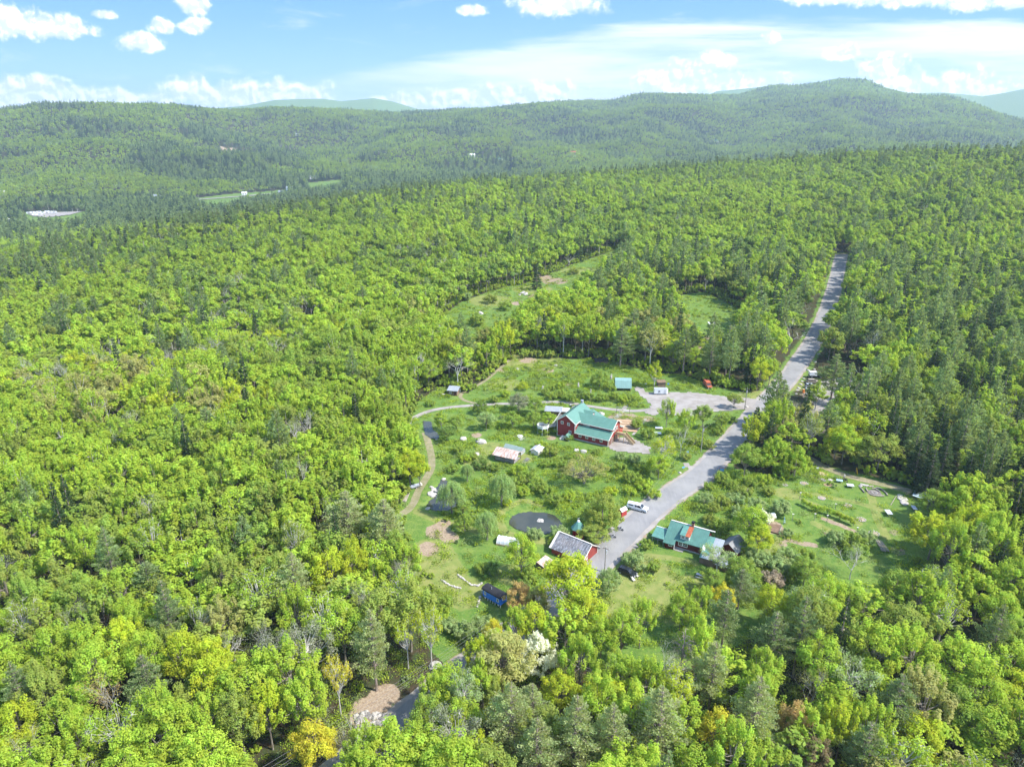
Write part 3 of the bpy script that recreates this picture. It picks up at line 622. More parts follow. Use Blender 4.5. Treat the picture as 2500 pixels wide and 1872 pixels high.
L_ = '''pine 636 1258 20 pinel 4.6|pine 750 1108 17 pinel 6|pine 832 1128 17 pinel 5.5|round 712 1238 16 ylime 5|pine 805 1385 20 pinel 4|bare 800 1315 15 grey 4|airy 877 1362 16 ylime 3|airy 929 1362 16 ylime 3
airy 728 1462 16 yellow 2.6|fan 444 1562 16 lime 4|round 516 1554 16 olive 3.8|fan 576 1530 16 ylime 3.8|dome 388 1520 14 olive 4|dome 420 1500 13 deep 3.5|airy 596 1424 16 grey 4|airy 660 1400 16 grey 4.5|bare 248 1518 15 orange 4|bare 68 1622 14 tan 4|bare 424 1354 14 grey 3.5
fan 288 1330 15 lime 3.5|fan 484 1338 15 tan 4|round 680 1606 14 yellow 4|bare 742 1592 12 tan 3.5|fan 785 1606 13 lime 3|dome 1162 1400 11 blossom 4.4|round 1228 1255 17 ylime 6.6|round 1262 1325 14 ylime 5|round 1150 1345 12 ylime 4|fan 1118 1348 11 lime 3.4|fan 1066 1402 12 lime 3.4|round 970 1475 12 lime 4|fan 940 1500 12 lime 3.6|round 905 1600 12 green 4|round 1120 1285 9 orange 3|round 1160 1296 8 tan 3
fan 1031 1418 12 ylime 3|fan 1042 1468 12 lime 3.5|fan 1072 1500 10 olive 2.5|round 1212 1490 10 ylime 3.6|round 1066 1367 9 yellow 2.4|fan 1254 1425 15 green 4|fan 1341 1452 13 green 3.6|round 1345 1360 13 green 4|fan 1386 1334 13 lime 3|round 1300 1372 12 lime 3.6|airy 1001 1500 13 pale 3.5|round 1001 1550 12 lime 3.6
round 925 1543 12 mid 3.5|airy 985 1580 14 grey 4.2|pine 1150 1530 15 pinel 4|pine 1104 1543 19 pinel 4.5|pine 1245 1575 20 pinel 4.8|pine 1322 1590 19 pinel 4|pine 1424 1562 21 pinel 5.4|pine 1160 1615 18 pinel 4.5|fan 1034 1625 11 ylime 2.6|pine 1567 1330 17 pine 4.2|pine 1671 1379 17 pine 4.6
pine 1541 1450 18 pinel 4.6|pine 1632 1535 20 pinel 5|round 1552 1585 14 yellow 3.6|fan 1646 1452 14 green 4|round 1667 1303 12 ylime 3.4|round 1718 1318 12 lime 3.4|round 1473 1311 11 green 3.4|fan 1516 1300 11 green 3|round 1560 1296 11 yellow 3|airy 1750 1300 14 pale 3.6|round 1797 1340 13 lime 4
round 1826 1298 13 mid 3.4|snag 1475 1415 14 dead 2.6|bare 1764 1405 13 pale 3|round 1948 1350 14 olive 5|airy 2042 1329 14 lime 4|round 1937 1272 13 mid 4.4|airy 2009 1264 13 mid 4|pine 1937 1522 18 pine 4.6|fan 1998 1480 14 green 4|round 2081 1534 14 mid 4.5|round 2135 1582 14 green 5
round 1985 1594 13 ylime 4.6|fan 1757 1582 14 lime 3.6|fan 1822 1563 15 ylime 3.6|pine 1869 1624 17 pine 4.4|round 1716 1563 13 orange 3|round 1761 1634 12 brown 3|airy 1840 1465 15 pale 4.6|bare 1750 1498 13 tan 3.4|round 2164 1329 14 green 4.5|round 2189 1388 14 mid 4.5|fan 2020 1145 14 ylime 6|round 2016 1085 10 mid 3.6
round 2052 1092 12 lime 4|spruce 2081 950 18 pine 4.6|round 1905 968 13 olive 6|round 1828 948 14 lime 5|round 1850 925 13 ylime 4|spruce 2013 1010 15 spruce 4|spruce 1985 985 15 spruce 4|spruce 2040 995 16 spruce 4|round 1613 985 11 mid 4.6|dome 1676 968 12 green 5.6|dome 1722 985 11 green 4.6|airy 1754 925 15 olive 4.4
spruce 1691 852 15 pine 5|round 1673 892 12 lime 4|round 1640 918 10 lime 3.4|bare 1718 893 10 grey 3.4|round 1809 950 13 ylime 4|column 1767 846 12 green 3|pine 1804 805 20 pine 6|fan 1442 885 11 lime 3.2|fan 1483 908 11 lime 3.4|bare 1473 945 11 lime 3|round 1520 892 9 mid 3.6|airy 1436 970 12 ylime 4.2|round 1424 1000 9 lime 3.6
round 1587 862 6 olive 3|round 1560 905 6 mid 3|pine 1538 760 20 pine 5|pine 1574 744 22 pine 5.6|pine 1613 740 20 pine 5|round 1640 800 14 ylime 4.4|round 1665 795 13 lime 3.6|round 1455 758 14 green 4.6|column 1416 800 12 ylime 2.4|pine 1343 734 20 pine 6.4|pine 1368 700 20 pine 5|dome 1296 812 8 mid 4.2|dome 1302 1094 12 olive 5.4
round 1286 1152 6 olive 4.2|oldapple 1262 1008 9 tan 7|willow 1084 1050 10 willow 4.6|willow 1052 1130 8 willow 3.7|willow 975 1066 10 willow 4.4|round 1000 1095 5 mid 2.4|dome 1003 1122 5.5 mid 2.9|willow 1009 1016 6 willow 2.4|round 1126 1192 13 lime 3.9|dome 1315 1244 7 pale 3.2|round 1624 1125 12 green 4.6|round 1640 1160 9 ylime 3.6|airy 1552 1203 8 pale 3.8
round 1606 1234 9 mid 4|bare 1843 1214 8 pale 4|round 1741 1230 8 mid 3.4|pine 1600 1262 11 pine 4.2|round 1541 1250 7 mid 3|column 953 902 8 green 1.9|round 1050 904 7 pale 3.3|round 985 911 6 mid 3|dome 1037 874 6 deep 3|round 1121 866 7 grey 4.4|round 1107 902 7 mid 3|round 1153 903 7 mid 3|round 1157 872 7 mid 3.4|round 1185 905 7 green 2.8|dome 1129 830 4 ylime 2.4
round 965 935 5 deep 3|spruce 1160 590 17 spruce 3.6|airy 1350 590 13 pale 4|round 925 800 12 green 4|round 945 792 12 lime 4|fan 870 1215 12 green 4.6|round 850 1180 12 mid 4|round 884 1000 13 ylime 4.4|round 868 945 13 green 4.4|fan 905 1010 11 ylime 3|round 1500 770 12 green 3.6|spruce 1868 905 15 spruce 3.4|spruce 1935 938 16 spruce 3.6|spruce 1962 930 15 spruce 3.4|spruce 1890 905 15 spruce 3.4|pine 1845 900 16 pine 4|round 1800 905 12 mid 4'''
for ln in L_.replace('\n', '|').split('|'):
    k, x, y, h, t, r = ln.split(); tr(k, float(x), float(y), float(h), t, float(r))
SH = '''1154 1153 2.2 pale|1207 1151 2.6 pale|1200 1168 2 lime|1369 1208 2.9 pale|1225 1175 1.8 olive|1524 1076 2.4 pale|1562 1082 2.2 olive|1540 1095 2 olive|1590 1075 2.3 pale|1633 1089 2.8 pale|1687 1095 3 pale|1651 1117 2.6 blossom|1561 1136 2.8 mid|1534 1120 2.2 olive|1600 1105 2.6 pale|1610 1060 2.2 olive|1580 1045 2 mid|1660 1060 2 olive|1530 1050 1.8 mid
1638 1206 3 pale|1678 1219 3.2 pale|1669 1252 2.8 pink|1700 1200 2.6 pale|1843 1168 3 mid|1807 1162 2.8 pale|1870 1160 2.8 pale|1850 1185 2.6 mid|1744 1200 2.4 mid|1720 1240 2.6 mid|1600 1180 2.2 mid|1090 850 2.2 green|1066 862 2 mid|1190 855 2.2 mid|1210 850 2.4 mid|1232 858 2.6 mid|1250 848 2.2 deep|1275 855 2.6 mid|1300 858 2.4 mid|1325 855 2.4 mid|1345 862 2.2 green|1365 860 2 mid
1320 838 2 mid|1210 832 2 green|1190 838 1.9 mid|1178 845 2 mid|990 970 2 mid|1041 1001 2.6 deep|1020 985 1.8 mid|1120 1015 2.4 green|1140 1030 2.6 mid|1160 1045 2.8 mid|1115 1040 2.4 mid|1130 1060 2.2 green|1095 1085 1.6 ylime|1180 1060 2.4 mid|1200 1080 2.4 mid|1230 1070 2 lime|1340 1010 2.4 mid|1365 1030 2.6 mid|1390 1045 2.4 lime|1370 990 2.2 pale|1340 985 1.8 pale|1410 1065 2.2 lime|1385 1010 2.2 mid|1320 1060 2 ylime
1190 975 2.6 olive|1170 960 2 green|1180 1000 1.8 mid|1210 1000 2 mid|1235 985 1.8 mid|1000 1360 2.6 pale|1040 1350 2.6 pale|1025 1380 2.6 deep|1060 1385 2.8 deep|1060 1230 2.2 deep|1040 1225 2 mid|1140 1240 2.4 mid|1130 1262 2 deep|970 1350 2.2 pale|1230 945 1.4 mid|1290 975 1.6 mid|930 870 1.8 mid|1500 950 2.2 olive|1550 930 2.2 mid|1530 960 2 olive|1580 905 2 mid|1480 985 2 olive|1200 925 2.2 mid|1175 930 2 mid|980 1010 2 mid
1005 990 2 green|1070 1010 1.8 mid|1375 915 2.4 mid|1400 935 2.6 mid|1360 1060 1.8 lime|1480 935 1.8 mid|1620 1040 2.2 mid|1650 1035 2.4 green|1690 1020 2.4 green|1560 1030 2.6 mid|1510 1095 1.6 mid|1395 1175 1.8 mid|1410 1225 1.8 mid|1700 1150 1.6 pale|1060 645 4 olive|1030 690 4.4 mid|1090 660 3.6 mid|1010 640 3.4 pale|1120 590 3 olive|990 705 4 mid|1240 585 3.4 olive|1080 700 3.6 mid|1110 690 4 mid|1150 680 3.6 deep|1190 660 4 mid|1060 730 4 green|1000 740 4 mid|1040 760 4 green|1150 705 4.5 mid|1230 640 4 mid|1500 740 3 mid|1530 760 4 green|960 1300 1.8 mid|950 1330 2.2 green'''
for ln in SH.replace('\n', '|').split('|'):
    x, y, r, t = ln.split(); tr('shrub', float(x), float(y), float(r) * 1.5, t, float(r), frac=.45)
# ---- random fill of the woods
rs = np.random.RandomState(5)
def jitgrid(r0, r1, sp_, azm=43):
    x1 = r1 * math.sin(R(azm)); X, Y = np.meshgrid(np.arange(-x1, x1, sp_), np.arange(0, r1, sp_ * .87), indexing='ij')
    X = X + (np.arange(X.shape[1]) % 2)[None, :] * sp_ * .5
    X = X + rs.uniform(-.36, .36, X.shape) * sp_; Y = Y + rs.uniform(-.36, .36, Y.shape) * sp_
    r_ = np.hypot(X, Y); a_ = np.abs(np.degrees(np.arctan2(X, np.maximum(Y, 1e-3))))
    k = (r_ >= r0) & (r_ < r1) & (a_ < azm); return X[k], Y[k]
parts_ = [jitgrid(56, 260, 6.1, 56), jitgrid(260, 650, 7.3), jitgrid(650, 1300, 8.2), jitgrid(1300, 2200, 9.5), jitgrid(2200, 3600, 12.0), jitgrid(3600, 4900, 15.5)]
fXs, fYs, fS_ = [], [], []
for (X, Y), s_ in zip(parts_, [1.1, 1.26, 1.38, 1.2, 1.35, 1.7]): fXs.append(X); fYs.append(Y); fS_.append(np.full(len(X), s_))
TX, TY, TS = map(np.concatenate, (fXs, fYs, fS_))
far_r = np.hypot(TX, TY)
keep = ~cleared(TX, TY, 0) & (far_r < np.interp(TX / np.maximum(TY, 1), SKX, SKR) + 260)
# trunks may not stand where their crowns would reach over a clearing's near edge
hp = np.array([(t['p'][0], t['p'][1], t['r']) for t in trees if t['kind'] != 'shrub'])
nearm = far_r < 420
ok = np.ones(len(TX), bool)
for (hx, hy, hr) in hp: ok[nearm] &= np.hypot(TX[nearm] - hx, TY[nearm] - hy) > max(hr * 1.05, 2.6)
rd = segdist(TX, TY, road); ok &= ~((rd < 7.5) & (far_r < 1200))
for pl, mg in ((farm, 2.0), (meadow, 2.0), (lot, 2.)):
    ok[nearm] &= segdist(TX[nearm], TY[nearm], list(pl) + [pl[0]]) > mg
keep &= ok
TX, TY, TS, far_r = TX[keep], TY[keep], TS[keep], far_r[keep]
TZ = H(TX, TY)
tanv = TX / np.maximum(TY, 1)
# species and colour fields
cf = fbm(TX, TY, 110, 3, 60); cf2 = fbm(TX, TY, 420, 3, 66); q = rs.rand(len(TX)); q2 = rs.rand(len(TX))
crest = np.interp(tanv, CRX, CRR)
pcon = .05 + np.where(far_r > 450, .14, .5) * sstep(.56, .72, cf) * (TX > -120) + .05 * sstep(.6, .75, cf)
pcon = pcon + .75 * sstep(crest - 120, crest + 260, far_r) * (far_r < 2000) * sstep(.36, .55, cf2 + .2 * (tanv > -.35))
pcon = pcon + .24 * ((TX > 45) & (far_r < 520) & (TY > 150)) + .08 * ((TX > 0) & (TY < 140)); pcon = np.where(far_r < 500, np.minimum(pcon, np.where(TX < 0, .06, .42)), pcon)
pcon = np.where(far_r > 2000, .06 + .8 * sstep(.58, .70, cf) + .6 * sstep(.58, .66, cf2) , pcon)
pgrey = .05 + .30 * sstep(.5, .7, fbm(TX, TY, 160, 3, 90)) * (TX < 60)
pgrey = np.where(far_r < 300, .05, pgrey)
sp_i = np.zeros(len(TX), int)      # 0 round 1 fan 2 airy 3 pine 4 spruce 5 bare
sp_i[q2 < .40] = 1; sp_i[(q2 > .40) & (q2 < .52)] = 2
far0 = far_r > 300; sp_i[far0 & (q2 < .32)] = 0
sp_i[q < pgrey] = 5; cn = q > 1 - pcon; sp_i[cn] = np.where(rs.rand(cn.sum()) < np.where(far_r[cn] > 1300, .45, .62), 3, 4)
pal_near = np.array([T['mid'], T['mid'], T['green'], T['green'], T['olive'], T['lime'], T['lime'], T['lime'], T['ylime'], T['tan']])
pal_mid = np.array([T['deep'], T['mid'], T['mid'], T['green'], T['green'], T['green'], T['lime'], T['lime'], T['olive'], T['lime']])
pal_far = np.array([T['deep'], T['mid'], T['mid'], T['mid'], T['green'], T['green'], T['green'], T['pale'], T['olive'], T['lime']])
pf = np.clip((fbm(TX, TY, 70, 3, 300) - .5) * 2.2 + .5, 0, .999); ci = np.clip(((.5 * pf + .5 * rs.rand(len(TX))) * 1.25 - .12) * 10, 0, 9).astype(int)
tint = np.where((far_r < 330)[:, None], pal_near[ci], np.where((far_r + 700 * rs.rand(len(TX)) < 1400)[:, None], pal_mid[ci], pal_far[ci]))
isb = sp_i == 5; tint[isb] = np.array(T['grey']); pm = sp_i == 3; tint[pm] = np.array(T['pine']); sm = sp_i == 4; tint[sm] = np.array(T['spruce'])
tint = tint * np.interp(far_r, [0, 300, 700, 1300, 2500, 5000], [1.08, 1.06, 1.0, .96, 1.0, 1.08])[:, None] * rs.uniform(.88, 1.12, (len(TX), 1)) * (.9 + .25 * (fbm(TX, TY, 260, 3, 70)[:, None] - .3))
hgt = rs.uniform(.72, 1.14, len(TX)) * TS; rad_s = (rs.uniform(.8, 1.25, len(TX)) * (.9 + .35 * (fbm(TX, TY, 45, 2, 310) - .3))) * TS
hgt = np.where((far_r < 170), hgt * 1.0, hgt)
low_v = (far_r > 1350) & (far_r < 1800); hgt = np.where(low_v, hgt * .8, hgt)
# nothing may grow where it would stand in front of the farm's buildings and the marked trees
ppx, ppy, _ = proj(TX, TY, TZ + 8.0 * hgt); ppx /= KD; ppy /= KD
prot = [(1162, 1405, 62, 75), (1070, 1300, 60, 55), (1235, 1190, 50, 45), (1475, 1200, 90, 60), (975, 855, 30, 35), (1350, 850, 40, 40), (1540, 900, 60, 30), (1240, 1280, 55, 40), (805, 1400, 40, 60), (1440, 1280, 110, 60), (1850, 1150, 110, 50), (900, 1180, 40, 60)]
kp = np.ones(len(TX), bool)
for (a, b, ra, rb) in prot: kp &= ~(((ppx - a) / ra) ** 2 + ((ppy - b) / rb) ** 2 < 1)
TX, TY, TS, far_r, TZ, tanv, sp_i, tint, hgt, rad_s, ci = [a[kp] for a in (TX, TY, TS, far_r, TZ, tanv, sp_i, tint, hgt, rad_s, ci)]
# projected size -> the largest become individual trees
pxx, pyy, dep = proj(TX, TY, TZ + 8)
infr = (pxx > -40) & (pxx < 2540) & (pyy > 100) & (pyy < 1960) & (TY > 20)
hb = [t for t in trees if t['kind'] != 'shrub']
want = 298 - len(hb)
score = np.where(infr, hgt * 14 / dep, 0)
sel = np.argsort(-score)[:want]
ind = np.zeros(len(TX), bool); ind[sel] = True
KN = ['round', 'fan', 'airy', 'pine', 'spruce', 'bare']
def tintkey(c_):
    return min(T, key=lambda k: sum((a - b) ** 2 for a, b in zip(T[k], c_)) + (9 if k in ('blossom', 'pink', 'dead', 'brown', 'orange') else 0))
for i in sel:
    k = KN[sp_i[i]]; sc = hgt[i] if k not in ('pine', 'spruce') else hgt[i] * 1.0
    trees.append(dict(kind=k, p=(TX[i], TY[i], TZ[i]), sz=sc, sr=rad_s[i] * (1.0), tint=tuple(tint[i]), tk=tintkey(pal_near[ci[i]]) if k in ('round', 'fan', 'airy') else ('grey' if k == 'bare' else k), var=rngT.randrange(NV.get(k, 1)), rz=rngT.uniform(0, 6.28), name=None, look=None, hand=False, h=NOMH[k] * sc, r=NOMR[k] * rad_s[i]))
print('individual trees', len(trees), 'forest', (~ind).sum())

# ---- names and labels that single each one out
CN = dict(lime='lime-green', ylime='yellow-green', yellow='golden-yellow', mid='mid-green', deep='dark green', green='bright green', olive='olive-green', tan='tan-tinged', orange='orange-tinged', grey='grey-green', pine='blue-green', pinel='pale grey-green',
          spruce='dark', willow='pale green', blossom='white-blossomed', pale='pale grey-green', pink='pinkish', dead='reddish-grey', brown='brown-leaved')
KW = dict(round=('broadleaf_tree', 'round-crowned tree', 'tree'), fan=('maple_tree', 'upswept maple', 'tree'), airy=('birch_tree', 'thin-crowned tree', 'tree'), column=('poplar_tree', 'narrow tree', 'tree'), pine=('pine_tree', 'pine', 'pine tree'),
          spruce=('spruce_tree', 'spruce', 'spruce tree'), bare=('bare_tree', 'half-bare tree', 'tree'), snag=('dead_tree', 'dead snag', 'tree'), willow=('willow_tree', 'willow', 'tree'), dome=('bushy_tree', 'bushy tree', 'tree'), oldapple=('apple_tree', 'gnarled spreading tree', 'tree'), shrub=('shrub', 'shrub', 'shrub'))
LM = [('the large round pond', 1155, 1120), ('the narrow bent pond', 965, 1065), ('the small upper pond', 935, 925), ('the blue hut', 1070, 1275), ('the white-blossomed tree', 1162, 1400), ('the stony bank at the lower road', 800, 1560), ('the big red barn', 1265, 915), ('the red farmhouse', 1475, 1160),
      ('the stone fire ring', 1890, 1058), ('the parked cars', 1765, 815), ('the picture\'s lower left corner', 60, 1620), ('the picture\'s lower right corner', 2150, 1620), ('the reddish dead snag', 1475, 1415), ('the tan sandy patch', 950, 1145), ('the white pickup', 1376, 1095),
      ('the green gambrel shed', 1348, 823), ('the slate-roofed red barn', 1240, 1180), ('the rust-roofed open shed', 1100, 978), ('the upright log pile', 1905, 1180), ('the vine row', 1790, 1115), ('the grey hillside hut', 975, 845), ('the white trailer', 1427, 842), ('the road junction', 1640, 875), ('the black car', 1356, 1233),
      ('the picture\'s left edge', 40, 1400), ('the picture\'s right edge', 2170, 1400), ('the bottom middle of the picture', 1200, 1640), ('the upper meadow', 1130, 640), ('the tall bare-trunked pine', 805, 1392)]
from collections import defaultdict
byg = defaultdict(list)
for t in trees:
    X, Y, _ = proj(t['p'][0], t['p'][1], t['p'][2] + t['h'] * .5); X /= KD; Y /= KD; t['D'] = (X, Y)
    lm = min(LM, key=lambda l: (l[1] - X) ** 2 + ((l[2] - Y) * 1.4) ** 2)
    dx, dy = X - lm[1], (Y - lm[2]) * 1.4; dist = math.hypot(dx, dy)
    rel = 'beside' if dist < 45 else ('left of' if dx < -abs(dy) else 'right of' if dx > abs(dy) else 'behind' if dy < 0 else 'in front of')
    t['key'] = (CN[t['tk']] + ' ' + KW[t['kind']][1], rel, lm[0])
    byg[t['key']].append(t)
ORD = ['first', 'second', 'third', 'fourth', 'fifth', 'sixth', 'seventh', 'eighth', 'ninth', 'tenth', 'eleventh', 'twelfth', 'thirteenth', 'fourteenth', 'fifteenth', 'sixteenth']
def plur(s_): return s_ + 's'
for k, ts_ in byg.items():
    ts_.sort(key=lambda t: t['D'][0]); n = len(ts_)
    for i, t in enumerate(ts_):
        if n == 1: t['label'] = f'{k[0]} {k[1]} {k[2]}'
        elif n == 2: t['label'] = f"{'left' if i == 0 else 'right'} one of two {plur(k[0])} {k[1]} {k[2]}"
        else: t['label'] = (f"leftmost of the {plur(k[0])} {k[1]} {k[2]}" if i == 0 else f"rightmost of the {plur(k[0])} {k[1]} {k[2]}" if i == n - 1 else f"{ORD[min(i, 15)]} from left of the {plur(k[0])} {k[1]} {k[2]}")
for t in trees:
    nm, _, cat = KW[t['kind']]; tm, cm = near_mesh(t['kind'], t['var'])
    e_ = bpy.data.objects.new(nm, None); S.collection.objects.link(e_); e_.location = t['p']; e_.rotation_euler = (0, 0, t['rz']); e_.scale = (t['sr'], t['sr'], t['sz']); e_.empty_display_size = .5
    lab = t['label']; 
    if len(lab.split()) < 4: lab = 'single ' + lab
    if len(lab.split()) > 16: lab = lab.replace("the picture's ", 'the ').replace(' of the picture', '').replace('the lower left corner','the lower left corner'); lab = lab.replace('the stony bank at the lower road', 'the stony road bank')
    tag(e_, lab, cat, 'shrubs on the farm' if nm == 'shrub' else 'trees in the woods and on the farm')
    a = link('trunk' if nm != 'shrub' else 'stem', tm, e_); b_ = link('crown' if nm != 'shrub' else 'foliage', cm, e_); b_['tint'] = [*[float(v) for v in t['tint']], 1.0]

# ---- the rest of the forest: one object, geometry nodes instancing plain meshes at the points
def scatter(name, protos, px_, py_, pz_, var, scl, tint_, kindlbl=None, rz=None):
    n = len(px_); me = bpy.data.meshes.new(name + '_points'); me.vertices.add(n); me.vertices.foreach_set('co', np.stack([px_, py_, pz_], -1).astype(np.float32).ravel())
    def A(nm_, ty, arr, key='value'): a = me.attributes.new(nm_, ty, 'POINT'); a.data.foreach_set(key, arr.ravel())
    A('variant', 'INT', np.asarray(var, np.int32)); A('scl', 'FLOAT_VECTOR', np.asarray(scl, np.float32), 'vector')
    A('rot', 'FLOAT_VECTOR', np.stack([np.zeros(n), np.zeros(n), np.random.RandomState(3).uniform(0, 6.28, n)], -1).astype(np.float32), 'vector')
    A('tint', 'FLOAT_COLOR', np.concatenate([tint_, np.ones((n, 1))], 1).astype(np.float32), 'color')
    o = link(name, me); tag(o, kind='stuff')
    ng = bpy.data.node_groups.new(name + '_nodes', 'GeometryNodeTree'); ng.interface.new_socket('Geometry', in_out='INPUT', socket_type='NodeSocketGeometry'); ng.interface.new_socket('Geometry', in_out='OUTPUT', socket_type='NodeSocketGeometry')
    gi = ng.nodes.new('NodeGroupInput'); go = ng.nodes.new('NodeGroupOutput'); jn = ng.nodes.new('GeometryNodeJoinGeometry')
    pts = ng.nodes.new('GeometryNodeMeshToPoints'); ng.links.new(gi.outputs[0], pts.inputs[0])
    iop = ng.nodes.new('GeometryNodeInstanceOnPoints'); ng.links.new(pts.outputs[0], iop.inputs['Points'])
    for me_ in reversed(protos):
        po = bpy.data.objects.new('proto', me_); oi = ng.nodes.new('GeometryNodeObjectInfo'); oi.inputs['Object'].default_value = po; oi.transform_space = 'ORIGINAL'
        g2i = ng.nodes.new('GeometryNodeGeometryToInstance'); ng.links.new(oi.outputs['Geometry'], g2i.inputs[0]); ng.links.new(g2i.outputs[0], jn.inputs[0])
    def NA(nm_, ty): nd = ng.nodes.new('GeometryNodeInputNamedAttribute'); nd.data_type = ty; nd.inputs[0].default_value = nm_; return nd.outputs[0]
    ng.links.new(jn.outputs[0], iop.inputs['Instance']); iop.inputs['Pick Instance'].default_value = True
    ng.links.new(NA('variant', 'INT'), iop.inputs['Instance Index']); ng.links.new(NA('scl', 'FLOAT_VECTOR'), iop.inputs['Scale'])
    e2r = ng.nodes.new('FunctionNodeEulerToRotation'); ng.links.new(NA('rot', 'FLOAT_VECTOR'), e2r.inputs[0]); ng.links.new(e2r.outputs[0], iop.inputs['Rotation'])
    ng.links.new(iop.outputs[0], go.inputs[0]); md = o.modifiers.new('scatter', 'NODES'); md.node_group = ng
    return o
def merged(lv, br, name, bark):
    V_, F, va = lv.V + br.V, list(lv.F) + [f + lv.n for f in br.F], lv.vary + br.vary
    nl = sum(len(f) for f in lv.F); nb_ = sum(len(f) for f in br.F)
    me = mesh_np(name, np.concatenate(V_), quads=np.concatenate(F), mats=[mleaf, bark], matidx=np.concatenate([np.zeros(nl), np.ones(nb_)]))
    a = me.attributes.new('vary', 'FLOAT_COLOR', 'FACE'); a.data.foreach_set('color', np.repeat(np.concatenate(va).astype(np.float32)[:, None], 4, 1).ravel()); return me
protos, pidx = [], {}
for lod, nv in (('M', 3), ('F', 3), ('X', 3)):
    for k in KN:
        pidx[(lod, k)] = len(protos)
        for v in range(nv):
            lv, br = make_tree(k, lod, 500 + v * 13 + sum(map(ord, k + lod)))
            protos.append(merged(lv, br, f'{k}_far', BARK.get(k, mbark)) if br.n else lv.mesh(f'{k}_far', mleaf))
rest = ~ind
li = np.where(far_r < 340, 0, np.where(far_r < 1150, 1, 2))
base_idx = np.array([[pidx[(l, k)] for k in KN] for l in 'MFX'])
var = base_idx[li, sp_i] + rs.randint(0, 3, len(TX))
forest = scatter('forest', protos, TX[rest], TY[rest], TZ[rest], var[rest], np.stack([rad_s, rad_s, hgt], -1)[rest], tint[rest])
tag(forest, 'dense spring woods covering the slopes and far hills', 'forest')
# low shrubs, weeds and rough herbs in the clearings
n = 26000
ax_, ay_ = rs.uniform(-75, 165, n), rs.uniform(120, 330, n)
n2 = 16000; ax_ = np.concatenate([ax_, rs.uniform(-110, 150, n2)]); ay_ = np.concatenate([ay_, rs.uniform(330, 640, n2)]); n += n2
k = (inpoly(ax_, ay_, farm) | inpoly(ax_, ay_, meadow) | inpoly(ax_, ay_, upper) | inpoly(ax_, ay_, glade)) & (segdist(ax_, ay_, road) > 6.0)
for pl, wd in ((track, 2.4), (lane, 2.3), (fork, 2.4), (trail, 2.5)): k &= segdist(ax_, ay_, pl) > wd
bad = [o for o in S.objects if o.name.startswith(('pond_water', 'gravel_yard'))]
for o in bad:
    v_ = np.empty(len(o.data.vertices) * 3, np.float32); o.data.vertices.foreach_get('co', v_); v_ = v_.reshape(-1, 3)[::2]
    kk = np.where(k)[0]
    dmin = np.full(len(kk), 1e9)
    for s0 in range(0, len(v_), 400):
        dd = np.hypot(ax_[kk][:, None] - v_[None, s0:s0 + 400, 0], ay_[kk][:, None] - v_[None, s0:s0 + 400, 1]).min(1); dmin = np.minimum(dmin, dd)
    k[kk[dmin < 1.5]] = False
# mown areas stay short
n4 = 60000; ex_, ey_ = rs.uniform(-120, 190, n4), rs.uniform(150, 620, n4); ke = ~cleared(ex_, ey_) & (segdist(ex_, ey_, road) > 5.5); dm_ = np.full(n4, 1e9)
for pl in (farm, meadow, upper, glade): dm_ = np.minimum(dm_, segdist(ex_, ey_, list(pl) + [pl[0]]))
ke &= (dm_ < 13) & (segdist(ex_, ey_, list(lot) + [lot[0]]) > 14) & (rs.rand(n4) < .55 - .03 * dm_); EDX, EDY = ex_[ke], ey_[ke]
mown = [DP([(1660, 1050), (1740, 1040), (1900, 1050), (2030, 1100), (1990, 1200), (1930, 1230), (1890, 1190), (1780, 1140), (1680, 1120)]), DP([(1290, 1230), (1380, 1190), (1500, 1215), (1560, 1260), (1500, 1330), (1330, 1400), (1240, 1380)]),
        DP([(1000, 980), (1080, 950), (1140, 975), (1180, 990), (1100, 1000), (1040, 1005)]), DP([(915, 1110), (1000, 1130), (1090, 1160), (1170, 1180), (1170, 1210), (1060, 1190), (1000, 1300), (920, 1270)])]
rough = sstep(.42, .62, fbm(ax_, ay_, 9, 3, 200))
for pl in mown: rough = np.where(inpoly(ax_, ay_, pl), rough * .10, rough)
HOLES = []
k &= rs.rand(n) < .15 + .85 * rough
n3 = 5000; bx_, by_ = rs.uniform(-75, 75, n3), rs.uniform(70, 175, n3); kb = ~cleared(bx_, by_) & (segdist(bx_, by_, road) > 5.2)
ax_, ay_, k = np.concatenate([ax_, bx_]), np.concatenate([ay_, by_]), np.concatenate([k, kb])
gx_, gy_ = ax_[k], ay_[k]
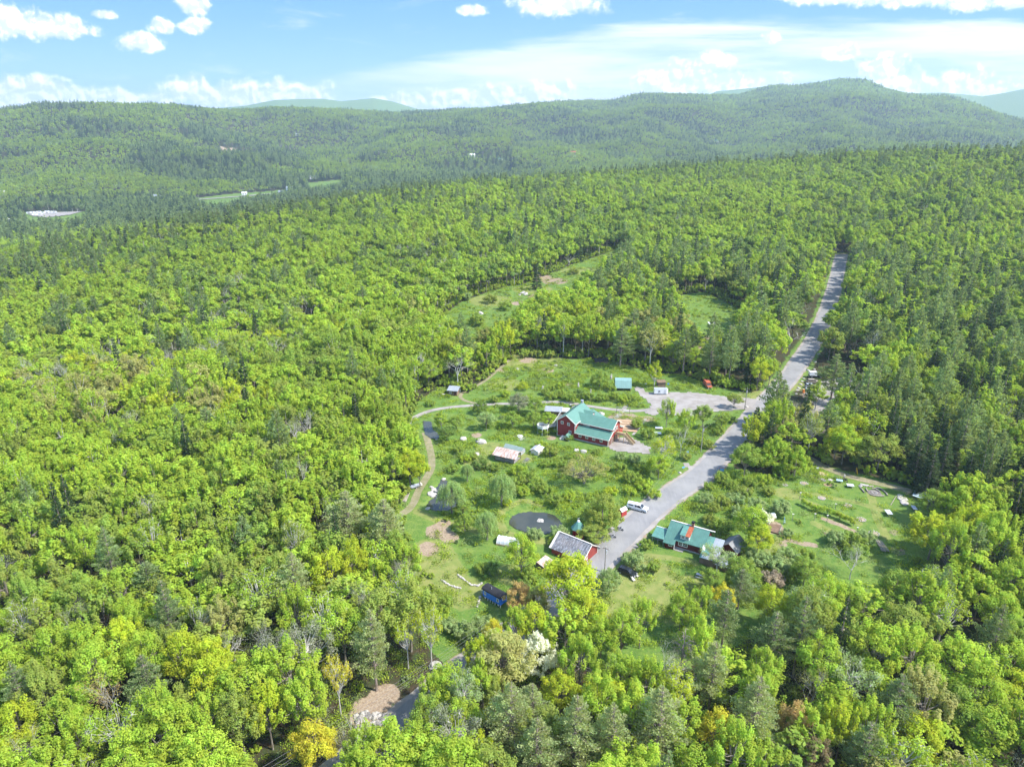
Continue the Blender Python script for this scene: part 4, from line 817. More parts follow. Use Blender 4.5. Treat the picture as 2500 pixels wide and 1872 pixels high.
# ------------------------------------------------------------------ mesh builder for the built things
class MB:
    def __init__(s): s.v = []; s.f = []
    def poly(s, pts): n = len(s.v); s.v += [tuple(p) for p in pts]; s.f.append(tuple(range(n, n + len(pts)))); return s
    def loft(s, A, B):
        """closed solid between two matching outlines"""
        n = len(s.v); k = len(A); s.v += [tuple(p) for p in A] + [tuple(p) for p in B]
        s.f.append(tuple(range(n + k - 1, n - 1, -1))); s.f.append(tuple(range(n + k, n + 2 * k)))
        for i in range(k): j = (i + 1) % k; s.f.append((n + i, n + j, n + k + j, n + k + i))
        return s
    def box(s, x0, x1, y0, y1, z0, z1): return s.loft([(x0, y0, z0), (x1, y0, z0), (x1, y1, z0), (x0, y1, z0)], [(x0, y0, z1), (x1, y0, z1), (x1, y1, z1), (x0, y1, z1)])
    def slab(s, P4, t):
        P_ = [Vector(p) for p in P4]; n = (P_[1] - P_[0]).cross(P_[-1] - P_[0]).normalized()
        if n.z < 0: n = -n
        return s.loft([p - n * t for p in P_], P_)
    def beam(s, a, b, w_=.1, h_=None):
        a, b = Vector(a), Vector(b); h_ = h_ or w_; d = (b - a).normalized(); u = d.cross(Vector((0, 0, 1))); u = Vector((1, 0, 0)) if u.length < .05 else u.normalized(); v = u.cross(d)
        o = [u * w_ / 2 + v * h_ / 2, -u * w_ / 2 + v * h_ / 2, -u * w_ / 2 - v * h_ / 2, u * w_ / 2 - v * h_ / 2]
        return s.loft([a + k for k in o], [b + k for k in o])
    def cyl(s, c0, c1, r0, r1=None, n=10):
        a, b = Vector(c0), Vector(c1); r1 = r0 if r1 is None else r1; d = (b - a).normalized(); u = d.cross(Vector((0, 0, 1))); u = Vector((1, 0, 0)) if u.length < .05 else u.normalized(); v = u.cross(d)
        A = [a + (u * math.cos(t) + v * math.sin(t)) * r0 for t in [2 * math.pi * i / n for i in range(n)]]; B = [b + (u * math.cos(t) + v * math.sin(t)) * r1 for t in [2 * math.pi * i / n for i in range(n)]]
        return s.loft(A, B)
    def path(s, pts, r_, n=6):
        for a, b in zip(pts[:-1], pts[1:]): s.cyl(a, b, r_, r_, n)
        return s
    def build(s, name, mat, parent=None, bevel=0, smooth=False, label=None):
        me = bpy.data.meshes.new(name); me.from_pydata([tuple(map(float, p)) for p in s.v], [], s.f); me.materials.append(mat); me.update()
        import bmesh
        b = bmesh.new(); b.from_mesh(me); bmesh.ops.recalc_face_normals(b, faces=b.faces)
        if bevel: bmesh.ops.bevel(b, geom=list(b.edges), offset=bevel, segments=2, affect='EDGES', profile=.6, clamp_overlap=True)
        b.to_mesh(me); b.free()
        if smooth: me.polygons.foreach_set('use_smooth', [True] * len(me.polygons))
        o = link(name, me, parent)
        if label: o['label'] = label
        return o
def rock_mesh(seed, mat, flat=.6, n=3):
    import bmesh
    rg = np.random.RandomState(seed); b = bmesh.new(); bmesh.ops.create_icosphere(b, subdivisions=n, radius=1.0)
    pl = unit(rg.normal(size=(9, 3))); of = rg.uniform(.62, .9, 9)
    for v in b.verts:
        p = np.array(v.co)
        for k, o_ in zip(pl, of):
            d = p @ k
            if d > o_: p = p - k * (d - o_)
        p = p * (1 + .06 * rg.normal()); p[2] *= flat; v.co = p
    me = bpy.data.meshes.new('rock'); b.to_mesh(me); b.free(); me.materials.append(mat); return me
def root(name, label, cat, p, deg=0.0, group=None, dz=0.0):
    e_ = bpy.data.objects.new(name, None); S.collection.objects.link(e_); e_.location = (p[0], p[1], p[2] + dz); e_.rotation_euler = (0, 0, R(deg)); e_.empty_display_size = 1
    return tag(e_, label, cat, group)
def hole(p, r_): HOLES.append((p[0], p[1], r_))
# ---- paints
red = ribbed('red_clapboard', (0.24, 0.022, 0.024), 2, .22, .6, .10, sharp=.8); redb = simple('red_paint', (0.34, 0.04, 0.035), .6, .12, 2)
redl = ribbed('red_boards', (0.38, 0.065, 0.05), 0, .3, .65, .12, sharp=.85)  # also the lighter red that carries painted sunlight on the big barn's end wall
teal = ribbed('green_metal_roof', (0.105, 0.225, 0.175), 0, .42, .42, .08); teal_y = ribbed('green_metal_roof_b', (0.105, 0.225, 0.175), 1, .42, .42, .08)
teal2 = ribbed('green_roof_weathered', (0.085, 0.205, 0.165), 0, .5, .5, .12)
tealflat = simple('green_roof_plain', (0.10, 0.235, 0.195), .5, .14, 1.0)
white = simple('white_paint', (0.72, 0.71, 0.68), .5, .06, 3); cream = simple('cream_trim', (0.66, 0.62, 0.55), .6, .08, 3); dark = simple('dark_glass', (0.02, 0.022, 0.026), .12, .1, 4, spec=.6)
black = simple('black_rubber', (0.018, 0.018, 0.02), .6, .15, 4); conc = simple('concrete', (0.38, 0.37, 0.35), .9, .12, 1.2)
wood = ribbed('grey_boards', (0.27, 0.255, 0.235), 0, .22, .85, .2, sharp=.8); woodn = simple('new_timber', (0.50, 0.36, 0.20), .75, .14, 2); woodb = ribbed('brown_boards', (0.20, 0.135, 0.09), 0, .25, .85, .2, sharp=.8)
doord = ribbed('dark_red_door', (0.075, 0.018, 0.018), 0, .3, .6, .1); garage = ribbed('garage_door', (0.17, 0.10, 0.07), 2, .5, .6, .1)
greyroof = ribbed('grey_metal_roof', (0.30, 0.33, 0.36), 0, .6, .42, .12); greenroof = ribbed('pale_green_metal_roof', (0.20, 0.33, 0.30), 0, .7, .42, .06); rust = ribbed('rusty_roof', (0.52, 0.45, 0.40), 0, .5, .6, .12, (0.40, 0.20, 0.13), .55); rust2 = ribbed('half_rusty_roof', (0.52, 0.56, 0.60), 0, .6, .5, .1, (0.42, 0.18, 0.10), .45)
slate, nb = newmat('slate_roof'); tcn = nb.n('ShaderNodeTexCoord').outputs['Object']; n1 = nb.noise(nb.v('MULTIPLY', tcn, (2.6, .7, .7)), 1.6, 5.0, .75); n2 = nb.noise(tcn, .35, 3.0, .6)
finish(nb, pbsdf(nb, nb.mix(nb.ss(n2, .4, .7, 0, .5), nb.mix(nb.ss(n1, .40, .66), (0.085, 0.09, 0.10), (0.36, 0.37, 0.40)), (0.30, 0.26, 0.24)), .75, 0, n1, .4, .03))
bluep = ribbed('blue_paint', (0.025, 0.19, 0.78), 0, .25, .45, .06, sharp=.9); roofblack = simple('black_roofing', (0.022, 0.022, 0.025), .7, .15, 2)
stone = simple('granite', (0.42, 0.39, 0.35), .9, .22, 2.2); stoned = simple('dark_stone', (0.20, 0.19, 0.18), .9, .3, 2.2); chip = simple('wood_chip', (0.42, 0.28, 0.17), .95, .2, 1.5); galv = simple('galvanised', (0.52, 0.54, 0.58), .4, .1, 2, metal=.4)
rustp = simple('rust', (0.36, 0.10, 0.045), .8, .25, 2); plastic = simple('clear_plastic', (0.55, 0.58, 0.60), .35, .08, 2); yell = simple('yellow_plastic', (0.75, 0.42, 0.01), .4, .05, 2); bluel = simple('light_blue_paint', (0.16, 0.38, 0.60), .5, .08, 2)
orng = simple('orange_paint', (0.75, 0.20, 0.02), .5, .06, 2); carw = simple('white_car_paint', (0.72, 0.73, 0.74), .25, .03, 1, spec=.5); cark = simple('black_car_paint', (0.016, 0.018, 0.024), .18, .1, 1, spec=.6); chrome = simple('headlamp_glass', (0.7, 0.72, 0.75), .15, .05, 3); tail = simple('tail_lamp', (0.4, 0.01, 0.01), .3, .05, 3)
silver = simple('silver_car_paint', (0.42, 0.44, 0.46), .25, .05, 1, metal=.3); charl = simple('charcoal_seat', (0.05, 0.05, 0.055), .8, .1, 3); logm = simple('old_log', (0.32, 0.28, 0.23), .9, .25, 2); soilm = simple('dug_soil', (0.17, 0.11, 0.075), .95, .25, 1.2)
def window(parent, o, u, nrm, w_, h_, fr=None, cols=2, rows=2, name='window', glass=None):
    """o = lower left corner on the wall, u = direction along the wall, nrm = outward"""
    o, u, n_ = Vector(o), Vector(u).normalized(), Vector(nrm).normalized(); z = n_.cross(u) if abs(n_.z) > .3 else Vector((0, 0, 1)); m_ = MB(); t = .13
    def bar(x0, x1, z0, z1, d0=-.03, d1=.06):
        A = [o + u * x0 + z * z0, o + u * x1 + z * z0, o + u * x1 + z * z1, o + u * x0 + z * z1]; m_.loft([a + n_ * d0 for a in A], [a + n_ * d1 for a in A])
    bar(-t, 0, -t, h_ + t); bar(w_, w_ + t, -t, h_ + t); bar(0, w_, -t, 0, -.03, .08); bar(0, w_, h_, h_ + t)
    for i in range(1, cols): x = w_ * i / cols; bar(x - .025, x + .025, 0, h_, .0, .045)
    for j in range(1, rows): zz = h_ * j / rows; bar(0, w_, zz - .025, zz + .025, .0, .04)
    f_ = m_.build(name, fr or white, parent)
    A = [o, o + u * w_, o + u * w_ + z * h_, o + z * h_]; MB().loft([a - n_ * .02 for a in A], [a + n_ * .025 for a in A]).build('pane', glass or dark, f_)
    return f_
def gable_wall(m_, x0, x1, y, t, z0, ze, zr, xr=None, axis='x'):
    xr = (x0 + x1) / 2 if xr is None else xr
    A = [(x0, z0), (x1, z0), (x1, ze), (xr, zr), (x0, ze)]
    if axis == 'x': m_.loft([(a, y, b) for a, b in A], [(a, y + t, b) for a, b in A])
    else: m_.loft([(y, a, b) for a, b in A], [(y + t, a, b) for a, b in A])
    return m_

# ================================================================== big red barn with teal roofs
pb = G(1360.5, 1062); bn = root('barn', 'big red barn with teal metal roofs, garage wing and white lookout deck', 'barn', pb, -30, dz=.1); hole((pb[0] + 9, pb[1] + 1), 12); hole(pb, 4)
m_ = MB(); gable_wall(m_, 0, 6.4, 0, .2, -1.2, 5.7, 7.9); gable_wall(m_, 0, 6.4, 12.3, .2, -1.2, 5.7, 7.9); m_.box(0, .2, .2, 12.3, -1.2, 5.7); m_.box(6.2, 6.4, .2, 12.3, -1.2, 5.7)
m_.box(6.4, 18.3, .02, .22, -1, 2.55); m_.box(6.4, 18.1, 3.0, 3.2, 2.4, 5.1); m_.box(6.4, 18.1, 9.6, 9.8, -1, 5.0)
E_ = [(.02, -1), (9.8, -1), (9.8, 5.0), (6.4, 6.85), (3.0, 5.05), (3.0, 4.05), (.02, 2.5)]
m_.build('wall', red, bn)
MB().loft([(18.1, a, b) for a, b in E_], [(18.3, a, b) for a, b in E_]).build('gable_wall', redl, bn, label='sunlit orange-red end wall')  # sunlight put into the colour: lighter, more orange red than the front wall
MB().box(6.4, 18.36, -.10, .02, -1.2, .25).box(-.1, 6.5, -.08, 0, -1.3, .05).build('foundation', conc, bn)
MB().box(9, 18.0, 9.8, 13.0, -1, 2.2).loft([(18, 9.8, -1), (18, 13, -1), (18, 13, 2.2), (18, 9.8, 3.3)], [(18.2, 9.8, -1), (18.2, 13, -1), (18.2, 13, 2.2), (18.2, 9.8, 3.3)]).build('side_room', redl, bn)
def roofpart(P4, mat, nm='roof', t=.12): return MB().slab(P4, t).build(nm, mat, bn)
roofpart([(3.2, -.45, 8.05), (3.2, 12.9, 8.05), (6.85, 12.9, 5.42), (6.85, -.45, 5.42)], teal_y, 'roof'); roofpart([(3.2, -.45, 8.05), (3.2, 12.9, 8.05), (-.45, 12.9, 5.42), (-.45, -.45, 5.42)], teal_y, 'roof')
roofpart([(3.9, 6.4, 7.08), (18.75, 6.4, 7.08), (18.75, 2.6, 5.0), (3.9, 2.6, 5.0)], teal, 'wing_roof'); roofpart([(3.9, 6.4, 7.08), (18.75, 6.4, 7.08), (18.75, 10.2, 5.0), (3.9, 10.2, 5.0)], teal, 'wing_roof')
roofpart([(6.42, 3.0, 4.18), (18.7, 3.0, 4.18), (18.7, -.45, 2.45), (6.42, -.45, 2.45)], teal, 'lean_to_roof')
roofpart([(11, 9.8, 3.5), (18.6, 9.8, 3.5), (18.6, 13.4, 2.2), (11, 13.4, 2.2)], greenroof, 'side_roof')
MB().box(6.4, 11, 9.8, 15, -1, 3.0).build('rear_room', red, bn); roofpart([(6.42, 9.9, 4.9), (6.42, 15.4, 4.9), (11.3, 15.4, 2.9), (11.3, 9.9, 2.9)], teal_y, 'rear_roof'); roofpart([(6.4, 12.2, 5.2), (6.4, 15.6, 5.2), (3.0, 15.6, 4.2), (3.0, 12.7, 4.2)], teal_y, 'rear_roof')
# white trim boards along gables and corners
t_ = MB(); 
for (a, b) in [((-.45, -.47, 5.34), (3.2, -.47, 7.97)), ((3.2, -.47, 7.97), (6.85, -.47, 5.34)), ((0, -.03, -1), (0, -.03, 5.6)), ((6.4, -.03, 2.4), (6.4, -.03, 5.6)), ((18.3, -.05, -1), (18.3, -.05, 2.5)), ((6.4, -.46, 2.36), (18.7, -.46, 2.36)),
               ((6.4, 2.58, 4.9), (18.75, 2.58, 4.9)), ((6.87, -.45, 5.33), (6.87, 12.9, 5.33)), ((18.77, 2.6, 4.92), (18.77, 6.4, 7.0)), ((18.77, 6.4, 7.0), (18.77, 10.2, 4.92)), ((18.72, -.45, 2.37), (18.72, 3.0, 4.1)), ((18.62, 9.8, 3.42), (18.62, 13.4, 2.1)), ((18.34, 3.0, -1), (18.34, 3.0, 2.3)), ((18.34, 5.9, -1), (18.34, 5.9, 2.3))]: t_.beam(a, b, .16, .2)
t_.build('trim', cream, bn)
for (x, z) in ((1.35, 4.55), (3.7, 4.45), (4.3, 1.75)): window(bn, (x, 0, z), (1, 0, 0), (0, -1, 0), .72, .78)
for x in (8.0, 10.4, 12.9, 15.5): window(bn, (x, .02, 1.2), (1, 0, 0), (0, -1, 0), .72, .72)
window(bn, (8.3, 3.0, 4.42), (1, 0, 0), (0, -1, 0), 1.9, .34, cols=4, rows=1)
window(bn, (6.4, .5, 4.4), (0, 1, 0), (1, 0, 0), .6, .6)
for y in (4.0, 5.4, 6.9): window(bn, (18.3, y, 3.55), (0, 1, 0), (1, 0, 0), .85, 1.2 if y == 5.4 else .9, cols=1)
for y in (.35, 3.3, 6.2): MB().box(18.3, 18.36, y, y + 2.2, -.6, 1.75).build('garage_door', garage, bn)
gd = MB().box(6.9, 8.6, 8.6, 10.6, 5.0, 6.0); gd.build('dormer', redl, bn); MB().slab([(5.2, 9.6, 6.9), (8.9, 9.6, 6.9), (8.9, 8.3, 6.0), (5.2, 8.3, 6.0)], .1).slab([(5.2, 9.6, 6.9), (8.9, 9.6, 6.9), (8.9, 10.9, 6.0), (5.2, 10.9, 6.0)], .1).build('dormer_roof', teal, bn); window(bn, (8.6, 9.2, 5.25), (0, 1, 0), (1, 0, 0), .7, .6)
ch = MB().box(2.85, 3.55, 12.0, 12.6, 7.2, 8.7).build('chimney', conc, bn); MB().box(2.75, 3.65, 11.9, 12.7, 8.78, 8.92).box(2.9, 3.0, 12.1, 12.5, 8.7, 8.78).box(3.4, 3.5, 12.1, 12.5, 8.7, 8.78).build('chimney_cap', galv, ch)
# entry porch
pr = MB(); gable_wall(pr, 3.3, 5.5, -2.3, .12, -1.4, .9, 2.0); pr.box(3.3, 3.42, -2.18, .0, -1.4, .9).box(5.38, 5.5, -2.18, 0, -1.4, .9); pr_o = pr.build('porch', cream, bn)
MB().box(3.62, 5.18, -2.36, -2.3, -1.3, .72).build('door', doord, pr_o); MB().slab([(4.4, -2.6, 2.12), (4.4, -.0, 2.12), (5.85, -.0, .72), (5.85, -2.6, .72)], .09).slab([(4.4, -2.6, 2.12), (4.4, 0, 2.12), (2.95, 0, .72), (2.95, -2.6, .72)], .09).build('porch_roof', teal_y, pr_o)
# white lookout deck on posts with a ramped stair along the left wall
dk = MB(); oc = [(-4.6 + 2.0 * math.cos(a), -1.6 + 1.9 * math.sin(a)) for a in [math.pi / 8 + i * math.pi / 4 for i in range(8)]]
dk.loft([(x, y, 2.35) for x, y in oc], [(x, y, 2.5) for x, y in oc]); dko = dk.build('deck', wood, bn)
rl = MB()
for i in range(8):
    (xa, ya), (xb, yb) = oc[i], oc[(i + 1) % 8]; rl.beam((xa, ya, 2.3), (xa, ya, 3.5), .12)
    if i in (0,): continue
    rl.beam((xa, ya, 3.45), (xb, yb, 3.45), .12); rl.beam((xa, ya, 2.85), (xb, yb, 2.85), .05, .75)
rl.build('railing', white, dko)
for (x, y) in ((-5.9, -2.8), (-4.0, -3.3), (-2.9, -1.6)): MB().beam((x, y, -2.6), (x, y, 2.35), .18).build('post', white, dko)
ms = MB().slab([(-2.9, -1.0, 2.5), (-.3, .6, 3.0), (-.3, 5.6, 5.0), (-1.7, 5.6, 5.0)], .12)
for k in range(12): f_ = k / 11; ms.box(-1.9 + .2 * f_, -.3, .4 + 5.0 * f_, .62 + 5.0 * f_, 2.95 + 2.05 * f_, 3.02 + 2.05 * f_)
ms.build('stair', wood, bn); rs_ = MB().beam((-3.0, -.7, 3.4), (-1.9, 1.0, 3.9), .1).beam((-1.9, 1.0, 3.9), (-1.75, 5.7, 5.9), .1)
for k in range(8): f_ = k / 7; rs_.beam((-1.9 + .15 * f_, 1.0 + 4.7 * f_, 2.9 + 2 * f_), (-1.9 + .15 * f_, 1.0 + 4.7 * f_, 3.9 + 2 * f_), .08)
for k in (0, 3, 6): rs_.beam((-1.7, 1.2 + .75 * k, -1.5), (-1.7, 1.2 + .75 * k, 3.0 + .3 * k), .12)
rs_.build('stair_railing', white, bn)
# new timber landing and stairs at the gable end
tb = MB().box(18.6, 21.6, 5.2, 7.6, 2.45, 2.6); 
for k in range(13): tb.box(21.6 + .27 * k, 21.9 + .27 * k, 5.4, 6.9, 2.3 - .22 * k, 2.36 - .22 * k)
for y in (5.4, 6.9): tb.beam((21.6, y, 2.4), (25.1, y, -.5), .08, .28)
tb.build('timber_stair', woodn, bn); r3 = MB()
for (x, y) in ((18.7, 5.2), (21.6, 5.2), (21.6, 7.6), (18.7, 7.6), (20.1, 5.2)): r3.beam((x, y, -.8), (x, y, 3.6), .14)
r3.beam((18.7, 5.2, 3.5), (21.6, 5.2, 3.5), .1).beam((18.7, 7.6, 3.5), (21.6, 7.6, 3.5), .1).box(18.7, 21.6, 5.18, 5.22, 2.6, 3.3)
for y in (5.4, 6.9): r3.beam((21.6, y, 3.5), (25.1, y, .5), .1); r3.loft([(21.6, y, 2.6), (25.1, y, -.4), (25.1, y, .3), (21.6, y, 3.3)], [(21.6, y + .04, 2.6), (25.1, y + .04, -.4), (25.1, y + .04, .3), (21.6, y + .04, 3.3)])
r3.build('timber_railing', woodn, bn)
MB().box(18.4, 20.2, -.4, 6.0, -1.0, -.35).build('apron', conc, bn)

# generic small gabled shed: parts wall, roof (two slabs), door / window
def shed(name, label, cat, p, deg, L, W, hw, rise, wallm, roofm, over=.3, door=None, win=None, open_=False, legs=0.0, group=None, asym=0.5):
    e_ = root(name, label, cat, p, deg, group); hole(p, max(L, W) * .62); z0 = -.6 if not legs else legs
    if open_:
        q_ = MB()
        for x in (-L / 2, 0, L / 2):
            for y in (-W / 2, W / 2): q_.beam((x, y, -.6), (x, y, hw), .14)
        q_.build('post', woodb, e_); MB().box(-L / 2, L / 2, -W / 2 - .03, -W / 2 + .03, .4, 1.3).box(-L / 2 - .03, -L / 2 + .03, -W / 2, W / 2, .4, hw * .9).build('wall', wallm, e_); MB().box(-L / 2, L / 2, -W / 2, W / 2, .22, .34).build('floor_deck', wood, e_)
    else:
        m_ = MB(); yr = -W / 2 + W * asym
        gable_wall(m_, -W / 2, W / 2, -L / 2, .1, z0, hw, hw + rise, yr, 'y'); gable_wall(m_, -W / 2, W / 2, L / 2 - .1, .1, z0, hw, hw + rise, yr, 'y'); m_.box(-L / 2 + .1, L / 2 - .1, -W / 2, -W / 2 + .1, z0, hw).box(-L / 2 + .1, L / 2 - .1, W / 2 - .1, W / 2, z0, hw); m_.build('wall', wallm, e_)
    yr = -W / 2 + W * asym; s1 = rise / (W * asym + 1e-6); s2 = rise / (W * (1 - asym) + 1e-6)
    MB().slab([(-L / 2 - over, yr, hw + rise + .08), (L / 2 + over, yr, hw + rise + .08), (L / 2 + over, -W / 2 - over, hw - s1 * over + .08), (-L / 2 - over, -W / 2 - over, hw - s1 * over + .08)], .08).build('roof', roofm, e_)
    if asym < .98: MB().slab([(-L / 2 - over, yr, hw + rise + .08), (L / 2 + over, yr, hw + rise + .08), (L / 2 + over, W / 2 + over, hw - s2 * over + .08), (-L / 2 - over, W / 2 + over, hw - s2 * over + .08)], .08).build('roof', roofm, e_)
    if door: sd_, o_, w_, h_ = door; (MB().box(o_, o_ + w_, -W / 2 - .05, -W / 2, z0 * 0 + (legs or 0), h_) if sd_ == 'f' else MB().box(L / 2, L / 2 + .05, o_, o_ + w_, legs or 0, h_)).build('door', doord, e_)
    for q_ in (win or []): window(e_, (q_[0], -W / 2, q_[1]), (1, 0, 0), (0, -1, 0), q_[2], q_[3])
    if legs:
        for x in (-L / 2 + .2, L / 2 - .2):
            for y in (-W / 2 + .2, W / 2 - .2): MB().beam((x, y, -.6), (x, y, legs), .14).build('leg', wood, e_)
    return e_
# green gambrel-roofed shed by the woods
e_ = root('gambrel_shed', 'pale green metal gambrel shed between meadow and dark pines', 'shed', G(1520, 948), -4); hole(G(1520, 948), 5)
A = [(-2.6, -.6), (2.6, -.6), (2.6, 1.7), (1.5, 3.7), (0, 4.4), (-1.5, 3.7), (-2.6, 1.7)]
MB().loft([(-2.9, a, b) for a, b in A], [(-2.8, a, b) for a, b in A]).loft([(2.8, a, b) for a, b in A], [(2.9, a, b) for a, b in A]).box(-2.8, 2.8, 2.5, 2.6, -.6, 1.7).build('wall', woodb, e_)
for y0, z0_, y1, z1_ in ((-3.0, 1.15, -1.5, 3.8), (-1.5, 3.8, 0, 4.5), (0, 4.5, 1.5, 3.8), (1.5, 3.8, 3.0, 1.15)): MB().slab([(-3.2, y0, z0_), (3.2, y0, z0_), (3.2, y1, z1_), (-3.2, y1, z1_)], .08).build('roof', greenroof, e_)
for x in (-2.7, 0, 2.7): MB().beam((x, -2.6, -.6), (x, -2.6, 1.8), .14).build('post', woodb, e_)
shed('hillside_hut', 'small grey hut with tilted metal roof at the wood edge', 'hut', G(1108, 962), -12, 3.6, 3.2, 2.1, .7, woodb, greyroof, .4, door=('f', .5, .8, 1.8), win=[(-1.2, .9, .7, .6)], asym=.97)
shed('garden_cabin', 'brown board cabin with flat roof behind the white trailer', 'cabin', G(1613, 944), 4, 3.0, 2.6, 2.3, .25, woodb, woodb, .3, asym=.9)
e_ = shed('pavilion_shed', 'open shed with rust-streaked metal gable roof on posts', 'shed', G(1240, 1121), -28, 6.6, 4.6, 2.3, 1.1, wood, rust, .7, open_=True)
MB().slab([(1.2, -1.4, 3.2), (4.4, -1.4, 3.2), (4.4, -3.1, 2.2), (1.2, -3.1, 2.2)], .08).slab([(1.2, -1.4, 3.2), (4.4, -1.4, 3.2), (4.4, .2, 2.2), (1.2, .2, 2.2)], .08).build('side_roof', rust, e_)
shed('long_tent_shed', 'long low grey-green shed behind the rust-roofed one', 'shed', G(1256, 1102), -30, 6.4, 2.6, 1.3, .8, galv, simple('faded_green_cloth', (.22, .29, .26), .6, .1, 1), .1)
shed('small_shed', 'small shed with half silver half rusty roof below the deck', 'shed', G(1311, 1105), -28 + 90, 3.6, 2.6, 1.5, .6, cream, rust2, .35, door=('e', -.6, 1.0, 1.3))
shed('garden_shed', 'grey sheet-roofed shed left of the barn\'s back', 'shed', G(1352, 1010), -8, 5.6, 4.0, 2.0, .9, woodb, greyroof, .4)
shed('tarp_lean_to', 'white tarp lean-to joining the grey shed to the barn', 'lean-to', G(1377, 1012), -14, 3.2, 2.8, 1.8, .4, woodb, white, .2, asym=.9)
shed('roadside_shed', 'tiny red shed under a bushy tree by the gravel pull-off', 'shed', G(1519, 1257), 40, 2.0, 1.4, 1.7, .6, redb, cream, .15, door=('e', -.4, .8, 1.5))
shed('rusty_lean_to', 'low rusty-roofed lean-to left of the slate-roofed barn', 'lean-to', G(1328, 1382), 52, 3.4, 2.2, 1.3, .5, woodb, rust, .2, asym=.9)
# slate-roofed red barn at the road
pr_ = G(1437.8, 1366.8); e_ = root('roadside_barn', 'red barn with mottled slate roof gable-on to the road', 'barn', pr_, -37); hole((pr_[0] - 4, pr_[1] + 2.5), 7)
m_ = MB(); gable_wall(m_, -3.0, 4.0, -.14, .14, -.8, 1.75, 4.1, .6, 'y'); gable_wall(m_, -3.0, 4.0, -9, .14, -.8, 1.75, 4.1, .6, 'y'); m_.box(-8.86, -.14, -3, -2.86, -.8, 1.75).box(-8.86, -.14, 3.86, 4, -.8, 1.75); m_.build('wall', redl, e_)
MB().slab([(-9.3, .6, 4.28), (.35, .6, 4.28), (.35, -3.4, 1.62), (-9.3, -3.4, 1.62)], .12).build('roof', slate, e_); MB().slab([(-9.3, .6, 4.28), (.35, .6, 4.28), (.35, 4.4, 1.66), (-9.3, 4.4, 1.66)], .12).build('roof', slate, e_)
MB().box(-9.5, -9.3, -3.4, .6, 1.6, 1.72).slab([(-9.6, .6, 4.34), (-9.0, .6, 4.34), (-9.0, -3.45, 1.66), (-9.6, -3.45, 1.66)], .03).beam((.38, -3.4, 1.6), (.38, .6, 4.2), .14, .2).beam((.38, .6, 4.2), (.38, 4.4, 1.6), .14, .2).beam((.02, 4.0, -.8), (.02, 4.0, 1.8), .16).beam((.02, -3, -.8), (.02, -3, 1.8), .16).beam((-9.3, .6, 4.36), (.35, .6, 4.36), .3, .05).build('trim', cream, e_)
dr = MB().box(0, .05, -2.6, -.9, 0, 2.3).build('door', redb, e_); q_ = MB()
for a, b in (((.07, -2.6, 0), (.07, -2.6, 2.3)), ((.07, -.9, 0), (.07, -.9, 2.3)), ((.07, -2.6, 2.3), (.07, -.9, 2.3)), ((.07, -2.6, 1.15), (.07, -.9, 1.15)), ((.07, -2.6, 0), (.07, -.9, 0)), ((.07, -2.6, 1.15), (.07, -.9, 2.3)), ((.07, -2.6, 2.3), (.07, -.9, 1.15)), ((.07, -2.6, 0), (.07, -.9, 1.15))): q_.beam(a, b, .1)
q_.build('brace', white, dr)
# octagonal red tower
pt = G(1411, 1313); e_ = root('octagonal_tower', 'octagonal red garden tower with teal roof and white cap', 'tower', pt, 10); hole(pt, 2.4)
oc = lambda r_, z: [(r_ * math.cos(math.pi / 8 + i * math.pi / 4), r_ * math.sin(math.pi / 8 + i * math.pi / 4), z) for i in range(8)]
MB().loft(oc(1.45, -.5), oc(1.45, 3.2)).build('wall', simple('tower_red', (.30, .02, .018), .55, .15, 2), e_); MB().loft(oc(1.95, 3.05), oc(.38, 5.0)).build('roof', tealflat, e_); MB().loft(oc(.42, 4.95), oc(.30, 5.25)).build('roof_cap', white, e_); MB().beam((0, 0, 5.2), (0, 0, 5.9), .05).beam((-.3, 0, 5.8), (.3, .1, 5.9), .05, .12).build('weather_vane', galv, e_)
MB().box(-.35, .35, -1.5, -1.36, 0, 2.0).build('door', doord, e_)
# farmhouse
ph = G(1626.8, 1329.6); e_ = root('farmhouse', 'red farmhouse with teal roof, white dormer and brick chimney', 'house', ph, -30, dz=.2); fh = e_; hole((ph[0] + 4.5, ph[1] - .5), 7.5); hole((ph[0] + 9, ph[1] - 3), 6)
dred = ribbed('dark_red_clapboard', (0.115, 0.013, 0.014), 2, .2, .6, .12, sharp=.8)
m_ = MB(); gable_wall(m_, 0, 7.6, 0, .12, -1, 2.2, 4.6, 4.0, 'y'); gable_wall(m_, 0, 7.6, 9.1, .12, -1, 2.2, 4.6, 4.0, 'y'); m_.box(.12, 9.1, 0, .12, -1, 2.2).box(.12, 9.1, 7.48, 7.6, -1, 2.2).box(0, 2.1, -1.25, -.0, -1, 1.55); m_.build('wall', dred, e_)
MB().box(2.2, 2.28, -1.25, 0, -1, 1.6).box(-.1, 9.3, -.07, 0, -1.2, .15).build('foundation', conc, e_)
sl = (4.75 - 2.1) / 4.4
MB().loft([(-.5, 4.0, 4.62), (9.6, 4.0, 4.62), (9.6, -.4, 1.97), (2.4, -.4, 1.97), (2.4, -1.6, 1.25), (-.5, -1.6, 1.25)], [(-.5, 4.0, 4.76), (9.6, 4.0, 4.76), (9.6, -.4, 2.11), (2.4, -.4, 2.11), (2.4, -1.6, 1.39), (-.5, -1.6, 1.39)]).build('roof', teal2, e_)
MB().slab([(-.5, 4.0, 4.75), (9.6, 4.0, 4.75), (9.6, 8.0, 2.1), (-.5, 8.0, 2.1)], .13).build('roof', teal2, e_); MB().box(-.4, 10.8, 3.9, 4.25, 4.76, 4.84).build('ridge_cap', cream, e_)
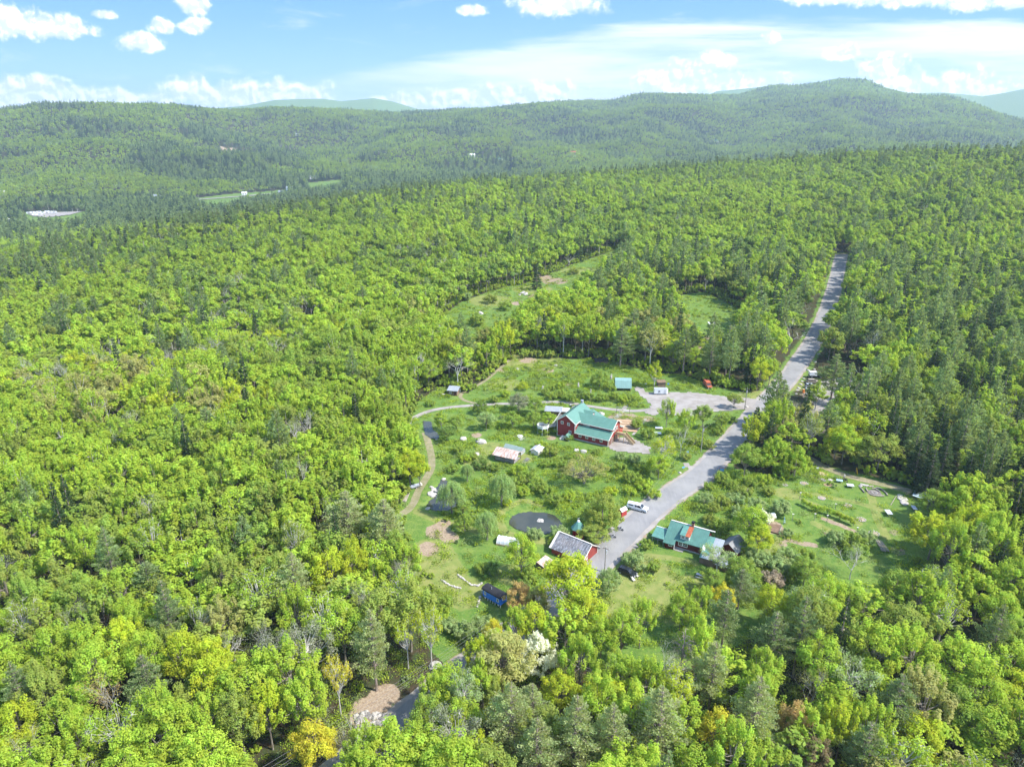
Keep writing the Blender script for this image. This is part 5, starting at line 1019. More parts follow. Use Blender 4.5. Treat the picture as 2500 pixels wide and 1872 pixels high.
dm = MB().box(3.3, 5.5, .35, .45, 2.5, 3.75).loft([(3.3, .45, 2.5), (3.3, .45, 3.75), (3.3, 2.9, 4.0)], [(3.38, .45, 2.5), (3.38, .45, 3.75), (3.38, 2.9, 4.0)]).loft([(5.42, .45, 2.5), (5.42, .45, 3.75), (5.42, 2.9, 4.0)], [(5.5, .45, 2.5), (5.5, .45, 3.75), (5.5, 2.9, 4.0)]).build('dormer', white, e_)
MB().slab([(3.1, .05, 3.8), (4.5, .05, 3.8), (4.5, 3.4, 4.8), (3.1, 3.4, 4.8)], .08).build('dormer_roof', tealflat, dm); MB().slab([(4.5, .05, 3.8), (5.7, .05, 3.8), (5.7, 3.4, 4.8), (4.5, 3.4, 4.8)], .08).build('dormer_roof', rustp, dm, label='rust-red half of the dormer roof')
for x in (3.6, 4.6): window(dm, (x, .35, 2.85), (1, 0, 0), (0, -1, 0), .6, .6)
brick = simple('brick', (0.34, 0.17, 0.12), .85, .2, 6); ch = MB().box(4.9, 5.5, 3.7, 4.3, 4.4, 5.7).build('chimney', brick, e_); MB().box(4.8, 5.6, 3.6, 4.4, 5.7, 6.05).build('chimney_cap', black, ch)
for x, w_ in ((3.1, .8), (4.2, 1.0)): window(e_, (x, 0, .85), (1, 0, 0), (0, -1, 0), w_, .85)
window(e_, (1.0, -1.25, .7), (1, 0, 0), (0, -1, 0), .7, .55)
MB().box(2.3, 4.6, -1.3, -.05, -.25, -.12).box(2.5, 4.3, -1.7, -1.3, -.5, -.38).build('porch_step', wood, e_)
# left carport
q_ = MB().box(-3.5, -.4, .9, 1.0, -.8, 2.0); q_.build('carport_wall', wood, e_)
for x in (-3.4, -2.0, -.6): MB().beam((x, -.9, -1), (x, -.9, 1.9), .14).build('post', wood, e_)
MB().slab([(-3.7, -1.1, 1.85), (-.55, -1.1, 1.85), (-.55, 2.8, 2.6), (-3.7, 2.8, 2.6)], .1).build('carport_roof', tealflat, e_); MB().box(-3.7, -.55, 2.7, 2.9, 2.3, 2.7).build('trim', white, e_)
# right wing roofs
MB().box(9.3, 13.0, -3.3, 3.4, -1.2, 1.35).build('wing_wall', woodb, e_)
MB().slab([(9.25, 4.0, 3.3), (11.1, 4.0, 3.3), (11.1, -3.6, 1.5), (9.25, -3.6, 1.5)], .1).build('wing_roof', tealflat, e_); MB().slab([(11.1, 4.0, 3.26), (13.4, 4.0, 3.26), (13.4, -3.4, 1.46), (11.1, -3.4, 1.46)], .1).build('wing_roof', greyroof, e_, label='grey unpainted sheet roof')
MB().slab([(9.7, -3.62, 1.56), (11.6, -3.62, 1.56), (11.6, -2.6, 1.8), (9.7, -2.6, 1.8)], .04).slab([(9.1, .4, 2.6), (9.9, .4, 2.6), (9.9, -1.2, 2.2), (9.1, -1.2, 2.2)], .05).build('roof_patch', white, e_)
p2 = G(1788, 1345); shed('weathered_shed', 'dark weathered shed with steep ribbed roof behind the farmhouse', 'shed', p2, -30 + 78, 5.0, 4.2, 1.9, 1.6, dred, ribbed('old_grey_roof', (0.20, 0.20, 0.20), 0, .5, .7, .25), .4, win=[(-.4, .6, .5, .5)])
shed('flat_roofed_shed', 'low flat grey-roofed shed half under a pale tree', 'shed', G(1765, 1385), -28, 3.4, 2.8, 1.3, .2, woodb, greyroof, .25, asym=.9)
# greenhouse
e_ = root('greenhouse', 'small hoop greenhouse of cloudy plastic near the pond', 'greenhouse', G(1243, 1326), -17); hole(G(1243, 1326), 3.6)
ar = [(1.55 * math.cos(math.pi * i / 10), 1.7 * math.sin(math.pi * i / 10)) for i in range(11)]
MB().loft([(-2.9, a, b - .05) for a, b in ar], [(2.9, a, b - .05) for a, b in ar]).build('cover', plastic, e_, smooth=False)
for k in range(7): x = -2.9 + k * 5.8 / 6; MB().path([(x, a * 1.015, b * 1.01) for a, b in ar], .04, 5).build('hoop', white, e_)
MB().box(-3.0, 3.0, -1.62, -1.55, -.3, .35).box(-3.0, 3.0, 1.55, 1.62, -.3, .35).build('base_board', woodn, e_)
# blue hut on wheels
e_ = root('shepherd_hut', 'bright blue hut on wheels with curved black roof', 'hut', G(1208, 1466), -41, dz=.1); hole(G(1208, 1466), 4)
MB().box(-2.7, 2.7, -1.1, 1.1, .6, 2.4).loft([(-2.7, 1.1 * math.cos(math.pi * i / 8), 2.4 + .45 * math.sin(math.pi * i / 8)) for i in range(9)], [(2.7, 1.1 * math.cos(math.pi * i / 8), 2.4 + .45 * math.sin(math.pi * i / 8)) for i in range(9)]).build('body', bluep, e_)
ro = [(1.3 * math.cos(math.pi * i / 10), 2.38 + .62 * math.sin(math.pi * i / 10)) for i in range(11)]; ri = [(1.24 * math.cos(math.pi * i / 10), 2.34 + .54 * math.sin(math.pi * i / 10)) for i in range(11)]
MB().loft([(-3.0, a, b) for a, b in ro + ri[::-1]], [(3.1, a, b) for a, b in ro + ri[::-1]]).build('roof', roofblack, e_)
for x in (-2.2, 1.7): window(e_, (x, -1.1, 1.35), (1, 0, 0), (0, -1, 0), .42, .62, cols=1, rows=2)
window(e_, (2.7, -.3, 1.6), (0, 1, 0), (1, 0, 0), .6, .6, rows=1)
for x in (-2.0, 2.0):
    for y in (-.95, .95):
        wh = MB().cyl((x, y - .08, .35), (x, y + .08, .35), .42, n=16).build('wheel', black, e_); MB().cyl((x, y - .1, .35), (x, y + .1, .35), .26, n=12).build('hub', white, wh)
for x in (-1.2, -.5, .3, 1.0, 2.6): MB().cyl((x, -1.0, -.1), (x, -1.0, .6), .09, n=8).build('jack', white, e_)
MB().cyl((-.7, -.3, 2.9), (-.7, -.3, 3.5), .08, n=8).build('flue', galv, e_)
MB().box(-3.7, -2.75, -.6, .6, .5, .58).box(-3.7, -3.2, -.6, .6, .2, .28).build('step', wood, e_); MB().beam((-3.7, -.6, .5), (-3.7, -.6, 1.3), .05).beam((-3.7, .6, .5), (-3.7, .6, 1.3), .05).beam((-3.7, -.6, 1.3), (-2.75, -.6, 1.4), .05).build('handrail', white, e_)

# ================================================================== vehicles
def wheel(parent, x, y, r_=.34, w_=.22):
    o = MB().cyl((x, y - w_ / 2, r_), (x, y + w_ / 2, r_), r_, n=18).build('wheel', black, parent, .02); MB().cyl((x, y - w_ / 2 - .012, r_), (x, y + w_ / 2 + .012, r_), r_ * .58, n=14).build('rim', galv, o); return o
def vehicle(name, label, p, deg, body, cab, roofz, wl, L, W, paint, win, group=None, extra=None, cat='car', dz=0.02):
    """body: side outline (x,z); cab: roof/window outline; built across the width and rounded"""
    e_ = root(name, label, cat, p, deg, group, dz); hole(p, L * .55)
    MB().loft([(x, -W / 2, z) for x, z in body], [(x, W / 2, z) for x, z in body]).build('body', paint, e_, .05)
    # greenhouse: narrows to the roof
    zb = cab[0][1]; zt = max(z for x, z in cab); sc = lambda z: W / 2 - .06 - .16 * (z - zb) / (zt - zb)
    MB().loft([(x, -sc(z), z) for x, z in cab], [(x, sc(z), z) for x, z in cab]).build('windows', dark, e_, .02)
    xs = [x for x, z in cab if z > zt - .05]; MB().box(min(xs) - .04, max(xs) + .04, -W / 2 + .20, W / 2 - .20, zt - .02, zt + .035).build('roof', paint, e_, .02)
    pl = MB()
    for sy in (-1, 1):
        ff = [c_ for c_ in cab]
        for i in range(len(ff)):
            (xa, za), (xb, zb2) = ff[i], ff[(i + 1) % len(ff)]
            if abs(za - zb2) > .2: pl.beam((xa, sy * (sc(za) + .005), za), (xb, sy * (sc(zb2) + .005), zb2), .07)
        pl.beam((0.05, sy * (sc(zb) + .005), zb), (0.05, sy * (sc(zt) + .005), zt), .07)
    pl.build('pillar', paint, e_)
    for x in wl:
        for y in (-W / 2 + .08, W / 2 - .08): wheel(e_, x, y, .36)
    xf, xr = max(x for x, z in body), min(x for x, z in body)
    for y in (-W / 2 + .28, W / 2 - .28): MB().box(xf - .06, xf + .012, y - .17, y + .17, .66, .8).build('headlight', chrome, e_, .01); MB().box(xr - .012, xr + .06, y - .1, y + .1, .78, .98).build('tail_light', tail, e_, .01)
    MB().box(xf - .04, xf + .03, -W / 2 + .5, W / 2 - .5, .42, .6).build('grille', black, e_); MB().box(xf - .08, xf + .05, -W / 2 + .08, W / 2 - .08, .3, .42).box(xr - .05, xr + .08, -W / 2 + .08, W / 2 - .08, .34, .46).build('bumper', galv, e_)
    if extra: extra(e_)
    return e_
suv = [(-2.2, .35), (2.2, .35), (2.25, .75), (2.1, .95), (1.1, 1.05), (-2.2, 1.08), (-2.28, .7)]; suvc = [(-2.1, 1.06), (1.15, 1.04), (.45, 1.6), (-1.85, 1.62)]
sed = [(-2.2, .32), (2.2, .32), (2.25, .65), (2.05, .85), (1.0, .95), (-1.9, .96), (-2.25, .88)]; sedc = [(-1.7, .95), (1.05, .94), (.3, 1.4), (-1.05, 1.42)]
def pickup_cap(e_): MB().loft([(-2.75, -.86, 1.1), (-.55, -.86, 1.1), (-.55, .86, 1.1), (-2.75, .86, 1.1)], [(-2.7, -.72, 1.82), (-.55, -.72, 1.85), (-.55, .72, 1.85), (-2.7, .72, 1.82)]).build('bed_cap', carw, e_, .04); MB().box(-2.3, -1.0, -.84, -.80, 1.3, 1.6).box(-2.3, -1.0, .80, .84, 1.3, 1.6).build('cap_window', dark, e_)
pk = [(-2.8, .45), (2.75, .45), (2.8, .85), (2.65, 1.08), (1.55, 1.16), (-2.8, 1.16)]; pkc = [(-.55, 1.14), (1.6, 1.14), (.85, 1.8), (-.5, 1.82)]
vehicle('pickup_truck', 'white pickup with a white bed cap on the roadside gravel', G(1556, 1244), -28, pk, pkc, 1.8, (-1.8, 1.75), 5.6, 1.9, carw, dark, extra=pickup_cap, cat='pickup truck')
vehicle('parked_car', 'black car on the grass beside a white-flowering shrub', G(1531, 1401), -35, suv, suvc, 1.6, (-1.4, 1.4), 4.5, 1.8, cark, dark, 'parked cars')
lotc = [('silver estate car, third vehicle down the boulder-lined car park', 1979, 946, -2, suv, suvc, silver), ('pale silver car parked just below another silver one', 1981, 953.5, -4, sed, sedc, silver), ('white car parked lowest in the lot beyond the pines', 1982, 965, -8, sed, sedc, carw), ('tan dusty car parked above the silver ones', 1984, 935, -4, suv, suvc, simple('tan_car_paint', (.36, .31, .24), .4, .05, 1))]
for lb, x, y, a, b_, cb_, pt_ in lotc: vehicle('parked_car', lb, G(x, y), a, b_, cb_, 1.4, (-1.4, 1.4), 4.5, 1.75, pt_, dark, 'parked cars')
def boxbody(e_): MB().box(-2.75, .2, -.98, .98, .95, 2.5).build('cargo_box', carw, e_, .03)
vehicle('box_truck', 'white-topped dark truck at the top of the car park', G(1991, 921), -4, pk, pkc, 1.8, (-1.8, 1.75), 5.6, 1.9, cark, dark, extra=boxbody, cat='truck')
def vanbody(e_): MB().box(-2.6, 1.0, -.92, .92, 1.1, 2.25).build('cargo_box', simple('faded_orange', (.46, .12, .06), .6, .1, 1), e_, .04)
vehicle('old_van', 'faded orange-red old van under the tall pines', G(1727, 944), -84, pk, pkc, 1.8, (-1.8, 1.75), 5.6, 1.9, rustp, dark, extra=vanbody, cat='van')
# white enclosed trailer
e_ = root('cargo_trailer', 'white enclosed trailer on the gravel lot', 'trailer', G(1612, 962), -3, dz=.05)
MB().box(-2.5, 2.3, -1.05, 1.05, .45, 2.3).loft([(2.3, -1.05, .45), (2.3, 1.05, .45), (2.3, 1.05, 2.3), (2.3, -1.05, 2.3)], [(2.75, -.5, .45), (2.75, .5, .45), (2.75, .5, 2.2), (2.75, -.5, 2.2)]).build('body', carw, e_, .04)
MB().slab([(-2.5, -1.05, 2.36), (2.4, -1.05, 2.36), (2.4, 1.05, 2.36), (-2.5, 1.05, 2.36)], .05).build('roof', galv, e_); MB().beam((2.7, 0, .5), (3.6, 0, .5), .1).build('tow_bar', black, e_); window(e_, (-.9, -1.05, 1.25), (1, 0, 0), (0, -1, 0), .55, .55, fr=galv)
for x in (-.9, -.1): wheel(e_, x, -1.02, .34); wheel(e_, x, 1.02, .34)
MB().box(1.2, 1.9, -1.09, -1.05, .6, 2.1).build('door', galv, e_)
# small white boat on a trailer, beyond the lot
e_ = root('small_boat', 'little white boat resting at the far edge of the car lot', 'boat', G(2075, 912), 80)
MB().loft([(-2, -.55, 1.0), (1.2, -.6, 1.0), (2.4, 0, 1.05), (1.2, .6, 1.0), (-2, .55, 1.0)], [(-2, -.3, .45), (1.0, -.3, .45), (1.9, 0, .6), (1.0, .3, .45), (-2, .3, .45)]).build('hull', carw, e_, .03); MB().box(-.6, .3, -.35, .35, 1.0, 1.4).build('windscreen', dark, e_); MB().beam((-1.8, 0, .4), (2.9, 0, .4), .1).build('trailer_frame', galv, e_); wheel(e_, -.6, -.62, .28); wheel(e_, -.6, .62, .28)
# motorcycles
def moto(label, p, deg):
    e_ = root('motorcycle', label, 'motorcycle', p, deg, 'motorcycles at the road edge', .02)
    for x in (-.68, .7): o = MB().cyl((x, -.06, .32), (x, .06, .32), .32, n=18).build('wheel', black, e_, .015); MB().cyl((x, -.07, .32), (x, .07, .32), .13, n=10).build('hub', galv, o)
    MB().loft([(-.35, -.14, .35), (.3, -.14, .35), (.3, .14, .35), (-.35, .14, .35)], [(-.3, -.1, .7), (.3, -.1, .7), (.3, .1, .7), (-.3, .1, .7)]).build('engine', galv, e_, .03); MB().loft([(-.05, -.13, .72), (.45, -.13, .78), (.45, .13, .78), (-.05, .13, .72)], [(0, -.09, .93), (.38, -.09, .98), (.38, .09, .98), (0, .09, .93)]).build('fuel_tank', cark, e_, .03)
    MB().loft([(-.85, -.12, .72), (-.05, -.13, .68), (-.05, .13, .68), (-.85, .12, .72)], [(-.85, -.1, .82), (-.05, -.1, .78), (-.05, .1, .78), (-.85, .1, .82)]).build('seat', charl, e_, .02)
    MB().beam((.7, -.08, .32), (.42, -.08, 1.0), .04).beam((.7, .08, .32), (.42, .08, 1.0), .04).build('fork', galv, e_); MB().beam((.38, -.36, 1.05), (.38, .36, 1.05), .04).build('handlebar', black, e_); MB().cyl((.5, 0, .9), (.6, 0, .9), .09, n=12).build('headlight', chrome, e_); MB().beam((-.68, 0, .32), (-.2, 0, .55), .06).build('frame', black, e_)
    return e_
moto('dark motorcycle parked on gravel edge nearer the white pickup', G(1513, 1294), -30); moto('dark motorcycle parked on gravel nearer the slate-roofed barn', G(1494, 1313), -10)

# ================================================================== poles, wires, signs
def upole(label, p, h, lean=0, box_=False, arm=True, deg=60):
    e_ = root('utility_pole', label, 'utility pole', p, deg, 'utility poles along the road')
    MB().cyl((0, 0, -.6), (lean, 0, h), .15, .09, 10).build('pole', simple('pole_wood', (.30, .27, .24), .9, .2, 3) if 'pole_wood' not in bpy.data.materials else bpy.data.materials['pole_wood'], e_)
    if arm: MB().beam((lean, -.9, h - .5), (lean, .9, h - .5), .1).build('crossarm', woodb, e_)
    for y in (-.8, 0, .8): MB().cyl((lean, y, h - .45 if y else h), (lean, y, h - .22 if y else h + .2), .05, .035, 8).build('insulator', white, e_)
    if box_: MB().cyl((lean + .28, 0, h - 2.0), (lean + .28, 0, h - 1.1), .24, n=12).build('transformer', galv, e_)
    return e_
PA, PB, PC = G(1476, 1397), G(1711, 1104), G(1818, 1000)
upole('grey utility pole across the road from the slate-roofed barn', PA, 7.2, box_=True); upole('white-topped utility pole on the verge below the parking lot', PB, 9.2, box_=True); upole('utility pole with transformers at the road junction', PC, 8.5, box_=True)
pd = D(455, 1700); PD = (-42.0, 92.0, float(H(-42, 92))); PE_ = D(1185, 1330)
def wires(label, a, ha, b, hb, off, sag, n=14):
    q_ = MB(); pts = []
    for i in range(n + 1):
        t = i / n; pts.append((a[0] + (b[0] - a[0]) * t + off[0], a[1] + (b[1] - a[1]) * t + off[1], (a[2] + ha) + ((b[2] + hb) - a[2] - ha) * t - 4 * sag * t * (1 - t) + off[2]))
    q_.path(pts, .016, 4); o = q_.build('power_line', simple('wire', (.2, .2, .2), .5, .05, 1) if 'wire' not in bpy.data.materials else bpy.data.materials['wire'], None); tag(o, label, 'power line', 'overhead wires')
wires('upper power line between the barn pole and the verge pole', PA, 7.0, PB, 9.0, (-.7, .3, 0), .8); wires('lower power line between the barn pole and the verge pole', PA, 6.4, PB, 8.2, (.4, 0, 0), 1.0)
wires('upper power line from the verge pole to the junction pole', PB, 9.0, PC, 8.3, (-.5, 0, 0), .8); wires('lower power line from the verge pole to the junction pole', PB, 8.2, PC, 7.6, (.3, 0, 0), .9)
qa, qb = (-52.0, 74.0, 0.0), (PA[0] - 6, PA[1], 0)
A1 = G(800, 1792, 7.0); B1 = G(1190, 1530, 7.0)
for nm, o_ in (('topmost', 1.1), ('second', .35), ('third', -.3), ('lowest', -.7)):
    ex = (A1[0] - (B1[0] - A1[0]) * .8, A1[1] - (B1[1] - A1[1]) * .8, A1[2]); wires(f'{nm} of the four power lines over the stony bank', ex, 7 + o_, B1, 7 + o_ * .7, (0, o_ * .6, 0), .9, 24)
def post_sign(name, label, p, deg, w_, h_, hz, mat, cat='sign', diamond=False, group=None):
    e_ = root(name, label, cat, p, deg, group); q_ = MB().beam((0, .03, -.4), (0, .03, hz + h_), .07); q_.build('post', wood, e_)
    if diamond: MB().loft([(-w_ / 2, -.03, hz + h_ / 2), (0, -.03, hz), (w_ / 2, -.03, hz + h_ / 2), (0, -.03, hz + h_)], [(-w_ / 2, .0, hz + h_ / 2), (0, .0, hz), (w_ / 2, 0, hz + h_ / 2), (0, 0, hz + h_)]).build('sign_face', mat, e_)
    else: MB().box(-w_ / 2, w_ / 2, -.04, 0, hz, hz + h_).build('sign_face', mat, e_, .01)
    return e_
post_sign('yellow_diamond', 'yellow diamond-shaped marker left of the white deck', G(1312, 1042), -10, .75, 1.2, .5, yell, diamond=True)
post_sign('blue_sign', 'small blue sign under the tree left of the verge pole', G(1677, 1112), 10, 1.0, .75, .8, bluel); post_sign('blue_sign', 'blue notice board at the right edge of the road', G(1761, 1156), -15, 1.3, .8, .9, bluel)
post_sign('blue_sign', 'flat blue sign by the small gravel apron on the road', G(1668, 1146), 20, .9, .5, .5, bluel); post_sign('white_sign', 'small white sign beside the sand mound in the meadow', G(1995, 1148), 0, .7, .45, .6, white)
e_ = root('hanging_frame', 'orange-brown timber frame over the blue notice board', 'frame', G(1762, 1157), -15); MB().beam((-.9, 0, -.3), (-.9, 0, 2), .1).beam((.9, 0, -.3), (.9, 0, 2), .1).build('post', rustp, e_); MB().beam((-1.0, 0, 2), (1.0, 0, 2), .1).build('top_rail', rustp, e_)
post_sign('white_sign', 'small white sign at the mouth of the wood track', G(1576, 944), 0, .9, .25, 1.2, white); post_sign('blue_sign', 'tiny blue sign at the wood edge right of the brown cabin', G(1631, 944), 0, .7, .7, .9, bluel)
e_ = root('garden_gate_arch', 'dark timber arch over the gravel walk behind the barn', 'arch', G(1521, 1010), -8)
for x in (-2.3, 2.3): MB().beam((x, 0, -.4), (x, 0, 2.4), .14).build('post', woodb, e_)
MB().beam((-2.6, 0, 2.45), (2.6, 0, 2.45), .16).build('lintel', wood, e_)
e_ = root('yellow_slide', 'upright yellow plastic slide hung at the wood edge', 'slide', G(2093, 1158), 70); MB().slab([(-.4, 0, .2), (.4, 0, .2), (.4, .5, 2.0), (-.4, .5, 2.0)], .06).beam((-.4, 0, .28), (-.4, .5, 2.08), .06, .18).beam((.4, 0, .28), (.4, .5, 2.08), .06, .18).build('chute', yell, e_); MB().beam((-.35, .55, -.3), (-.35, .5, 2.1), .07).beam((.35, .55, -.3), (.35, .5, 2.1), .07).build('leg', woodb, e_)
e_ = root('orange_cone_barrel', 'orange barrel left of the parked silver cars', 'barrel', G(1961, 958), 0); MB().cyl((0, 0, -.1), (0, 0, 1.3), .42, .34, 14).build('drum', orng, e_, .03); MB().cyl((0, 0, 1.3), (0, 0, 1.4), .2, .2, 10).build('lid', white, e_)
# ---- benches and tables in the right meadow
def table(name, label, p, deg, L, W, h, top, benches=True, group='tables and benches in the meadow', cat='picnic table', legm=None):
    e_ = root(name, label, cat, p, deg, group); MB().box(-L / 2, L / 2, -W / 2, W / 2, h - .07, h).build('table_top', top, e_, .01)
    for x in (-L / 2 + .3, L / 2 - .3): MB().beam((x, -W / 2 - (.4 if benches else 0), -.2), (x, W * .3, h - .08), .09).beam((x, W / 2 + (.4 if benches else 0), -.2), (x, -W * .3, h - .08), .09).build('leg', legm or wood, e_)
    if benches:
        for s_ in (-1, 1): MB().box(-L / 2, L / 2, s_ * (W / 2 + .38) - .14, s_ * (W / 2 + .38) + .14, .4, .46).build('seat', top, e_)
    hole(p, 1.4); return e_
table('picnic_table', 'grey picnic table on the lawn below the farmhouse', G(1712, 1410), -30, 2.5, .8, .8, simple('weathered_grey', (.40, .41, .44), .7, .1, 2))
tg = simple('silver_board', (.50, .52, .56), .5, .08, 2)
table('picnic_table', 'light blue table next to the person', G(2049, 1177), -20, 1.7, 1.2, .7, simple('pale_blue_top', (.36, .50, .62), .5, .08, 2), False); table('picnic_table', 'silver-topped table right of the light blue one', G(2075, 1189), -12, 1.9, 1.5, .75, tg, False)
table('raised_table', 'grey-topped raised box below the leaning pale pole', G(2168, 1256), 84, 2.4, 1.4, .9, tg, False); table('raised_table', 'curved grey board table near the wood\'s right edge', G(2231, 1243), 80, 2.2, 1.1, .6, tg, False); table('raised_table', 'grey board table left of the yellow-green maple', G(2239, 1282), 80, 2.2, 1.1, .6, tg, False)
# wood rack: four ribbed sheets on a frame
e_ = root('slatted_rack', 'rack of four silver-blue boards beside split firewood', 'rack', G(2250, 1222), -38); hole(G(2250, 1222), 2.5)
for k in range(4): y = -1.4 + k * .85; MB().slab([(-2.3, y, 1.5 + .1 * k), (2.3, y, 1.2 + .1 * k), (2.3, y + .45, 1.3 + .1 * k), (-2.3, y + .45, 1.6 + .1 * k)], .05).build('board', simple('blue_silver', (.42, .52, .56), .45, .06, 2) if k == 0 else bpy.data.materials['blue_silver'], e_)
for x in (-1.9, 1.9):
    for y in (-1.2, 1.4): MB().beam((x, y, -.4), (x, y, 1.45), .12).build('leg', woodb, e_)
def pile(name, label, cat, p, n, rad_, mk, seed=0):
    e_ = root(name, label, cat, p, 0); rg = random.Random(seed); q_ = MB()
    for i in range(n):
        a = rg.uniform(0, 6.28); rr_ = rad_ * rg.random() ** .6; x, y = rr_ * math.cos(a), rr_ * math.sin(a) * .7; z = (1 - rr_ / rad_) * rad_ * .38 + rg.uniform(0, .1); b = rg.uniform(0, 3.14); mk(q_, x, y, z, b, rg)
    return e_, q_
e_, q_ = pile('firewood_pile', 'heap of fresh split firewood left of the board rack', 'firewood', G(2226, 1207), 120, 1.9, lambda q, x, y, z, b, rg: q.beam((x, y, z), (x + .38 * math.cos(b), y + .38 * math.sin(b), z + rg.uniform(-.05, .12)), .12, .1), 3); q_.build('split_log', woodn, e_)['kind'] = 'stuff'
# standing pole stack
e_ = root('pole_stack', 'stack of long pale poles lying in the grass', 'log pile', G(2152, 1332), 84); rg = random.Random(4)
for i in range(9): y = -.9 + i * .22; MB().cyl((-2.6 + rg.uniform(-.5, .5), y, .15 + rg.uniform(0, .12)), (2.6 + rg.uniform(-.6, .6), y * .8 + rg.uniform(-.1, .1), .18 + rg.uniform(0, .12)), .09, .06, 7).build('pole', logm, e_)
e_ = root('log_stack', 'grey logs stacked along the wood left of the dirt track', 'log pile', G(993, 1212), 84); 
for i in range(5): y = -.5 + i * .25; MB().cyl((-2.8 + rg.uniform(-.5, .5), y, .15), (1.6 + rg.uniform(-.6, .6), y * .7, .2), .13, .08, 8).build('log', logm, e_)
e_ = root('upturned_skiff', 'grey flat trailer bed parked left of the dirt track', 'trailer', G(1017, 1189), 35); MB().box(-1.9, 1.2, -.6, .6, .45, .6).box(-1.9, 1.2, -.62, -.56, .6, .8).box(-1.9, 1.2, .56, .62, .6, .8).build('bed', galv, e_); MB().box(1.2, 1.6, -.6, .6, .4, .9).build('headboard', cream, e_); wheel(e_, -.4, -.65, .28); wheel(e_, -.4, .65, .28); MB().beam((-1.9, 0, .45), (-2.8, 0, .4), .08).build('tow_bar', black, e_)
# ---- rocks
rockm = [rock_mesh(i, stone) for i in range(4)]; rockd = [rock_mesh(10 + i, stoned) for i in range(3)]
def rock(label, p, s_, me=None, group=None, cat='rock', sz=1.0, name='boulder', dz=0.1):
    o = link(name, me or rockm[rg.randrange(4)], None, (p[0], p[1], p[2] + dz * s_), rg.uniform(0, 6.28)); o.scale = (s_, s_ * rg.uniform(.7, 1), s_ * sz); return tag(o, label, cat, group)
pr2 = G(1320, 1276); rock('warm tan boulder standing in the round pond', pr2, 1.15, sz=1.4, dz=.2)
rock('pale boulder tip right beside the big pond rock', G(1327, 1281), .7, sz=.8)
RK = [('white round boulder at the head of the narrow bent pond', 1083, 1170, .75), ('white boulder at the lower left corner of the narrow pond', 1045, 1242, .8), ('pale boulder below the small upper pond', 1066, 1073, .5), ('large pale flat rock right of the lane above the track', 1132, 1072, 1.3), ('flat tan rock in the mown grass left of the rust-roofed shed', 1174, 1080, 1.9),
      ('pale boulder above the willows left of the rust-roofed shed', 1164, 1110, 1.0), ('pale rock on the pond bank above the round pond', 1274, 1206, .8), ('pale boulder at the upper edge of the north clearing', 1357, 893, 1.0), ('white boulder left in the north clearing', 1263, 902, 1.0), ('boulder in the middle of the upper meadow', 1337, 718, 2.0), ('tan boulder low in the upper meadow', 1173, 766, 2.0), ('white stone by the gravel walk left of the barn roof', 1394, 990, .9), ('tall white stone behind the barn', 1400, 994, .8),
      ('domed white boulder at the right of the barn\'s back roof', 1467, 1012, 1.4), ('grey boulder by the front wall of the barn', 1408, 1100, 1.1), ('grey boulder just right of another by the barn\'s front', 1424, 1103, 1.2), ('triangular pale rock at the lower wood edge above the road', 1062, 1628, 1.5), ('white propane-like boulder at the barn\'s front left corner', 1372, 1072, 1.0), ('white boulder at the foot of the junction pole', 1822, 994, .9), ('white rock by the small gravel apron', 1659, 1154, .6)]
for lb, x, y, s_ in RK: rock(lb, G(x, y), s_)
for i, (x, y) in enumerate([(1048, 1190), (1052, 1196), (1058, 1200), (1046, 1206)]): rock('pale stepping boulders where the bank meets the narrow pond', (lambda g: g)(G(x + 6, y)), .8 + .15 * i, group='pond bank boulders', sz=.8)
# boulders lining the car park
for i, (x, y) in enumerate([(1972, 904), (1988, 902), (1962, 925), (1958, 931), (1954, 939), (1950, 948), (1947, 953), (1944, 962), (1990, 884), (1999, 865)]): rock('pale boulders lining the verge between road and car park', G(x, y), .55 + .3 * rg.random(), group='verge boulders')
# rubble piles of the upper meadow
for i in range(12): g = G(1278 + rg.uniform(-9, 9), 717 + rg.uniform(-4, 4)); rock('whitish rocks heaped together in the upper meadow', g, rg.uniform(.8, 1.6), group='upper meadow rock heap')
for i in range(14): g = G(1065 + rg.uniform(-10, 14), 1206 + rg.uniform(-6, 6)); rock('pale quarried rocks jutting into the narrow pond', g, rg.uniform(.35, .75), group='pond jetty rocks')
# stony bank by the lower road
bk = G(890, 1752); bks = []
for i in range(90):
    g = G(rg.uniform(868, 942), rg.uniform(1738, 1782)); 
    rock('grey-white rubble stones of the bank beside the lower road', g, rg.uniform(.28, .7), me=rockm[rg.randrange(4)] if rg.random() < .5 else rockd[rg.randrange(3)], group='lower road rubble')
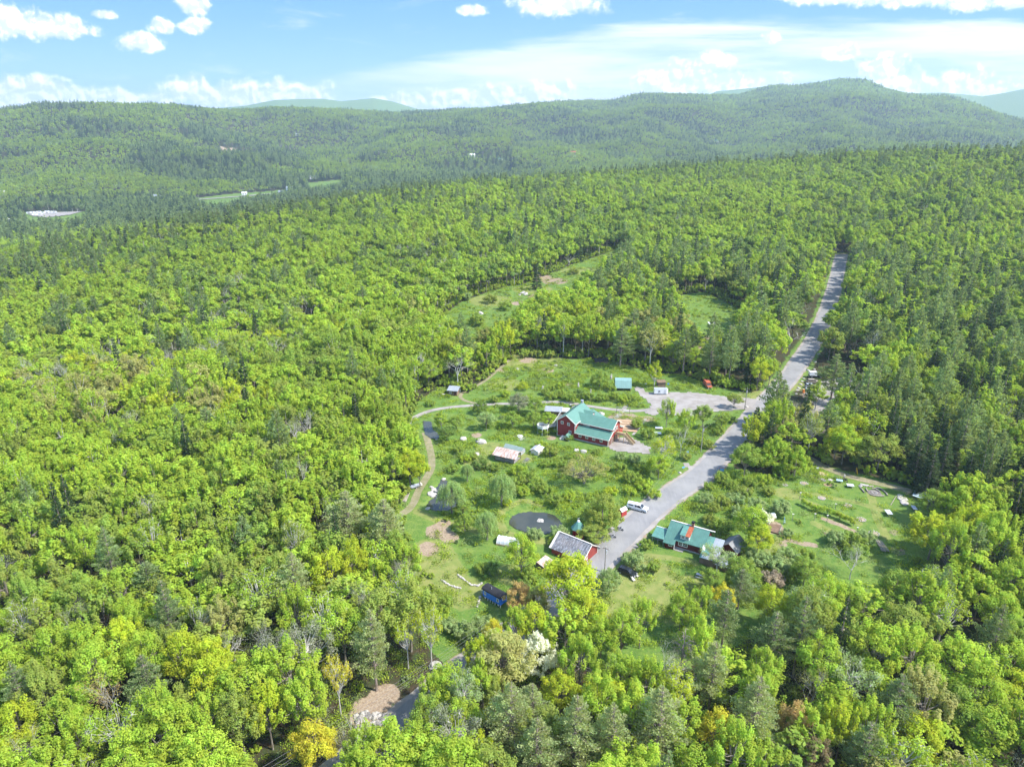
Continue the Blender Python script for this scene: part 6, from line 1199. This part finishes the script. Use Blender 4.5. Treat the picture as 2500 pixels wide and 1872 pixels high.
# low garden stone walls (arcs)
def stonewall(label, pts, s_, name='stone_wall'):
    P_ = GP(pts); q_ = []
    Ls = [0]
    for a, b in zip(P_[:-1], P_[1:]): Ls.append(Ls[-1] + math.hypot(b[0] - a[0], b[1] - a[1]))
    n = int(Ls[-1] / (s_ * 1.1)); me = None; V_, F_ = [], []; nn = 0
    for i in range(n):
        d = Ls[-1] * i / max(n - 1, 1); x = np.interp(d, Ls, [p[0] for p in P_]) + rg.uniform(-.1, .1); y = np.interp(d, Ls, [p[1] for p in P_]) + rg.uniform(-.1, .1); z = float(H(x, y)) + .12
        src = rockm[rg.randrange(4)]; vv = np.empty(len(src.vertices) * 3); src.vertices.foreach_get('co', vv); vv = vv.reshape(-1, 3); a = rg.uniform(0, 6.28); sc_ = s_ * rg.uniform(.7, 1.2)
        c_, s2 = math.cos(a), math.sin(a); vv = vv @ np.array([[c_, s2, 0], [-s2, c_, 0], [0, 0, 1]]) * sc_ + [x, y, z]; V_.append(vv); F_ += [tuple(k + nn for k in p.vertices) for p in src.polygons]; nn += len(vv)
    me = bpy.data.meshes.new(name); me.from_pydata([tuple(p) for p in np.concatenate(V_)], [], F_); me.materials.append(stone); return tag(link(name, me), label, 'stone wall', 'low garden stone walls')
stonewall('low curved stone wall in the garden left of the blue hut', [(1077, 1415), (1090, 1424), (1104, 1431), (1124, 1436)], .28); stonewall('second stone arc nearer the blue hut', [(1118, 1404), (1132, 1414), (1148, 1427), (1168, 1430), (1176, 1424)], .28); stonewall('stone edging running down from the blue hut\'s left end', [(1172, 1458), (1168, 1470), (1166, 1482)], .3)
# fire pit ring
pf = G(2138, 1203); e_ = root('fire_ring', 'oval of grey logs and stones around a fire pit', 'fire pit', pf, 0); hole(pf, 6)
inv = lambda x, y: tuple(np.array(G(x, y)) - np.array(pf))
C5 = lambda x, y: (2020 + x / 8.193, 1130 + y / 8.193)
q_ = MB(); 
for seg in ([(830, 480), (915, 475)], [(970, 500), (1060, 520), (1130, 575), (1180, 620), (1200, 660)], [(870, 645), (960, 665), (1060, 670), (1130, 668)], [(650, 500), (690, 540), (740, 600)], [(770, 520), (800, 580)], [(890, 515), (960, 525), (1050, 590)]):
    P_ = [inv(*C5(*s2)) for s2 in seg]; q_.path([(p[0], p[1], p[2] + .22) for p in P_], .2, 7)
q_.build('log_bench', logm, e_); MB().cyl((*inv(*C5(940, 600))[:2], -.02), (*inv(*C5(940, 600))[:2], .12), 1.9, 1.8, 20).build('ash_bed', simple('ash', (.16, .14, .125), .95, .2, 2), e_)
for i in range(10): a = i * .628; g = inv(*C5(940, 600)); o = link('stone', rockm[i % 4], e_, (g[0] + .7 * math.cos(a), g[1] + .7 * math.sin(a), .2)); o.scale = (.2, .2, .2)
for i, (x, y) in enumerate([(690, 440), (740, 450), (790, 460), (660, 470)]): g = inv(*C5(x, y)); o = link('stone', rockm[i % 4], e_, (g[0], g[1], .2)); o.scale = (.6, .5, .5)
# leaning pale pole, slab rocks
e_ = root('leaning_pole', 'long pale pole leaning across the grass right of the fire ring', 'pole', G(2174, 1234), 0); a = np.array(G(2188, 1211)) - np.array(G(2174, 1234)); MB().cyl((0, 0, .1), (a[0], a[1], .25), .1, .08, 8).build('shaft', logm, e_)
for i, (lb, x, y, s_) in enumerate([('flat grey slab rock upper right of the leaning pole', 2205, 1218, 1.5), ('pale flat rock just below the grey slab rock', 2207, 1228, 1.4), ('flat tan rock above the grey slab rock', 2198, 1211, 1.0), ('small pale rock below the curved board table', 2242, 1251, .7)]): rock(lb, G(x, y), s_, sz=.35)
# stone tree rings in the meadow
ringm = simple('ring_mulch', (.34, .26, .20), .95, .3, 3)
for i, (lb, x, y, r_) in enumerate([('stone-ringed planting bed highest in the mown meadow', 2006, 1216, .9), ('stone-ringed bed below the fire ring\'s left end', 2070, 1234, 1.0), ('stone-ringed bed just right of the vine row', 2103, 1268, 1.05), ('stone-ringed bed above the pole stack', 2134, 1302, 1.2), ('stone ring at the meadow\'s left edge', 1917, 1184, .6), ('stone ring beneath a leafless sapling', 1963, 1180, 1.0), ('stone ring by the shrubs right of the road', 1828, 1196, .8)]):
    e_ = root('planting_ring', lb, 'planting bed', G(x, y), 0, 'stone-ringed planting beds'); MB().cyl((0, 0, -.1), (0, 0, .12), r_ * .85, r_ * .7, 18).build('mulch', ringm, e_); q_ = MB()
    for k in range(11): a = k * .571; o = link('stone', rockm[k % 4], e_, (r_ * math.cos(a), r_ * math.sin(a), .08)); o.scale = (.24, .2, .2)
    hole(G(x, y), r_ + .3)
# sand mound group by the trail
mound = lambda nm, lb, p, rx, ry, h, mat: tag((lambda o: (setattr(o, 'location', (p[0], p[1], p[2] - .1)), setattr(o, 'scale', (rx, ry, h)), o)[-1])(link(nm, rock_mesh(77 + int(rx * 10), mat, 1.0), None)), lb, 'mound')
mound('sand_mound', 'round tan sand mound where the trail leaves the wood', G(2008, 1157), 1.6, 1.4, .6, simple('sand', (.46, .36, .23), .95, .1, 2)); mound('gravel_mound', 'whitish stone heap left below the tan sand mound', G(1992, 1166), 1.5, 1.0, .45, stone); mound('brush_pile', 'dark grey brush heap beside the sand mound', G(2005, 1172), 1.5, 1.0, .8, stoned)
mound('chip_mound', 'reddish wood-chip heap below the brush heap', G(2022, 1183), 1.4, 1.0, .35, chip); mound('gravel_mound', 'pale round stone patch right of the brush heap', G(2026, 1171), .9, .7, .3, stone)
# raised wood-chip beds right of the barn
e_ = root('raised_beds', 'tan wood-chip garden beds beside the barn\'s right end', 'garden beds', G(1526, 1040), -12); hole(G(1526, 1040), 6)
for k in range(5): MB().box(-4.0, 4.2, -4.4 + k * 2.0, -2.9 + k * 2.0, -.3, .22).build('bed', chip, e_, .03)
e_ = root('dug_bed', 'square bed of bare brown soil right of the lime-green tree', 'garden bed', G(1886, 1288), -30); MB().box(-1.9, 1.9, -2.2, 2.2, -.3, .15).build('soil', soilm, e_); MB().box(1.9, 2.05, -2.2, 2.2, -.3, .25).build('edge_board', wood, e_); hole(G(1886, 1288), 2.8)
# crop rows: garden left of the greenhouse
# round slab with hot tub-like basin
e_ = root('stone_basin', 'round white basin on a pale stone slab among potted stones', 'basin', G(1269, 1069), -35); MB().box(-1.5, 1.5, -1.5, 1.5, -.2, .12).build('slab', conc, e_); MB().cyl((0, .2, .12), (0, .2, .6), .85, .95, 20).cyl((0, .2, .6), (0, .2, .66), 1.0, 1.0, 20).build('basin', white, e_, 0, False)
for i in range(8): o = link('stone', rockm[i % 4], e_, (-2.0 + .35 * (i % 4), -.6 + 1.0 * (i // 4) + .5 * (i % 4), .2)); o.scale = (.35, .3, .3)
# junk pile by the hut
for i, (dx, dy, s_) in enumerate([(-1.2, 0, .6), (-.4, .3, .7), (.4, -.2, .6), (1.2, .1, .5)]): g = G(1080, 964); rock('dark and white scrap heap beside the grey hillside hut', (g[0] + dx, g[1] + dy, g[2] + .2), s_, me=rockd[i % 3] if i % 2 else rockm[i % 4], group='scrap heap by the hut', name='scrap_heap', cat='scrap heap')
# vine row on posts
e_ = root('vine_row', 'long arching row of leafy vines on posts in the garden', 'vine row', (0, 0, 0), 0); vp = GP([(1955, 1232), (1990, 1248), (2020, 1256), (2050, 1268), (2083, 1283)]); lv = Acc(); rgn = np.random.RandomState(3)
cen = []
for i in range(60): t = i / 59 * (len(vp) - 1); k = min(int(t), len(vp) - 2); f_ = t - k; x = vp[k][0] * (1 - f_) + vp[k + 1][0] * f_; y = vp[k][1] * (1 - f_) + vp[k + 1][1] * f_; cen.append((x + rgn.normal() * .15, y + rgn.normal() * .3, float(H(x, y)) + rgn.uniform(1.1, 1.9)))
cen = np.array(cen); blobs(lv, rgn, cen, unit(rgn.normal(size=cen.shape)), rgn.uniform(.4, .8, 60), rgn.uniform(.35, .6, 60), 6500, .13)
link('foliage', lv.mesh('vine_foliage', mleaf), e_)['tint'] = [*T['lime'], 1.0]
for p in vp: MB().beam((p[0], p[1], p[2] - .3), (p[0], p[1], p[2] + 1.7), .1).build('post', wood, e_)
# pergola/post markers
for lb, x, y in [('pale T-topped post between the vine row and the log pile', 2091, 1304), ('white-topped post left end of the garden rows', 1934, 1271), ('pale post below the vine row\'s middle', 2018, 1274), ('thin pale post above the vine row', 2038, 1246), ('short post at the left of the vine row\'s shade', 1988, 1270), ('thin pale post in the upper mown meadow', 1952, 1218)]:
    e_ = root('garden_post', lb, 'post', G(x, y), rg.uniform(-20, 20), 'posts in the garden'); MB().beam((0, 0, -.3), (0, 0, 2.0), .1).build('post_shaft', wood, e_); MB().box(-.25, .25, -.12, .12, 2.0, 2.1).build('cap', cream, e_)
# white-blue wrapped beehive things by garden
e_ = root('tarp_stack', 'white tarp-covered stack above the bare soil bed', 'stack', G(1886, 1266), 10); MB().box(-.6, .6, -.5, .5, -.1, .9).build('crates', woodb, e_, .03); MB().loft([(-.75, -.65, .75), (.75, -.65, .75), (.75, .65, .75), (-.75, .65, .75)], [(-.5, -.4, 1.6), (.45, -.4, 1.7), (.45, .4, 1.7), (-.5, .4, 1.6)]).build('tarp', white, e_, .06)
e_ = root('step_ladder', 'pale folding stand at the corner of the soil bed', 'ladder', G(1913, 1277), 40); MB().beam((-.4, -.3, -.1), (0, 0, 1.9), .08).beam((.4, -.3, -.1), (0, 0, 1.9), .08).build('side_rail', bluel, e_); MB().beam((-.3, -.22, .5), (.3, -.22, .5), .06).beam((-.2, -.15, 1.0), (.2, -.15, 1.0), .06).build('rung', white, e_)
# stepping-stone stair right of the open shed
e_ = root('wooden_steps', 'grey plank steps right of the rust-roofed shed', 'steps', G(1283, 1126), -35)
for k in range(6): MB().box(-.7, .7, -1.6 + .55 * k, -1.25 + .55 * k, -.3 + .13 * k, -.1 + .13 * k).build('step', wood, e_)
# white table stacks among the trees right of the barn
for lb, x, y in [('white slatted table among trees right of the barn', 1608, 1048), ('white box table below the slatted one', 1605, 1061)]: table('garden_table', lb, G(x, y), -5, 2.4, 1.6, .7, white, False, group=None, cat='table')
# cream garden sculptures in the north clearing
for lb, x, y, s_ in [('cream stacked-stone figure left in the north clearing scrub', 1325, 953, 1.0), ('slim cream stone figure in the scrub\'s middle', 1412, 945, 1.0), ('cream stone figure right of the round tree', 1492, 925, 1.1), ('small cream stone figure in the scrub behind the barn', 1442, 961, .8)]:
    e_ = root('stone_cairn', lb, 'cairn', G(x, y), rg.uniform(0, 90), 'stone cairns behind the barn')
    for k in range(4): o = link('stone', rockm[k], e_, (rg.uniform(-.1, .1), 0, .3 + k * .5)); o.scale = (.55 * s_ - .08 * k, .5 * s_ - .08 * k, .42 * s_)
# two white chairs on lawn
for lb, x, y in [('small pale lawn chair right of the black car', 1556, 1408), ('small pale lawn chair in front of the black car', 1547, 1418)]:
    e_ = root('lawn_chair', lb, 'chair', G(x, y), rg.uniform(20, 60), 'lawn chairs'); MB().box(-.3, .3, -.3, .3, .38, .44).build('seat', cream, e_); MB().slab([(-.3, .25, .42), (.3, .25, .42), (.3, .5, 1.0), (-.3, .5, 1.0)], .05).build('backrest', cream, e_)
    for a, b in ((-.27, -.27), (.27, -.27), (.27, .27), (-.27, .27)): MB().beam((a, b, -.1), (a, b, .4), .05).build('leg', cream, e_)
# propane tank / white blob at barn corner, satellite dishes etc.
e_ = root('wrapped_bales', 'white wrapped bales against the barn\'s left front corner', 'bales', (pb[0] + 1.6, pb[1] - 2.0, pb[2] - .2), -30)
for k in range(3): MB().cyl((k * 1.05, -.5, .45), (k * 1.05, .5, .45), .5, .5, 16).build('bale', white, e_, .08)
# ---- person with a wheelbarrow
pp = G(2059.5, 1171); e_ = root('person', 'person in pale hat and shirt, dark trousers, standing over a black wheelbarrow', 'person', pp, 200); e_['kind'] = 'thing'
def skinned(name, verts, edges, rads, mat, parent, rootv=0, sub=2):
    me = bpy.data.meshes.new(name); me.from_pydata(verts, edges, []); o = link(name, me, parent); me.materials.append(mat)
    md = o.modifiers.new('skin', 'SKIN'); md.use_smooth_shade = True
    for i, r_ in enumerate(rads): me.skin_vertices[0].data[i].radius = (r_, r_) if not isinstance(r_, tuple) else r_
    me.skin_vertices[0].data[rootv].use_root = True
    o.modifiers.new('sub', 'SUBSURF').levels = sub; o.modifiers['sub'].render_levels = sub; return o
skinm = simple('skin', (.45, .26, .18), .6, .05, 4)
V_ = [(0, 0, .93), (0, 0, 1.15), (0, .04, 1.4), (0, .06, 1.5), (0, .09, 1.58), (0, .1, 1.68), (.1, 0, .86), (.12, .06, .48), (.13, 0, .07), (.14, .14, .03), (-.1, 0, .86), (-.12, -.02, .48), (-.13, -.1, .07), (-.14, .05, .03), (.19, .05, 1.4), (.24, .12, 1.12), (.22, .34, .98), (.21, .42, .94), (-.19, .05, 1.4), (-.24, .12, 1.12), (-.22, .34, .98), (-.21, .42, .94)]
E2 = [(0, 1), (1, 2), (2, 3), (3, 4), (4, 5), (0, 6), (6, 7), (7, 8), (8, 9), (0, 10), (10, 11), (11, 12), (12, 13), (2, 14), (14, 15), (15, 16), (16, 17), (2, 18), (18, 19), (19, 20), (20, 21)]
rd_ = [(.17, .12), (.15, .11), (.17, .11), .06, .085, .09, .095, .065, .045, .05, .095, .065, .045, .05, .07, .048, .036, .034, .07, .048, .036, .034]
# fingers: five short chains per hand, closed round the handle
for hand in (17, 21):
    hx, hy, hz = V_[hand]; sgn = 1 if hx > 0 else -1
    for k in range(5):
        n0 = len(V_); 
        if k < 4: V_ += [(hx + (k - 1.5) * .02, hy + .06, hz), (hx + (k - 1.5) * .02, hy + .09 - .004 * k, hz - .03)]
        else: V_ += [(hx - sgn * .045, hy + .02, hz), (hx - sgn * .04, hy + .06, hz - .02)]
        E2 += [(hand, n0), (n0, n0 + 1)]; rd_ += [.01, .008]
skinned('body', V_, E2, rd_, skinm, e_)
skinned('shirt', [(0, 0, .95), (0, 0, 1.15), (0, .04, 1.4), (0, .055, 1.46), (.19, .05, 1.4), (.24, .12, 1.12), (.23, .26, 1.03), (-.19, .05, 1.4), (-.24, .12, 1.12), (-.23, .26, 1.03)], [(0, 1), (1, 2), (2, 3), (2, 4), (4, 5), (5, 6), (2, 7), (7, 8), (8, 9)], [(.185, .135), (.165, .125), (.185, .125), .075, .085, .06, .05, .085, .06, .05], simple('grey_shirt', (.42, .42, .42), .8, .08, 3), e_)
skinned('trousers', [(0, 0, .95), (.1, 0, .86), (.12, .06, .48), (.13, 0, .12), (-.1, 0, .86), (-.12, -.02, .48), (-.13, -.1, .12)], [(0, 1), (1, 2), (2, 3), (0, 4), (4, 5), (5, 6)], [(.18, .135), .11, .08, .065, .11, .08, .065], charl, e_)
MB().cyl((0, .1, 1.7), (0, .1, 1.72), .2, .2, 16).cyl((0, .1, 1.72), (0, .1, 1.82), .11, .09, 14).build('hat', cream, e_)
hd = MB()
for sx_ in (-1, 1): hd.cyl((sx_ * .035, .175, 1.655), (sx_ * .035, .192, 1.655), .012, .01, 8)
hd.loft([(-.025, .185, 1.595), (.025, .185, 1.595), (.025, .19, 1.605), (-.025, .19, 1.605)], [(-.02, .195, 1.597), (.02, .195, 1.597), (.02, .195, 1.603), (-.02, .195, 1.603)]); hd.build('face_features', charl, e_)
MB().loft([(-.012, .18, 1.615), (.012, .18, 1.615), (0, .18, 1.655)], [(-.008, .215, 1.62), (.008, .215, 1.62), (0, .195, 1.65)]).build('nose', skinm, e_)
for sx_ in (-1, 1): MB().cyl((sx_ * .085, .1, 1.64), (sx_ * .1, .1, 1.64), .026, .02, 8).build('ear', skinm, e_)
for sx_ in (-.14, .14): MB().box(sx_ - .05, sx_ + .05, -.08 + (.1 if sx_ > 0 else -.02), .2 + (.0 if sx_ > 0 else -.1), -.02, .07).build('boot', black, e_, .02)
w2 = root('wheelbarrow', 'black wheelbarrow held by the person at the light blue table', 'wheelbarrow', (pp[0] + .35 * math.sin(R(20)), pp[1] - .9, pp[2]), 200 + 90)
MB().loft([(-.2, -.2, .45), (.35, -.18, .4), (.35, .18, .4), (-.2, .2, .45)], [(-.45, -.32, .75), (.6, -.28, .72), (.6, .28, .72), (-.45, .32, .75)]).build('tray', black, w2, .02); MB().beam((-.95, -.22, .9), (.65, -.08, .25), .045).beam((-.95, .22, .9), (.65, .08, .25), .045).build('handle', woodn, w2); MB().cyl((.68, -.05, .2), (.68, .05, .2), .2, n=16).build('wheel', black, w2)
for y in (-.2, .2): MB().beam((-.25, y, 0), (-.2, y, .45), .04).build('leg', galv, w2)
# ---- far valley buildings, campers and lot
fargroup = 'white campers parked in the valley lot'
sheet('valley_lot', GP([(64, 522), (100, 519), (176, 518), (206, 517), (180, 525), (110, 533), (75, 530)]), mgravel, 1.0, 6)
for i, (x, y) in enumerate([(72, 524), (80, 523), (88, 523), (96, 522), (105, 524), (86, 528), (98, 527), (116, 521), (124, 522), (133, 522), (92, 525)]):
    e_ = root('camper', f'{ORD[i]} white camper from left in the distant valley lot' if False else 'white camper among those lined up in the distant valley lot', 'camper', G(x, y), 20 + 8 * (i % 3), fargroup, 1.2); MB().loft([(-4, -1.3, .6), (4, -1.3, .6), (4, 1.3, .6), (-4, 1.3, .6)], [(-3.9, -1.3, 3.4), (3.4, -1.3, 3.4), (3.4, 1.3, 3.4), (-3.9, 1.3, 3.4)]).build('body', carw, e_); MB().box(-2, 2, -1.34, -1.3, 1.9, 2.7).build('window', dark, e_); MB().cyl((-1, -1.35, .5), (-1, 1.35, .5), .5, n=10).build('wheel', black, e_)
for lb, x, y, s_, wm, rm in [('white house at the bend of the valley lane', 764, 436, 1.3, white, greyroof), ('pale house beside the lower valley lane', 735, 441, 1.2, cream, greyroof), ('white house behind dark conifers above the valley road', 707, 462, 1.2, white, greyroof), ('grey house on the valley road', 688, 473, 1.2, cream, greyroof), ('little white house above the valley field', 597, 474, .9, white, white), ('white farm building below the hill left of the valley field', 383, 484, 1.3, white, greyroof), ('white roof in the trees below the valley field', 445, 511, .9, white, white),
                           ('pair of pale roofs at the valley lot\'s right', 256, 520, .9, cream, white), ('grey house halfway up the left hill', 334, 414, 1.2, cream, greyroof), ('white house high on the hill above the valley', 727, 331, 1.3, cream, greyroof), ('white house at the foot of the long ridge', 1152, 383, 1.6, white, white), ('small white house right of the one at the ridge foot', 1222, 391, 1.2, white, tealflat), ('pink-roofed house low on the long ridge', 1399, 376, 1.4, cream, rustp),
                           ('low roofs among trees above the grassy glade', 1660, 582, 1.0, cream, greyroof), ('second low roof right of the roofs above the glade', 1724, 588, .9, cream, greyroof), ('tiny white house on the left hillside edge', 28, 544, 1.2, white, white), ('white roof at the picture\'s left edge hillside', 6, 474, 1.2, white, white), ('house with pale roof on the long ridge slope', 1748, 347, 1.5, cream, tealflat)]:
    shed('far_house', lb, 'house', (lambda g: (g[0], g[1], g[2] + 2.5))(G(x, y, 4)), rg.uniform(-25, 25), 12 * s_, 7 * s_, 4.5 * s_, 2.4 * s_, wm, rm, .4, win=[(-3, 1.6, 1.4, 1.6), (2, 1.6, 1.4, 1.6)], group='distant houses')
e_ = root('dark_hut', 'dark low hut in the trees above the north clearing', 'hut', G(1467, 884), 5); MB().box(-2.6, 2.6, -1.6, 1.6, -.3, 1.1).build('wall', woodb, e_); MB().slab([(-3, -2, 1.1), (3, -2, 1.1), (3, 0, 1.9), (-3, 0, 1.9)], .08).slab([(-3, 2, 1.1), (3, 2, 1.1), (3, 0, 1.9), (-3, 0, 1.9)], .08).build('roof', roofblack, e_)
e_ = root('glade_pad', 'white slab in the small grassy glade', 'slab', G(1740, 790), 0); MB().box(-2.2, 2.2, -2, 2, -.2, .35).build('slab_top', white, e_); MB().box(-1.2, 1.4, -.8, 1.0, .35, .9).build('cover', plastic, e_)
HAZE = 1.0e-4
# ---- rough herbs (placed last: they keep clear of the buildings)
kk = np.ones(len(gx_), bool)
for (hx, hy, hr) in HOLES: kk &= np.hypot(gx_ - hx, gy_ - hy) > hr
gx_, gy_ = gx_[kk], gy_[kk]; gn = len(gx_)
hp_ = [make_tree('herb', 'N', 9 + i)[0].mesh('herb', mleaf) for i in range(3)]
lvb = [make_tree('shrub', 'F', 40 + i) for i in range(3)]; hp_ += [merged(a, b, 'weed', mbark) for a, b in lvb]
rr2 = sstep(.42, .62, fbm(gx_, gy_, 9, 3, 200)); isS = (rs.rand(gn) < .22 * rr2)
gv = np.where(isS, 3, 0) + rs.randint(0, 3, gn); gs = np.where(isS, rs.uniform(.25, .62, gn), rs.uniform(.7, 1.7, gn))
gt = np.array([T['mid'], T['green'], T['lime'], T['pale'], T['green'], T['mid']])[rs.randint(0, 6, gn)] * rs.uniform(.8, 1.15, (gn, 1))
ne = len(EDX); gx_ = np.concatenate([gx_, EDX]); gy_ = np.concatenate([gy_, EDY]); gv = np.concatenate([gv, 3 + rs.randint(0, 3, ne)]); gs = np.concatenate([gs, rs.uniform(.6, 1.5, ne)])
gt = np.concatenate([gt, np.array([T['mid'], T['green'], T['lime'], T['olive']])[rs.randint(0, 4, ne)]])
herbs = scatter('undergrowth', hp_, gx_, gy_, H(gx_, gy_), gv, np.stack([gs, gs, gs], -1), gt)
tag(herbs, 'rough herbs and weeds growing across the farm clearings', 'undergrowth')
# ------------------------------------------------------------------ haze
bm_v = [(-9000, -300, -200), (9000, -300, -200), (9000, 9900, -200), (-9000, 9900, -200), (-9000, -300, 400), (9000, -300, 400), (9000, 9900, 400), (-9000, 9900, 400)]
hme = bpy.data.meshes.new('haze'); hme.from_pydata(bm_v, [], [(0, 3, 2, 1), (4, 5, 6, 7), (0, 1, 5, 4), (1, 2, 6, 5), (2, 3, 7, 6), (3, 0, 4, 7)]); hme.update()
hm, nb = newmat('haze'); pv = nb.n('ShaderNodeVolumePrincipled'); pv.inputs['Color'].default_value = (0.66, 0.85, 1.0, 1); pv.inputs['Density'].default_value = HAZE; pv.inputs['Anisotropy'].default_value = 0.2
o_ = nb.n('ShaderNodeOutputMaterial'); nb.nt.links.new(pv.outputs[0], o_.inputs['Volume']); hme.materials.append(hm)
if HAZE > 0: tag(link('haze', hme), kind='stuff')
